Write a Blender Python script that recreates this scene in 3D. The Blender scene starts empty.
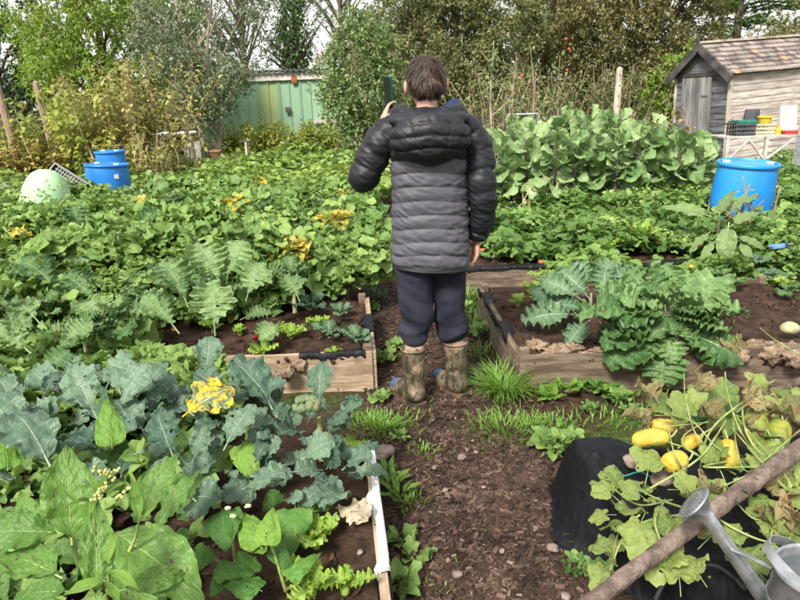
import bpy, math, random
import numpy as np
from mathutils import Vector, Matrix

random.seed(7)
RNG = np.random.default_rng(7)
SC = bpy.context.scene
COL = SC.collection

# ------------------------------------------------------------------ camera
CF, CP, CR, CH = 640.0, math.radians(18.0), math.radians(2.0), 1.5
_f = np.array([0, math.cos(CP), -math.sin(CP)])
_r0 = np.array([1.0, 0, 0])
_u0 = np.cross(_r0, _f)
_r = _r0 * math.cos(CR) - _u0 * math.sin(CR)
_u = _u0 * math.cos(CR) + _r0 * math.sin(CR)
cam = bpy.data.cameras.new("camera")
cam.sensor_width = 36.0
cam.lens = CF / 800 * 36.0
cam.clip_end = 600
cam.clip_start = 0.05
camo = bpy.data.objects.new("camera", cam)
COL.objects.link(camo)
camo.matrix_world = Matrix(((_r[0], _u[0], -_f[0], 0), (_r[1], _u[1], -_f[1], 0), (_r[2], _u[2], -_f[2], CH), (0, 0, 0, 1)))
SC.camera = camo

# ------------------------------------------------------------------ light
SUN_EL, SUN_AZ = math.radians(46), math.radians(208)     # azimuth clockwise from +Y (the view direction)
wd = bpy.data.worlds.new("World")
SC.world = wd
wd.use_nodes = True
wn = wd.node_tree
bg = wn.nodes["Background"]
sky = wn.nodes.new("ShaderNodeTexSky")
sky.sky_type = 'NISHITA'
sky.sun_disc = False
sky.sun_elevation = SUN_EL
sky.sun_rotation = SUN_AZ
sky.air_density = 1.0
sky.dust_density = 4.0
cl = wn.nodes.new("ShaderNodeMix")                        # thin even cloud over the blue
cl.data_type = 'RGBA'
cl.inputs[0].default_value = 0.72
cl.inputs[7].default_value = (9.9, 9.8, 9.6, 1)
wn.links.new(sky.outputs[0], cl.inputs[6])
wn.links.new(cl.outputs[2], bg.inputs[0])
bg.inputs[1].default_value = 0.088
sd = bpy.data.lights.new("sun", 'SUN')
sd.energy = 4.1
sd.angle = math.radians(14)
sd.color = (1.0, 0.95, 0.87)
so = bpy.data.objects.new("sun", sd)
COL.objects.link(so)
sdir = Vector((math.sin(SUN_AZ) * math.cos(SUN_EL), math.cos(SUN_AZ) * math.cos(SUN_EL), math.sin(SUN_EL)))
so.rotation_euler = (-sdir).to_track_quat('-Z', 'Y').to_euler()
so.location = sdir * 40
SC.view_settings.view_transform = 'Standard'
SC.view_settings.look = 'None'
SC.view_settings.gamma = 1
SC.view_settings.use_curve_mapping = False
SC.view_settings.exposure = 0.74
SC.cycles.use_denoising = True
SC.cycles.max_bounces = 6
SC.cycles.diffuse_bounces = 3
SC.cycles.transmission_bounces = 4


# ------------------------------------------------------------------ pixel -> place
def ray(px, py):
    return _f + _r * (px - 400) / CF + _u * (300 - py) / CF


def gp(px, py, z=0.0):                    # where the sight line meets the level z
    v = ray(px, py)
    return Vector(np.array([0, 0, CH]) + v * ((z - CH) / v[2]))


def at(px, py, Y):                        # where it meets the upright plane y = Y
    v = ray(px, py)
    return Vector(np.array([0, 0, CH]) + v * (Y / v[1]))


EYE = Vector((0, 0, CH))


# ------------------------------------------------------------------ numeric noise
def _hash(i, j, k):
    n = (i * 374761393 + j * 668265263 + k * 2147483647 + 1013904223) & 0xFFFFFFFF
    n = ((n ^ (n >> 13)) * 1274126177) & 0xFFFFFFFF
    n = n ^ (n >> 16)
    return (n & 0xFFFF) / 65535.0


def vnoise(P, s=1.0, seed=0):             # value noise in -1..1
    P = np.asarray(P, float) * s + seed * 17.31
    I = np.floor(P).astype(np.int64)
    Fq = P - I
    Fq = Fq * Fq * (3 - 2 * Fq)
    out = 0
    for dx in (0, 1):
        for dy in (0, 1):
            for dz in (0, 1):
                w = (Fq[:, 0] if dx else 1 - Fq[:, 0]) * (Fq[:, 1] if dy else 1 - Fq[:, 1]) * (Fq[:, 2] if dz else 1 - Fq[:, 2])
                out = out + w * _hash(I[:, 0] + dx, I[:, 1] + dy, I[:, 2] + dz)
    return out * 2 - 1


def fbm(P, s=1.0, o=3, seed=0):
    return sum(vnoise(P, s * 2 ** k, seed + k) * 0.5 ** k for k in range(o))


# ------------------------------------------------------------------ materials
class NT:
    def __init__(s, name):
        s.m = bpy.data.materials.new(name)
        s.m.use_nodes = True
        s.t = s.m.node_tree
        s.b = s.t.nodes["Principled BSDF"]
        s.out = s.t.nodes["Material Output"]

    def n(s, typ, **kw):
        x = s.t.nodes.new("ShaderNode" + typ)
        for k, v in kw.items():
            setattr(x, k, v)
        return x

    def l(s, a, b):
        s.t.links.new(a, b)

    def put(s, inp, v):
        if isinstance(v, (int, float)):
            inp.default_value = v
        elif isinstance(v, (tuple, list)):
            inp.default_value = (*v, 1) if len(v) == 3 and len(inp.default_value) == 4 else v
        else:
            s.l(v, inp)

    def math(s, op, a, b=0.0, c=0.0, clamp=False):
        x = s.n("Math", operation=op, use_clamp=clamp)
        for k, v in enumerate((a, b, c)):
            if k < len(x.inputs):
                s.put(x.inputs[k], v)
        return x.outputs[0]

    def step(s, v, lo, hi):               # smoothstep
        x = s.n("MapRange", interpolation_type='SMOOTHSTEP')
        s.put(x.inputs[0], v)
        s.put(x.inputs[1], lo)
        s.put(x.inputs[2], hi)
        return x.outputs[0]

    def mix(s, f, a, b):
        x = s.n("Mix", data_type='RGBA')
        s.put(x.inputs[0], f)
        s.put(x.inputs[6], a)
        s.put(x.inputs[7], b)
        return x.outputs[2]

    def noise(s, scale, vec=None, detail=3, rough=0.55, stretch=None):
        x = s.n("TexNoise")
        x.inputs["Scale"].default_value = scale
        x.inputs["Detail"].default_value = detail
        x.inputs["Roughness"].default_value = rough
        if vec is None:
            vec = s.n("TexCoord").outputs["Object"]
        if stretch:
            mp = s.n("Mapping")
            s.l(vec, mp.inputs[0])
            mp.inputs["Scale"].default_value = stretch
            vec = mp.outputs[0]
        s.l(vec, x.inputs["Vector"])
        return x.outputs["Fac"]

    def bump(s, h, strength=0.4, dist=0.01):
        x = s.n("Bump")
        x.inputs["Strength"].default_value = strength
        x.inputs["Distance"].default_value = dist
        s.l(h, x.inputs["Height"])
        s.l(x.outputs[0], s.b.inputs["Normal"])
        return x.outputs[0]

    def rnd(s):                           # per object, or per piece through the "tint" attribute
        oi = s.n("ObjectInfo")
        at_ = s.n("Attribute", attribute_name="tint")
        return s.math('FRACT', s.math('ADD', oi.outputs["Random"], at_.outputs["Fac"]))


def surf(name, c1, c2, scale=8, rough=0.8, bump=0.3, bscale=None, c3=None, stretch=None, metal=0.0, spec=0.4, dist=0.01, detail=4, rndmix=0.0, lo=0.35, hi=0.65):
    t = NT(name)
    h = t.noise(scale, stretch=stretch, detail=detail)
    col = t.mix(t.step(h, lo, hi), c1, c2)
    if c3:
        h2 = t.noise(scale * 0.37, detail=5, rough=0.65)
        col = t.mix(t.step(h2, 0.52, 0.66), col, c3)
    if rndmix:
        hs = t.n("HueSaturation")
        r = t.rnd()
        t.put(hs.inputs["Value"], t.math('MULTIPLY_ADD', r, rndmix * 2, 1 - rndmix))
        t.l(col, hs.inputs["Color"])
        col = hs.outputs[0]
    t.l(col, t.b.inputs["Base Color"])
    t.b.inputs["Roughness"].default_value = rough
    t.b.inputs["Metallic"].default_value = metal
    t.b.inputs["Specular IOR Level"].default_value = spec
    if bump:
        t.bump(t.noise(bscale or scale * 3, stretch=stretch, detail=5), bump, dist)
    return t.m


def leafmat(name, c1, c2, vein=None, mode='pinnate', nv=9, slant=0.9, vw=0.05, spots=None, spot_thr=0.3, spot_scale=9, blotch=None, blotch_thr=0.6, blotch_scale=3,
            edge=None, rough=0.44, spec=0.45, trans=0.25, bump=0.25):
    t = NT(name)
    uv = t.n("TexCoord").outputs["UV"]
    sep = t.n("SeparateXYZ")
    t.l(uv, sep.inputs[0])
    U, V = sep.outputs[0], sep.outputs[1]
    r = t.rnd()
    comb = t.n("CombineXYZ")
    if mode == 'palmate':
        ang = t.math('MULTIPLY', V, 2 * math.pi)
        t.l(t.math('MULTIPLY', U, t.math('COSINE', ang)), comb.inputs[0])
        t.l(t.math('MULTIPLY', U, t.math('SINE', ang)), comb.inputs[1])
    else:
        t.l(U, comb.inputs[0]); t.l(V, comb.inputs[1])
    t.put(comb.inputs[2], t.math('MULTIPLY', r, 30.0))
    P = comb.outputs[0]
    nz = t.noise(4.0, P, 3)
    col = t.mix(t.math('ADD', t.math('MULTIPLY', r, 0.95), t.math('MULTIPLY_ADD', nz, 0.9, -0.4), clamp=True), c1, c2)
    if bump > 0:
        sp_ = t.noise(38, P, 3, 0.7)
        col = t.mix(t.math('MULTIPLY', t.step(sp_, 0.6, 0.72), 0.35), col, tuple(min(1, q * 1.7 + .02) for q in c2))
        col = t.mix(t.math('MULTIPLY', t.step(t.noise(5, P, 3, 0.6), 0.56, 0.72), 0.25), col, tuple(q * .55 for q in c1))
    if vein and mode == 'pinnate':
        a = t.math('ABSOLUTE', t.math('MULTIPLY_ADD', V, 2.0, -1.0))
        mid = t.step(t.math('DIVIDE', a, t.math('MULTIPLY_ADD', U, -vw * 1.1, vw * 1.6)), 1.0, 0.5)
        q = t.math('FRACT', t.math('SUBTRACT', t.math('MULTIPLY', U, float(nv)), t.math('MULTIPLY', a, slant * nv * 0.3)))
        q = t.math('ABSOLUTE', t.math('SUBTRACT', q, 0.5))
        lat = t.step(q, t.math('MULTIPLY_ADD', a, -0.035, 0.05), 0.008)
        lat = t.math('MULTIPLY', lat, t.math('MULTIPLY_ADD', a, -0.4, 0.5))
        vm = t.math('MAXIMUM', mid, lat)
        col = t.mix(vm, col, vein)
        hgt = t.math('ADD', t.math('MULTIPLY', vm, -0.6), nz)
    elif vein:
        q = t.math('ABSOLUTE', t.math('SINE', t.math('MULTIPLY', t.math('SUBTRACT', V, 0.5), math.pi * nv)))
        vm = t.step(t.math('MULTIPLY', q, U), vw * 1.4, vw * 0.3)
        vm = t.math('MULTIPLY', vm, 0.75)
        col = t.mix(vm, col, vein)
        hgt = t.math('ADD', t.math('MULTIPLY', vm, -0.6), nz)
    else:
        hgt = nz
    if spots:
        vo = t.n("TexVoronoi")
        vo.inputs["Scale"].default_value = spot_scale
        t.l(P, vo.inputs["Vector"])
        sm = t.step(t.math('ADD', vo.outputs["Distance"], t.math('MULTIPLY', t.noise(14, P, 2), 0.2)), spot_thr, spot_thr - 0.05)
        sm = t.math('MULTIPLY', sm, t.step(t.noise(2.2, P, 1), 0.46, 0.56))
        col = t.mix(sm, col, spots)
    if blotch:
        bm = t.step(t.noise(blotch_scale, P, 5, 0.7), blotch_thr, blotch_thr + 0.07)
        col = t.mix(bm, col, blotch)
    if edge:
        a = t.math('ABSOLUTE', t.math('MULTIPLY_ADD', V, 2.0, -1.0)) if mode == 'pinnate' else U
        em = t.step(t.math('ADD', a, t.math('MULTIPLY_ADD', t.noise(5, P, 4), 1.1, -0.55)), 0.72, 0.9)
        col = t.mix(em, col, edge)
    t.l(col, t.b.inputs["Base Color"])
    t.b.inputs["Roughness"].default_value = rough
    t.b.inputs["Specular IOR Level"].default_value = spec
    if bump > 0:
        bl_ = t.noise(26, P, 2, 0.5)
        hgt = t.math('ADD', hgt, t.math('MULTIPLY', bl_, 0.45))
    t.bump(hgt, min(1.0, bump * 1.6), 0.007)
    tr = t.n("BsdfTranslucent")
    hs = t.n("HueSaturation")
    hs.inputs["Value"].default_value = 1.25
    hs.inputs["Hue"].default_value = 0.485
    t.l(col, hs.inputs["Color"])
    t.l(hs.outputs[0], tr.inputs["Color"])
    mx = t.n("MixShader")
    mx.inputs[0].default_value = trans
    t.l(t.b.outputs[0], mx.inputs[1]); t.l(tr.outputs[0], mx.inputs[2])
    t.l(mx.outputs[0], t.out.inputs["Surface"])
    return t.m


# ------------------------------------------------------------------ mesh helpers
def tag(o, label=None, cat=None, group=None, kind=None):
    for k, v in (("label", label), ("category", cat), ("group", group), ("kind", kind)):
        if v:
            o[k] = v
    return o


def link(name, data, parent=None, loc=None):
    o = bpy.data.objects.new(name, data)
    COL.objects.link(o)
    if parent is not None:
        o.parent = parent
    if loc is not None:
        o.location = loc
    return o


def empty(name, loc, label, cat, group=None, rz=0.0):
    o = link(name, None, None, loc)
    o.empty_display_size = 0.1
    o.rotation_euler = (0, 0, rz)
    return tag(o, label, cat, group)


def mkmesh(name, V, Fs, mats, mi=None, uv=None, tint=None, smooth=True):
    """V (n,3); Fs a list of (m,k) int arrays; uv per vertex (n,2); tint per vertex; mi a list like Fs."""
    me = bpy.data.meshes.new(name)
    V = np.asarray(V, np.float32)
    Fs = [np.asarray(f, np.int32) for f in Fs if len(f)]
    me.vertices.add(len(V))
    me.vertices.foreach_set("co", V.ravel())
    loops = np.concatenate([f.ravel() for f in Fs])
    tot = np.concatenate([np.full(len(f), f.shape[1], np.int32) for f in Fs])
    start = np.concatenate([[0], np.cumsum(tot)[:-1]]).astype(np.int32)
    me.loops.add(len(loops))
    me.loops.foreach_set("vertex_index", loops)
    me.polygons.add(len(tot))
    me.polygons.foreach_set("loop_start", start)
    me.polygons.foreach_set("loop_total", tot)
    if mi is not None:
        me.polygons.foreach_set("material_index", np.asarray(mi, np.int32))
    me.update(calc_edges=True)
    me.polygons.foreach_set("use_smooth", np.full(len(tot), smooth, bool))
    if uv is not None:
        l = me.uv_layers.new(name="UVMap")
        l.data.foreach_set("uv", np.asarray(uv, np.float32)[loops].ravel())
    if tint is not None:
        a = me.attributes.new("tint", 'FLOAT', 'POINT')
        a.data.foreach_set("value", np.asarray(tint, np.float32))
    for m in (mats if isinstance(mats, (list, tuple)) else [mats]):
        me.materials.append(m)
    return me


class MB:
    """Collects shapes, then links them as one mesh object."""
    def __init__(s):
        s.V, s.F, s.M, s.n = [], {}, {}, 0

    def add(s, V, F, m=0):
        V = np.asarray(V, float).reshape(-1, 3)
        s.V.append(V)
        for f in F:
            f = np.asarray(f, np.int32)
            if f.ndim == 1:
                f = f[None]
            s.F.setdefault(f.shape[1], []).append(f + s.n)
            s.M.setdefault(f.shape[1], []).append(np.full(len(f), m, np.int32))
        s.n += len(V)
        return s

    def box(s, size, c=(0, 0, 0), R=None, m=0, taper=1.0, jit=0.0):
        sx, sy, sz = (q / 2 for q in size)
        v = np.array([(-sx, -sy, -sz), (sx, -sy, -sz), (sx, sy, -sz), (-sx, sy, -sz), (-sx * taper, -sy * taper, sz), (sx * taper, -sy * taper, sz), (sx * taper, sy * taper, sz), (-sx * taper, sy * taper, sz)])
        if jit:
            v = v + RNG.uniform(-jit, jit, v.shape)
        if R is not None:
            v = v @ np.array(R).T
        return s.add(v + np.array(c), [np.array([(0, 3, 2, 1), (4, 5, 6, 7), (0, 1, 5, 4), (1, 2, 6, 5), (2, 3, 7, 6), (3, 0, 4, 7)])], m)

    def tube(s, path, rad, n=8, m=0, cap=True, flat=None):
        V, F = tube_geo(path, rad, n, flat)
        s.add(V, [F], m)
        if cap:
            k = len(path)
            s2 = np.array(V)
            s.add(s2[:n], [np.arange(n)[::-1]], m)
            s.add(s2[(k - 1) * n:], [np.arange(n)], m)
        return s

    def lathe(s, prof, n=24, c=(0, 0, 0), R=None, m=0, cap0=True, cap1=True):
        V, F = [], []
        a = np.linspace(0, 2 * math.pi, n, endpoint=False)
        for r, z in prof:
            V.append(np.stack([r * np.cos(a), r * np.sin(a), np.full(n, z)], 1))
        V = np.concatenate(V)
        if R is not None:
            V = V @ np.array(R).T
        V = V + np.array(c)
        i = np.arange(n); j = (i + 1) % n
        for k in range(len(prof) - 1):
            F.append(np.stack([k * n + i, k * n + j, (k + 1) * n + j, (k + 1) * n + i], 1))
        s.add(V, [np.concatenate(F)], m)
        if cap0:
            s.add(V[:n], [np.arange(n)[::-1]], m)
        if cap1:
            s.add(V[-n:], [np.arange(n)], m)
        return s

    def mesh(s, name, mats, smooth=False):
        Fs = [np.concatenate(s.F[k]) for k in sorted(s.F)]
        mi = np.concatenate([np.concatenate(s.M[k]) for k in sorted(s.F)])
        return mkmesh(name, np.concatenate(s.V), Fs, mats, mi, smooth=smooth)

    def build(s, name, mats, parent=None, smooth=False, loc=None):
        return link(name, s.mesh(name, mats, smooth), parent, loc)


def tube_geo(path, rad, n=8, flat=None):
    P = np.array([tuple(p) for p in path], float)
    k = len(P)
    rad = np.broadcast_to(np.asarray(rad, float), (k,))
    T = np.gradient(P, axis=0)
    T /= np.linalg.norm(T, axis=1)[:, None] + 1e-9
    up = np.array([0, 0, 1.0]) if abs(T[0][2]) < 0.9 else np.array([0, 1.0, 0])
    A = np.cross(T[0], up); A /= np.linalg.norm(A)
    out = []
    a = np.linspace(0, 2 * math.pi, n, endpoint=False)
    for i in range(k):
        A = A - T[i] * (A @ T[i]); A /= np.linalg.norm(A) + 1e-9
        B = np.cross(T[i], A)
        out.append(P[i] + rad[i] * (np.cos(a)[:, None] * A + (flat or 1.0) * np.sin(a)[:, None] * B))
    i = np.arange(n); j = (i + 1) % n
    F = np.concatenate([np.stack([q * n + i, q * n + j, (q + 1) * n + j, (q + 1) * n + i], 1) for q in range(k - 1)])
    return np.concatenate(out), F


def spline(pts, n=24):
    P = np.array([tuple(p) for p in pts], float)
    P = np.concatenate([[2 * P[0] - P[1]], P, [2 * P[-1] - P[-2]]])
    out = []
    m = len(P) - 3
    for t in np.linspace(0, m, n):
        i = min(int(t), m - 1); u = t - i
        a, b, c, d = P[i:i + 4]
        out.append(0.5 * (2 * b + (c - a) * u + (2 * a - 5 * b + 4 * c - d) * u * u + (3 * b - a - 3 * c + d) * u ** 3))
    return np.array(out)


def rotz(a):
    c, s = math.cos(a), math.sin(a)
    return np.array([[c, -s, 0], [s, c, 0], [0, 0, 1]])


def roty(a):
    c, s = math.cos(a), math.sin(a)
    return np.array([[c, 0, s], [0, 1, 0], [-s, 0, c]])


def rotx(a):
    c, s = math.cos(a), math.sin(a)
    return np.array([[1, 0, 0], [0, c, -s], [0, s, c]])


_ico = None


def ico():
    global _ico
    if _ico is None:
        import bmesh
        bm = bmesh.new()
        bmesh.ops.create_icosphere(bm, subdivisions=3, radius=1)
        bm.verts.ensure_lookup_table()
        _ico = (np.array([v.co[:] for v in bm.verts]), np.array([[v.index for v in f.verts] for f in bm.faces]))
        bm.free()
    return _ico


def lump(size, seed, amp=0.25, freq=1.6):
    V, F = ico()
    d = 1 + amp * fbm(V, freq, 3, seed)
    return V * d[:, None] * np.array(size), F


# ------------------------------------------------------------------ leaves
def finish_leaf(V, tip):
    """origin stays at the stalk's foot; the tip comes to (1,0,0)."""
    t = np.array(tip, float)
    L = np.linalg.norm(t)
    a = math.atan2(t[2], t[0])
    c, s = math.cos(a), math.sin(a)
    R = np.array([[c, 0, s], [0, 1, 0], [-s, 0, c]])
    return (V @ R.T) / L


def blade(nu, nv, prof, lobe=0.0, lobn=4, ruff=0.0, rufn=5, cup=0.0, droop=0.5, fold=0.25, corr=0.0, pet=0.2, pr=0.014, seed=0, holes=0.0, jag=0.0, twist=0.0, crum=0.0, cf=5.0):
    rg = np.random.default_rng(seed)
    t = np.linspace(0, 1, nu + 1)
    v = np.linspace(-1, 1, nv + 1)
    th = droop * 0.5 - droop * t ** 1.2
    sx = pet + np.concatenate([[0], np.cumsum(np.cos(th[:-1]) / nu)])
    sz = np.concatenate([[0], np.cumsum(np.sin(th[:-1]) / nu)])
    ph = rg.uniform(0, 6.28, 4)
    T, W = np.meshgrid(t, v, indexing='ij')
    side = (W > 0).astype(int)
    hw = prof(T)
    lob = 1 + lobe * np.sin(2 * math.pi * lobn * T + np.where(side, ph[0], ph[1])) * np.abs(W) + jag * np.sin(2 * math.pi * lobn * 3.3 * T + np.where(side, ph[2], ph[3])) * np.abs(W)
    y = W * hw * lob
    rz = ruff * np.abs(W) ** 1.6 * (np.sin(2 * math.pi * rufn * T + np.where(side, ph[2], ph[3])) + 0.5 * np.sin(2 * math.pi * rufn * 2.1 * T + np.where(side, ph[1], ph[0])))
    zl = fold * np.abs(y) - cup * y * y * 4 + rz * np.minimum(1, hw * 6) + corr * np.cos(2 * math.pi * (T * 9 - np.abs(W) * 2.4))
    zl += twist * y * (T - 0.4)
    if crum:
        Pn = np.stack([T.ravel(), (W * hw).ravel() * 1.5, np.full(T.size, seed * 3.7)], 1)
        zl += crum * (fbm(Pn, cf, 3, seed) * (0.35 + np.abs(W).ravel() * 0.9)).reshape(T.shape)
    xs = sx[:, None] - np.sin(th)[:, None] * zl + ruff * 0.5 * np.abs(W) ** 2 * np.cos(2 * math.pi * rufn * T + np.where(side, ph[0], ph[1]))
    zs = sz[:, None] + np.cos(th)[:, None] * zl
    V = np.stack([xs, y, zs], -1).reshape(-1, 3)
    uv = np.stack([T, (W + 1) / 2], -1).reshape(-1, 2)
    idx = np.arange((nu + 1) * (nv + 1)).reshape(nu + 1, nv + 1)
    F = np.stack([idx[:-1, :-1], idx[1:, :-1], idx[1:, 1:], idx[:-1, 1:]], -1).reshape(-1, 4)
    if holes:
        Tc, Wc = np.meshgrid((np.arange(nu) + .5) / nu, (np.arange(nv) + .5) / nv * 2 - 1, indexing='ij')
        Pn = np.stack([Tc.ravel(), (Wc * prof(Tc)).ravel(), np.full(Tc.size, seed * 5.1)], 1)
        hn = vnoise(Pn, 13, seed) + .5 * vnoise(Pn, 29, seed + 1)
        keep = ~((hn > holes) & (np.abs(Wc).ravel() > .12) & (vnoise(Pn, 2.5, seed + 4) > -.2))
        F = F[keep]
    tip = V[idx[-1, nv // 2]]
    Fs = [F]
    if pet > 0 or pr > 0:
        q = np.linspace(0, pet + 0.45, 5)
        zz = np.interp(q, sx, sz) - 0.003 - 0.35 * pet * np.clip(1 - q / max(pet, 1e-3), 0, 1) ** 2
        PV, PF = tube_geo(np.stack([q, q * 0, zz - pr * 0.6], 1), np.linspace(pr * 1.25, pr * 0.3, 5), 4)
        Fs.append(PF + len(V))
        V = np.concatenate([V, PV])
        uv = np.concatenate([uv, np.tile([[0.1, 0.5]], (len(PV), 1))])
    return finish_leaf(V, tip), np.concatenate(Fs), uv


def palm(nr, na, rad, ruff=0.0, rufn=7, cup=0.15, pet=0.8, pr=0.02, seed=0, holes=0, drop=0.4, wave=0.06, crum=0.0):
    rg = np.random.default_rng(seed)
    a = np.linspace(-math.pi, math.pi, na + 1)
    R = rad(a) * (1 + 0.05 * np.sin(a * 3 + rg.uniform(0, 6)))
    q = np.linspace(0.02, 1, nr + 1)
    Q, A = np.meshgrid(q, a, indexing='ij')
    r = Q * R[None]
    x, y = r * np.cos(A), r * np.sin(A)
    ph = rg.uniform(0, 6.28, 3)
    z = cup * r * r * np.where(True, 1, 1) + ruff * Q ** 2 * np.sin(rufn * A + ph[0]) + wave * Q * np.sin(2 * A + ph[1]) - drop * np.clip(x, 0, 2) ** 2 * 0.4
    if crum:
        z = z + crum * (fbm(np.stack([x.ravel(), y.ravel(), np.full(x.size, seed * 2.3)], 1), 3.0, 3, seed).reshape(x.shape)) * (.3 + Q)
    V = np.stack([x + pet, y, z], -1).reshape(-1, 3)
    uv = np.stack([Q, A / (2 * math.pi) + 0.5], -1).reshape(-1, 2)
    idx = np.arange((nr + 1) * (na + 1)).reshape(nr + 1, na + 1)
    F = np.stack([idx[:-1, :-1], idx[1:, :-1], idx[1:, 1:], idx[:-1, 1:]], -1).reshape(-1, 4)
    if holes:
        keep = np.ones(len(F), bool)
        for k in range(holes):
            i, j = rg.integers(nr // 2, nr), rg.integers(0, na)
            keep[i * na + j] = False
        F = F[keep]
    tip = V[idx[-1, na // 2]]
    if pet > 0:
        s = np.linspace(0, 1, 5)
        PV, PF = tube_geo(np.stack([s * pet, s * 0, -0.28 * pet * (1 - s) ** 1.5 - pr], 1), np.linspace(pr * 1.2, pr * 0.8, 5), 4)
        F = np.concatenate([F, PF + len(V)])
        V = np.concatenate([V, PV])
        uv = np.concatenate([uv, np.tile([[0.0, 0.5]], (len(PV), 1))])
    return finish_leaf(V, tip), F, uv


def leaves_of(fn, n, mat, name="leaf"):
    geo = [fn(k) for k in range(n)]
    return [mkmesh(name, V, [F], mat, uv=uv) for V, F, uv in geo], geo


def place(o, p0, p1, nrm, ws=1.0, zs=1.0):
    p0, p1 = Vector(p0), Vector(p1)
    X = p1 - p0
    L = X.length
    X.normalize()
    Z = Vector(nrm) - X * X.dot(Vector(nrm))
    Z.normalize()
    Y = Z.cross(X)
    M = Matrix(((X.x * L, Y.x * L * ws, Z.x * L * zs, p0.x), (X.y * L, Y.y * L * ws, Z.y * L * zs, p0.y), (X.z * L, Y.z * L * ws, Z.z * L * zs, p0.z), (0, 0, 0, 1)))
    if o.parent is not None:
        pr = o.parent
        Lc = pr.location
        while pr.parent is not None:
            pr = pr.parent
            Lc = Lc + pr.location
        M = Matrix.Translation(-Lc) @ M
    o.matrix_local = M
    return o


def leaf(root, meshes, p0, p1, nrm=None, ws=1.0, zs=1.0, name="leaf"):
    me = meshes if not isinstance(meshes, list) else random.choice(meshes)
    o = link(name, me, root)
    if nrm is None:
        c = (EYE - Vector(p0)).normalized()
        nrm = Vector((0, 0, 0.75)) + c * 0.45 + Vector([random.uniform(-0.3, 0.3) for _ in range(3)])
    return place(o, p0, p1, nrm, ws, zs)


def pleaf(root, meshes, b, z0, t, z1, ws=1.0, nrm=None, name="leaf"):
    """a leaf from its foot (pixel b at height z0) to its tip (pixel t at height z1)."""
    p0, p1 = gp(b[0], b[1], z0), gp(t[0], t[1], z1)
    lim = 0.13                            # a leaf reaches only so far in depth; beyond that it stands up instead
    if abs(p1.y - p0.y) > lim:
        p1 = at(t[0], t[1], p0.y + math.copysign(lim, p1.y - p0.y))
    return leaf(root, meshes, p0, p1, nrm, ws, 1.0, name)


def rosette(root, meshes, n, L, el, z=0.02, h=0.0, ws=1.0, jit=0.25, a0=None, spread=0.0):
    """leaves round a short stem: L and el are (inner, outer) lengths and elevations."""
    a0 = random.uniform(0, 6.28) if a0 is None else a0
    c = Vector(root.location)
    for k in range(n):
        f = k / max(1, n - 1)
        a = a0 + k * 2.39996 + random.uniform(-jit, jit)
        e = el[0] + (el[1] - el[0]) * f + random.uniform(-jit, jit) * 0.6
        ln = (L[0] + (L[1] - L[0]) * f) * random.uniform(0.8, 1.15)
        p0 = c + Vector((math.cos(a) * spread, math.sin(a) * spread, z + h * (1 - f)))
        d = Vector((math.cos(a) * math.cos(e), math.sin(a) * math.cos(e), math.sin(e)))
        nr = Vector((-math.cos(a) * math.sin(e) * 0.8, -math.sin(a) * math.sin(e) * 0.8, 1)) + Vector([random.uniform(-0.2, 0.2) for _ in range(3)])
        leaf(root, meshes, p0, p0 + d * ln, nr, ws * random.uniform(0.85, 1.1))


def bake(geo, P, X, N, S, tint=None, ws=1.0, rg=RNG):
    """many copies of leaf shapes as one array: P positions, X directions, N normals, S lengths."""
    P, X, N = (np.asarray(q, float) for q in (P, X, N))
    n = len(P)
    X = X / (np.linalg.norm(X, axis=1)[:, None] + 1e-9)
    N = N - X * np.sum(X * N, 1)[:, None]
    N /= np.linalg.norm(N, axis=1)[:, None] + 1e-9
    Y = np.cross(N, X)
    S = np.broadcast_to(np.asarray(S, float), (n,))
    ws = np.broadcast_to(np.asarray(ws, float), (n,))
    which = rg.integers(0, len(geo), n)
    VV, FF, UU, TT, off = [], [], [], [], 0
    for k, (V, F, uv) in enumerate(geo):
        s = np.where(which == k)[0]
        if not len(s):
            continue
        R = np.stack([X[s] * S[s][:, None], Y[s] * (S[s] * ws[s])[:, None], N[s] * S[s][:, None]], 1)
        W = np.einsum('vk,nkd->nvd', V, R) + P[s][:, None, :]
        m = len(V)
        VV.append(W.reshape(-1, 3))
        FF.append((F[None] + (np.arange(len(s)) * m)[:, None, None]).reshape(-1, F.shape[1]) + off)
        UU.append(np.tile(uv, (len(s), 1)))
        tt = rg.random(len(s)) if tint is None else np.asarray(tint)[s]
        TT.append(np.repeat(tt, m))
        off += len(s) * m
    return np.concatenate(VV), np.concatenate(FF), np.concatenate(UU), np.concatenate(TT)


def baked(name, mat, parent=None, *a, **k):
    V, F, U, T = bake(*a, **k)
    return link(name, mkmesh(name, V, [F], mat, uv=U, tint=T), parent)


# tiny leaves for crowns: 4 or 6 corners, folded on the midrib
def tiny(w=0.28, fold=0.12):
    V = np.array([(0, 0, 0), (0.45, w, fold), (1, 0, -0.08), (0.45, -w, fold)])
    return V, np.array([(0, 1, 2), (0, 2, 3)])[:, [0, 2, 1]], np.array([(0, .5), (.5, 1), (1, .5), (.5, 0)])


def tiny6(w=0.3, fold=0.12, droop=0.15):
    V = np.array([(0, 0, 0), (0.3, w, fold), (0.7, w * 0.75, fold * 0.6 - droop * 0.3), (1, 0, -droop), (0.7, -w * 0.75, fold * 0.6 - droop * 0.3), (0.3, -w, fold), (0.5, 0, 0.02)])
    F = np.array([(0, 6, 1), (1, 6, 2), (2, 6, 3), (3, 6, 4), (4, 6, 5), (5, 6, 0)])
    return V, F, np.array([(0, .5), (.3, 1), (.7, .9), (1, .5), (.7, .1), (.3, 0), (.5, .5)])


def rsph(n, rg=RNG):
    v = rg.normal(size=(n, 3))
    return v / np.linalg.norm(v, axis=1)[:, None]


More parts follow.
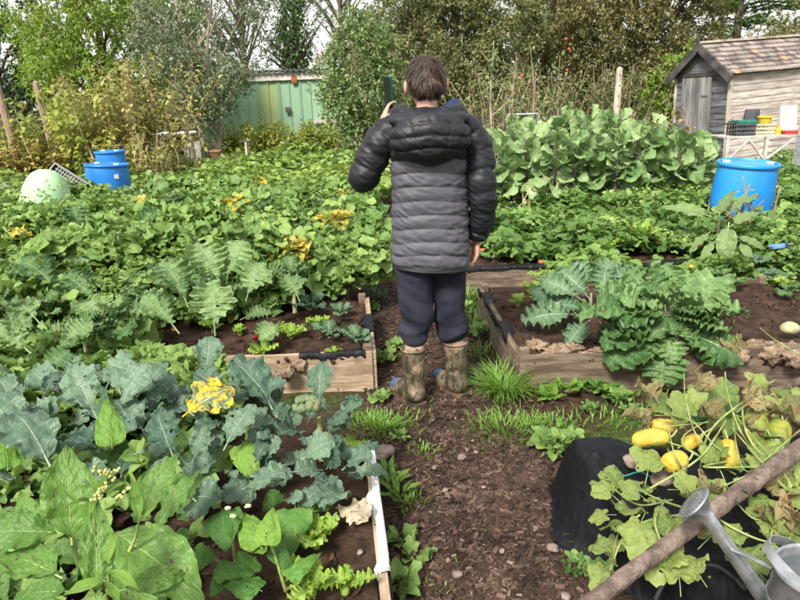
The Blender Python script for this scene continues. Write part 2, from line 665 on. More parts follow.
# ================================================================== materials in use
M = {}
M['soil'] = surf('soil', (0.030, 0.018, 0.012), (0.075, 0.045, 0.030), 14, 0.95, 0.9, 60, c3=(0.05, 0.028, 0.018), dist=0.02, spec=0.15)
M['clod'] = surf('clod', (0.030, 0.018, 0.012), (0.085, 0.052, 0.036), 30, 0.95, 0.5, 80, rndmix=0.45, spec=0.15)
M['chips'] = surf('wood_chip', (0.038, 0.024, 0.017), (0.105, 0.068, 0.050), 9, 0.85, 0.5, 60, rndmix=0.6, spec=0.2)
M['chip_pale'] = surf('pale_wood_chip', (0.13, 0.09, 0.065), (0.24, 0.18, 0.14), 20, 0.85, 0.4, 60, rndmix=0.3)
M['wood'] = surf('weathered_board', (0.24, 0.165, 0.105), (0.40, 0.31, 0.215), 5, 0.85, 0.6, 22, c3=(0.13, 0.085, 0.055), stretch=(1, 6, 9), rndmix=0.15, dist=0.006)
M['wood_old'] = surf('old_grey_board', (0.11, 0.075, 0.052), (0.25, 0.19, 0.135), 6, 0.9, 0.8, 30, c3=(0.065, 0.042, 0.028), stretch=(1, 5, 8), rndmix=0.2, dist=0.008)
M['sand'] = surf('crumbling_wood', (0.20, 0.135, 0.085), (0.40, 0.30, 0.21), 26, 0.95, 1.0, 60, c3=(0.11, 0.07, 0.045), dist=0.02)
M['stone'] = surf('stone', (0.15, 0.11, 0.09), (0.30, 0.24, 0.21), 12, 0.85, 0.5, 50, c3=(0.18, 0.14, 0.12), rndmix=0.25)
_t = NT('black_membrane')
_n = _t.noise(30, detail=4)
_d = _t.noise(5, detail=6, rough=.7)
_t.l(_t.mix(_t.math('MULTIPLY', _t.step(_d, .58, .75), .4), _t.mix(_n, (.0025, .003, .004), (.007, .0075, .010)), (.05, .036, .027)), _t.b.inputs["Base Color"])
_t.b.inputs["Roughness"].default_value = .55
_t.b.inputs["Specular IOR Level"].default_value = .25
_w = _t.math('ABSOLUTE', _t.math('SUBTRACT', _t.noise(5, detail=2, stretch=(1.6, 1, .5)), .5))
_w2 = _t.math('ABSOLUTE', _t.math('SUBTRACT', _t.noise(11, detail=2, stretch=(1, 1.5, .6)), .5))
_t.bump(_t.math('ADD', _t.math('ADD', _t.math('MULTIPLY', _w, -1.6), _t.math('MULTIPLY', _w2, -.7)), _t.math('MULTIPLY', _t.noise(260), .02)), .45, .05)
M['black'] = _t.m
M['blackpl'] = surf('black_plastic', (0.012, 0.012, 0.013), (0.03, 0.03, 0.032), 10, 0.4, 0.15, 40)
M['white'] = surf('white_liner', (0.62, 0.66, 0.70), (0.78, 0.80, 0.82), 20, 0.6, 0.3, 60, c3=(0.35, 0.33, 0.30))


def ground_material():
    t = NT('garden_ground')
    n1 = t.noise(1.3, detail=5)
    n2 = t.noise(24, detail=6, rough=0.7)
    soil = t.mix(t.step(n2, 0.3, 0.7), (0.030, 0.018, 0.012), (0.085, 0.050, 0.033))
    weed = t.mix(t.step(t.noise(40, detail=4), 0.35, 0.65), (0.030, 0.055, 0.012), (0.075, 0.13, 0.03))
    geo = t.n("NewGeometry")
    sp = t.n("SeparateXYZ")
    t.l(geo.outputs["Position"], sp.inputs[0])
    far = t.step(sp.outputs[1], 5.0, 11.0)
    t.l(t.mix(t.step(t.math('ADD', n1, t.math('MULTIPLY', far, 0.4)), 0.5, 0.64), soil, weed), t.b.inputs["Base Color"])
    t.b.inputs["Roughness"].default_value = 0.95
    t.b.inputs["Specular IOR Level"].default_value = 0.15
    t.bump(n2, 0.8, 0.03)
    return t.m


M['ground'] = ground_material()


def path_material():
    t = NT('mulch')
    co = t.n("TexCoord").outputs["Object"]
    v1 = t.n("TexVoronoi"); v1.inputs["Scale"].default_value = 55
    mp = t.n("Mapping"); mp.inputs["Scale"].default_value = (1.0, 0.45, 1); mp.inputs["Rotation"].default_value = (0, 0, 0.5)
    t.l(co, mp.inputs[0]); t.l(mp.outputs[0], v1.inputs["Vector"])
    n2 = t.noise(3.0, detail=4)
    n3 = t.noise(70, detail=5, rough=0.7)
    c = t.mix(t.step(v1.outputs["Color"], 0.1, 0.9), (0.042, 0.026, 0.018), (0.092, 0.058, 0.042))
    c = t.mix(t.step(n3, 0.60, 0.75), c, (0.14, 0.095, 0.075))
    c = t.mix(t.step(n2, 0.45, 0.7), c, (0.030, 0.019, 0.014))
    t.l(c, t.b.inputs["Base Color"])
    t.b.inputs["Roughness"].default_value = 0.9
    t.b.inputs["Specular IOR Level"].default_value = 0.2
    t.bump(t.math('ADD', t.math('MULTIPLY', v1.outputs["Distance"], -1.0), n3), 0.9, 0.015)
    return t.m


M['path'] = path_material()


# ================================================================== ground and path
def gz(x, y):                             # unevenness of the ground
    P = np.stack([np.ravel(x), np.ravel(y), np.zeros(np.size(x))], 1)
    return 0.018 * fbm(P, 1.6, 3, 3) + 0.006 * fbm(P, 9, 2, 5) - 0.01


ux = np.linspace(-5.6, 5.6, 200); uy = np.linspace(-3.5, 5.4, 260)
gx = 1.1 * np.sinh(ux); gy = 2.4 + 1.7 * np.sinh(uy)
GX, GY = np.meshgrid(gx, gy, indexing='ij')
GZ = gz(GX, GY).reshape(GX.shape)
idx = np.arange(GX.size).reshape(GX.shape)
Fq = np.stack([idx[:-1, :-1], idx[1:, :-1], idx[1:, 1:], idx[:-1, 1:]], -1).reshape(-1, 4)
tag(link('ground', mkmesh('ground', np.stack([GX, GY, GZ], -1).reshape(-1, 3), [Fq], M['ground'])), 'dark soil ground of the allotment with weedy patches', 'ground', kind='structure')

pl = spline([gp(480, 760), gp(474, 600), gp(466, 500), gp(452, 440), gp(438, 395), gp(428, 345), gp(418, 300), gp(408, 262), gp(396, 235), gp(388, 215), gp(380, 200), gp(372, 190)], 130)
hwp = np.interp(np.linspace(0, 1, 130), [0, .3, .6, 1], [0.50, 0.40, 0.34, 0.36])
T = np.gradient(pl, axis=0); T /= np.linalg.norm(T, axis=1)[:, None]
NRM = np.stack([T[:, 1], -T[:, 0], T[:, 2] * 0], 1)
wv = np.linspace(-1, 1, 25)
ed = hwp[:, None] * (wv[None] * (1 + 0.10 * vnoise(pl, 3.0, 9)[:, None] * np.abs(wv)[None]))
PX = pl[:, 0:1] + NRM[:, 0:1] * ed; PY = pl[:, 1:2] + NRM[:, 1:2] * ed
PZ = gz(PX, PY).reshape(PX.shape) + 0.012 - 0.014 * np.abs(wv)[None] ** 6 + 0.004
PZ += 0.006 * fbm(np.stack([PX.ravel(), PY.ravel(), PX.ravel() * 0], 1), 14, 2, 8).reshape(PX.shape)
idx = np.arange(PX.size).reshape(PX.shape)
Fq = np.stack([idx[:-1, :-1], idx[:-1, 1:], idx[1:, 1:], idx[1:, :-1]], -1).reshape(-1, 4)
tag(link('path', mkmesh('path', np.stack([PX, PY, PZ], -1).reshape(-1, 3), [Fq], M['path'])), 'trodden brown wood mulch path between the raised beds', 'path', kind='structure')

BOXV = np.array([(0, -.5, -.5), (1, -.5, -.5), (1, .5, -.5), (0, .5, -.5), (0, -.5, .5), (1, -.5, .5), (1, .5, .5), (0, .5, .5)], float)
BOXF = np.array([(0, 3, 2, 1), (4, 5, 6, 7), (0, 1, 5, 4), (1, 2, 6, 5), (2, 3, 7, 6), (3, 0, 4, 7)])


def chipgeo(k):
    rg = np.random.default_rng(k + 50)
    V = BOXV * np.array([1, rg.uniform(.16, .5), rg.uniform(.08, .22)])
    V = V + rg.uniform(-.07, .07, V.shape)
    return V, BOXF, np.zeros((8, 2))


CHIP = [chipgeo(k) for k in range(8)]


def scatter_chips(name, n, mat, lmin, lmax, label, spread=1.0):
    s = RNG.uniform(0, 0.86, n) ** 1.15 * 129
    i = s.astype(int)
    w = np.clip(RNG.normal(0, 0.5, n), -1.25, 1.25) * hwp[i] * spread
    x = pl[i, 0] + NRM[i, 0] * w + RNG.normal(0, .03, n); y = pl[i, 1] + NRM[i, 1] * w + RNG.normal(0, .03, n)
    z = gz(x, y) + 0.016 + RNG.uniform(0, 0.008, n)
    a = RNG.uniform(0, 6.28, n)
    X = np.stack([np.cos(a), np.sin(a), RNG.normal(0, .15, n)], 1)
    N = np.stack([RNG.normal(0, .25, n), RNG.normal(0, .25, n), np.ones(n)], 1)
    L = lmin + (lmax - lmin) * RNG.random(n) ** 2.5
    o = baked(name, mat, None, CHIP, np.stack([x, y, z], 1), X, N, L)
    o.data.polygons.foreach_set("use_smooth", np.zeros(len(o.data.polygons), bool))
    return tag(o, label, 'wood chips', kind='stuff')


scatter_chips('wood_chips', 20000, M['chips'], 0.006, 0.034, 'brown shredded wood chips strewn over the path')
scatter_chips('pale_wood_chips', 1100, M['chip_pale'], 0.004, 0.026, 'pale splinters of wood lying among the path mulch')


def stone(px, py, z, size, label, seed, mat='stone', group=None, name='stone', flat=0.6):
    p = gp(px, py, z)
    V, F = lump((size, size * 0.8, size * flat), seed, 0.25, 1.3)
    o = link(name, mkmesh(name, V, [F], M[mat]), None, p)
    o.rotation_euler = (0, 0, seed * 1.7)
    return tag(o, label, 'stone', group)


for k, (px, py, s) in enumerate([(457, 574, .019), (448, 560, .009), (462, 457, .020), (476, 452, .012), (445, 490, .013), (553, 548, .022), (536, 528, .014), (566, 596, .016), (502, 551, .012), (423, 555, .012), (600, 450, .012), (484, 487, .010), (434, 468, .010)]):
    stone(px, py, 0.012, s, 'small pale stone lying in the brown path mulch', k, group='small stones on the mulch path')
stone(383, 452, 0.02, .045, 'pinkish crumbly stone beside the white edged front bed', 41)


# ================================================================== raised beds
def raised_bed(name, corners, h, label, sides, soil_h=None, mat='wood', liner=None):
    """corners: four (x,y) anticlockwise from the front left; sides: which of the four edges carry boards."""
    c = np.array(corners, float)
    ctr = c.mean(0)
    root = empty(name, (ctr[0], ctr[1], 0), label, 'raised bed')
    off = np.array([ctr[0], ctr[1], 0])
    sh = soil_h or h - 0.03
    nx, ny = max(12, int(np.linalg.norm(c[1] - c[0]) / 0.05)), max(12, int(np.linalg.norm(c[3] - c[0]) / 0.05))
    a, b = np.meshgrid(np.linspace(0, 1, nx), np.linspace(0, 1, ny), indexing='ij')
    XY = (c[0] * ((1 - a) * (1 - b))[..., None] + c[1] * (a * (1 - b))[..., None] + c[2] * (a * b)[..., None] + c[3] * ((1 - a) * b)[..., None]).reshape(-1, 2)
    P3 = np.concatenate([XY, np.zeros((len(XY), 1))], 1)
    z = sh + 0.022 * fbm(P3, 3.2, 4, 11) + 0.012 * fbm(P3, 17, 2, 4)
    idx = np.arange(nx * ny).reshape(nx, ny)
    F = np.stack([idx[:-1, :-1], idx[1:, :-1], idx[1:, 1:], idx[:-1, 1:]], -1).reshape(-1, 4)
    link('soil', mkmesh('soil', np.concatenate([XY, z[:, None]], 1) - off, [F], M['soil']), root)
    n = int(nx * ny * 0.9)
    q = RNG.integers(0, nx * ny, n)
    P = np.concatenate([XY, z[:, None]], 1)[q] + RNG.normal(0, .02, (n, 3)) * [1, 1, 0.1]
    cl_ = baked('soil_clods', M['clod'], root, CHIP, P - off, rsph(n), rsph(n), 0.008 + 0.03 * RNG.random(n) ** 3, ws=2.2)
    cl_['kind'] = 'stuff'
    for s in sides:
        p, q2 = c[s], c[(s + 1) % 4]
        d = q2 - p; L = np.linalg.norm(d); d = d / L
        npl = max(1, int(round(L / 1.3)))
        for k in range(npl):
            m0, m1 = p + d * (L * k / npl), p + d * (L * (k + 1) / npl - 0.006)
            mid = (m0 + m1) / 2
            ang = math.atan2(d[1], d[0])
            nb = 14
            xs = np.linspace(-0.5, 0.5, nb) * np.linalg.norm(m1 - m0)
            hh = h + 0.010 * vnoise(np.stack([xs + mid[0], xs * 0 + s, xs * 0], 1), 5, s + k) + random.uniform(-.008, .008)
            V, Fb = [], []
            for x, zt in zip(xs, hh):
                V += [(x, -.014, -.02), (x, .014, -.02), (x, .014, zt), (x, -.014, zt)]
            for i in range(nb - 1):
                for j in range(4):
                    Fb.append((i * 4 + j, (i + 1) * 4 + j, (i + 1) * 4 + (j + 1) % 4, i * 4 + (j + 1) % 4))
            Fb += [(0, 1, 2, 3), tuple(nb * 4 - 4 + np.array([3, 2, 1, 0]))]
            o = link('plank', mkmesh('plank', np.array(V), [np.array(Fb)], M[mat], smooth=False), root)
            o.location = (mid[0] - off[0], mid[1] - off[1], 0)
            o.rotation_euler = (random.uniform(-.03, .03), 0, ang + math.pi * 0)
    for k in range(4):
        if k in sides or (k - 1) % 4 in sides:
            MB().box((.045, .045, h + .05), (0, 0, h / 2)).build('corner_post', M['wood_old'], root, loc=(c[k][0] - off[0] + (0.03 if k in (0, 3) else -0.03), c[k][1] - off[1] + (0.03 if k < 2 else -0.03), 0))
    for (s, f0, f1, mt, w, dz) in (liner or []):
        p, q2 = c[s], c[(s + 1) % 4]
        a0, a1 = p + (q2 - p) * f0, p + (q2 - p) * f1
        nrm = np.array([-(q2 - p)[1], (q2 - p)[0]]); nrm /= np.linalg.norm(nrm)
        k = 40
        tt = np.linspace(0, 1, k)
        base = a0 + (a1 - a0) * tt[:, None]
        wob = 0.014 * fbm(np.stack([tt * 14, tt * 0 + s, tt * 0], 1), 1.0, 3, s)
        rows = []
        for (o_, zz) in ((-0.0185, h * 0.86 + dz), (-0.0195, h + 0.002 + dz), (-0.012, h + 0.006 + dz), (w * 0.5, h + 0.004 + dz), (w, h - 0.025 + dz)):
            r3 = np.concatenate([base + nrm * (o_ + (wob if o_ > 0 else wob * .1))[:, None], np.full((k, 1), zz) + (wob * (.6 if zz > h else 1.5))[:, None] * (0.5 if o_ < 0 and zz > h else 1)], 1)
            rows.append(r3)
        V = np.concatenate(rows)
        i = np.arange(k - 1)
        F = np.concatenate([np.stack([r * k + i, r * k + i + 1, (r + 1) * k + i + 1, (r + 1) * k + i], 1) for r in range(4)])
        link('liner', mkmesh('liner', V - off, [F], M[mt]), root)
    return root


BED_A = raised_bed('raised_bed', [(-2.3, 0.75), (-0.005, 0.80), (-0.14, 2.19), (-2.3, 2.30)], 0.20, 'front raised bed with torn white liner along its path edge', (1,), liner=[(1, 0.50, 0.98, 'white', .022, 0), (1, 0.02, 0.53, 'black', .03, -.012)])
BED_B = raised_bed('raised_bed', [(-2.9, 3.02), (-0.15, 3.10), (-0.22, 4.05), (-2.9, 4.15)], 0.22, 'raised bed with pale board end, black liner scrap and lettuces beside the boots', (0, 1), liner=[(0, 0.86, 0.985, 'black', .03, 0.002), (1, 0.3, 0.6, 'black', .05, 0)])
BED_C = raised_bed('raised_bed', [(-3.4, 4.52), (-0.40, 4.40), (-0.50, 6.6), (-3.6, 6.7)], 0.20, 'overgrown raised bed with black plastic lip and yellowed leaves', (0, 1), mat='wood_old', liner=[(0, 0.82, 0.99, 'black', .10, 0.01), (1, 0.1, 0.5, 'black', .05, 0)])
BED_G = raised_bed('raised_bed', [(-4.6, 7.7), (-0.56, 7.62), (-0.7, 10.2), (-4.8, 10.2)], 0.20, 'far raised bed full of green leaves before the container', (0, 1), mat='wood_old', liner=[(0, 0.90, 0.995, 'black', .08, 0.01)])
BED_D = raised_bed('raised_bed', [(0.60, 3.02), (2.5, 3.02), (2.5, 4.2), (0.555, 4.23)], 0.20, 'raised bed with crumbling pale front board holding the big kale plants', (0, 2, 3), mat='wood_old', liner=[(3, 0.02, 0.8, 'black', .05, 0)])
BED_E = raised_bed('raised_bed', [(0.52, 4.74), (3.6, 4.66), (3.8, 6.6), (0.5, 6.6)], 0.20, 'raised bed with split board front full of strawberry leaves', (0, 3), mat='wood_old', liner=[(0, 0.0, 0.9, 'black', .06, 0.004)])

# crumbling lumps along the front of the kale bed
for k, (px, py, s) in enumerate([(536, 347, .055), (556, 352, .06), (585, 357, .05), (570, 350, .055), (545, 358, .04), (600, 352, .045), (747, 350, .07), (762, 346, .05), (735, 356, .05), (788, 350, .06), (775, 354, .065), (798, 358, .06), (722, 345, .045)]):
    p = gp(px, py, .16)
    V, F = lump((s * 1.35, s * .45, s * .75), 60 + k, .6, 3.2)
    o = link('rotten_wood', mkmesh('rotten_wood', V, [F], M['sand']), None, (p.x, p.y - 0.01, p.z))
    tag(o, 'tan crumbling lump of rotten wood on the kale bed front board', 'rotten wood', 'rotten wood lumps along the kale bed')
for k, (px, py, s) in enumerate([(285, 372, .045), (300, 366, .035)]):
    p = gp(px, py, .16)
    V, F = lump((s, s * .6, s * 1.1), 80 + k, .5, 2.6)
    tag(link('rotten_wood', mkmesh('rotten_wood', V, [F], M['sand']), None, p), 'frayed rotten knot on the pale board by the lettuces', 'rotten wood', 'frayed knots on the pale board')


# ================================================================== membrane covered bed, bottom right
def fabric_bed():
    x0, x1, y0, y1, h = 0.63, 2.6, 0.55, 2.10, 0.225
    xs = np.linspace(0.42, 2.7, 170); ys = np.linspace(0.4, 2.28, 150)
    X, Y = np.meshgrid(xs, ys, indexing='ij')
    P = np.stack([X.ravel(), Y.ravel(), X.ravel() * 0], 1)
    n1 = fbm(P, 5, 3, 21).reshape(X.shape)
    n2 = (1 - np.abs(fbm(P * [1, 1.9, 1], 6, 2, 33))).reshape(X.shape)
    x0 = x0 + np.maximum(0, 1.84 - Y) * .50
    d = np.minimum(np.minimum(X - x0, x1 - X), np.minimum(Y - y0, y1 - Y)) + 0.012 * n1
    fl = np.exp(-((X - .60) ** 2 + (Y - 1.86) ** 2) / .022) * .05           # slack corner that trails onto the path
    s = np.clip((d + .075 + fl) / (.085 + fl * 2.2), 0, 1)
    s = s * s * (3 - 2 * s)
    cr = 1 - np.abs(vnoise(np.stack([X.ravel() * 1.0 + Y.ravel() * .7, Y.ravel() - .4 * X.ravel(), X.ravel() * 0], 1), 7, 41)).reshape(X.shape)
    Z = h * s + 0.02 * n1 * s + 0.03 * (n2 - .8) * s + .022 * (cr ** 6 - .2) * s - 0.03 * np.clip(d / .4, 0, 1) * s
    Z = Z + 0.004
    idx = np.arange(X.size).reshape(X.shape)
    F = np.stack([idx[:-1, :-1], idx[1:, :-1], idx[1:, 1:], idx[:-1, 1:]], -1)
    keep = (s[:-1, :-1] > 0.002) | (s[1:, 1:] > 0.002)
    root = empty('covered_bed', (1.5, 1.4, 0), 'raised bed wrapped in black weed membrane under the cucumber plants', 'raised bed')
    V = np.stack([X, Y, Z], -1).reshape(-1, 3) - [1.5, 1.4, 0]
    link('membrane', mkmesh('membrane', V, [F[keep]], M['black']), root)
    zf = lambda x, y: h - 0.02
    tw = spline([gp(605, 470, .26), gp(622, 476, .265), gp(640, 472, .27), gp(655, 480, .27)], 14)
    MB().tube(tw - np.array([1.5, 1.4, 0]), .0025, 5).build('twine', surf('teal_twine', (.02, .22, .24), (.04, .3, .32), 40), root)


fabric_bed()


# ================================================================== background: container, shed, barrels, fence posts
M['cgreen'] = surf('green_container_paint', (0.21, 0.35, 0.23), (0.27, 0.41, 0.28), 1.2, 0.6, 0.2, 8, c3=(0.31, 0.43, 0.29), stretch=(1, 1, .25))
M['cyel'] = surf('rusty_streak_paint', (0.20, 0.35, 0.18), (0.33, 0.40, 0.18), 2, 0.7, 0.2, 8, c3=(0.36, 0.30, 0.12), stretch=(2, 1, .2))
M['cream'] = surf('dirty_cream_paint', (0.45, 0.40, 0.36), (0.62, 0.57, 0.52), 2, 0.7, 0.2, 10, c3=(0.40, 0.30, 0.25))
M['roofdk'] = surf('dark_roof_sheet', (0.04, 0.038, 0.036), (0.10, 0.09, 0.085), 3, 0.8, 0.3, 12)
M['rust'] = surf('rust', (0.20, 0.07, 0.03), (0.32, 0.13, 0.06), 12, 0.9, 0.5)
M['concrete'] = surf('concrete', (0.30, 0.28, 0.25), (0.50, 0.46, 0.42), 5, 0.9, 0.5, 30, c3=(0.18, 0.18, 0.14))
M['shedside'] = surf('bleached_shed_board', (0.32, 0.27, 0.23), (0.54, 0.48, 0.43), 3.0, 0.85, 0.5, 20, c3=(0.30, 0.23, 0.18), stretch=(1.0, 1.0, 7), rndmix=0.16, dist=0.006)
M['sheddark'] = surf('black_stained_board', (0.060, 0.064, 0.072), (0.16, 0.165, 0.175), 3.0, 0.8, 0.5, 20, c3=(0.18, 0.17, 0.165), stretch=(1, 1, 6), rndmix=0.3, dist=0.006)
M['sheddoor'] = surf('grey_door_board', (0.10, 0.10, 0.105), (0.24, 0.23, 0.225), 3.0, 0.85, 0.5, 20, c3=(0.07, 0.07, 0.075), stretch=(6, 6, .6), rndmix=0.3, dist=0.006)
M['bargebd'] = surf('dark_bargeboard', (0.035, 0.033, 0.034), (0.10, 0.09, 0.085), 4, 0.8, 0.5, 20)
M['shingle'] = surf('brown_shingle', (0.12, 0.10, 0.088), (0.27, 0.23, 0.21), 6, 0.9, 0.5, 40, c3=(0.11, 0.08, 0.07), rndmix=0.5)
M['shingle_r'] = surf('orange_shingle', (0.40, 0.16, 0.08), (0.52, 0.25, 0.14), 8, 0.9, 0.4, 40)
M['post'] = surf('pale_post', (0.40, 0.34, 0.26), (0.58, 0.51, 0.42), 6, 0.85, 0.5, 25, c3=(0.25, 0.2, 0.15), stretch=(8, 8, 1))
M['postb'] = surf('brown_post', (0.22, 0.15, 0.10), (0.36, 0.27, 0.19), 6, 0.85, 0.5, 25, stretch=(8, 8, 1))
M['blue'] = surf('blue_barrel_plastic', (0.006, 0.15, 0.52), (0.014, 0.20, 0.62), 2.5, 0.38, 0.1, 14, spec=0.5, c3=(.05, .21, .50))
M['blueR'] = surf('sky_blue_barrel_plastic', (0.010, 0.20, 0.58), (0.02, 0.26, 0.68), 3, 0.42, 0.1, 14, spec=0.5, c3=(.07, .26, .52))
M['palegreen'] = surf('pale_green_plastic', (0.30, 0.50, 0.28), (0.40, 0.60, 0.36), 5, 0.5, 0.15, 20, c3=(.26, .36, .20))
M['metal'] = surf('galvanised_steel', (0.36, 0.38, 0.40), (0.58, 0.60, 0.62), 22, 0.42, 0.12, 40, metal=0.85, detail=6)
M['whitewood'] = surf('white_painted_frame', (0.38, 0.36, 0.32), (0.55, 0.53, 0.48), 8, 0.6, 0.2)
M['terra'] = surf('terracotta', (0.34, 0.17, 0.10), (0.46, 0.26, 0.17), 8, 0.85, 0.4)
M['bark'] = surf('bark', (0.07, 0.05, 0.035), (0.17, 0.13, 0.095), 9, 0.95, 0.9, 30, stretch=(3, 3, .6), dist=0.02)
M['barkpale'] = surf('pale_bark', (0.26, 0.20, 0.15), (0.42, 0.35, 0.27), 9, 0.9, 0.5, 30, stretch=(3, 3, .6))
M['barkpink'] = surf('pinkish_bark', (0.24, 0.15, 0.11), (0.38, 0.26, 0.20), 9, 0.9, 0.5, 30, stretch=(3, 3, .6))


def container():
    Y = 20.0
    a = at(150, 76, Y); b = at(425, 66, Y)
    x0, x1 = a.x, b.x
    H = 2.22
    root = empty('storage_container', ((x0 + x1) / 2, Y, 0), 'pale green steel storage container with rusty streaks beyond the bushes', 'container')
    cx = (x0 + x1) / 2
    MB().box((x1 - x0, 2.3, 0.30), (0, 1.2, .15)).build('plinth', M['concrete'], root)
    n = int((x1 - x0) / 0.62)
    w = (x1 - x0) / n
    pm = []
    for k in range(n):                    # pressed steel sheets, each with its own folds
        V, F = [], []
        prof = [(0, 0), (.06, 0), (.09, .03), (.45, .03), (.48, 0), (.52, 0), (.55, .03), (.91, .03), (.94, 0), (1, 0)]
        xx = [x0 - cx + w * (k + p[0] * 0.985) for p in prof]
        for x, (u, d) in zip(xx, prof):
            V += [(x, d, .30), (x, d, 1.94)]
        F = [(2 * i, 2 * i + 2, 2 * i + 3, 2 * i + 1) for i in range(len(prof) - 1)]
        link('wall_panel', mkmesh('wall_panel', np.array(V), [np.array(F)], M['cyel'] if k in (5, 8) else M['cgreen'], smooth=False), root)
    MB().box((x1 - x0, 2.26, 1.62), (0, 1.2, 1.12)).build('shell', M['cgreen'], root)
    MB().box((x1 - x0 + .06, .07, .21), (0, -.03, 2.05)).build('fascia', M['cream'], root)
    V, F = [], []
    m = 150
    for i in range(m + 1):
        x = (x0 - cx - .1) + (x1 - x0 + .2) * i / m
        z = 2.19 + .028 * math.sin(i * 2 * math.pi / 3)
        V += [(x, -.18, z), (x, 2.4, z + .12), (x, -.18, z - .012), (x, 2.4, z + .108)]
    for i in range(m):
        q = 4 * i
        F += [(q, q + 4, q + 5, q + 1), (q + 2, q + 3, q + 7, q + 6), (q, q + 2, q + 6, q + 4)]
    link('roof', mkmesh('roof', np.array(V), [np.array(F)], M['roofdk'], smooth=False), root)
    for px, py, sx, sz, mt in ((294, 79, .16, .22, 'rust'), (288, 110, .14, .16, 'bargebd'), (330, 121, 1.0, .12, 'concrete')):
        p = at(px, py, Y - .05)
        MB().box((sx, .05, sz), (p.x - cx, -.06, p.z)).build('bracket' if mt == 'rust' else 'vent' if mt == 'bargebd' else 'ledge', M[mt], root)


container()


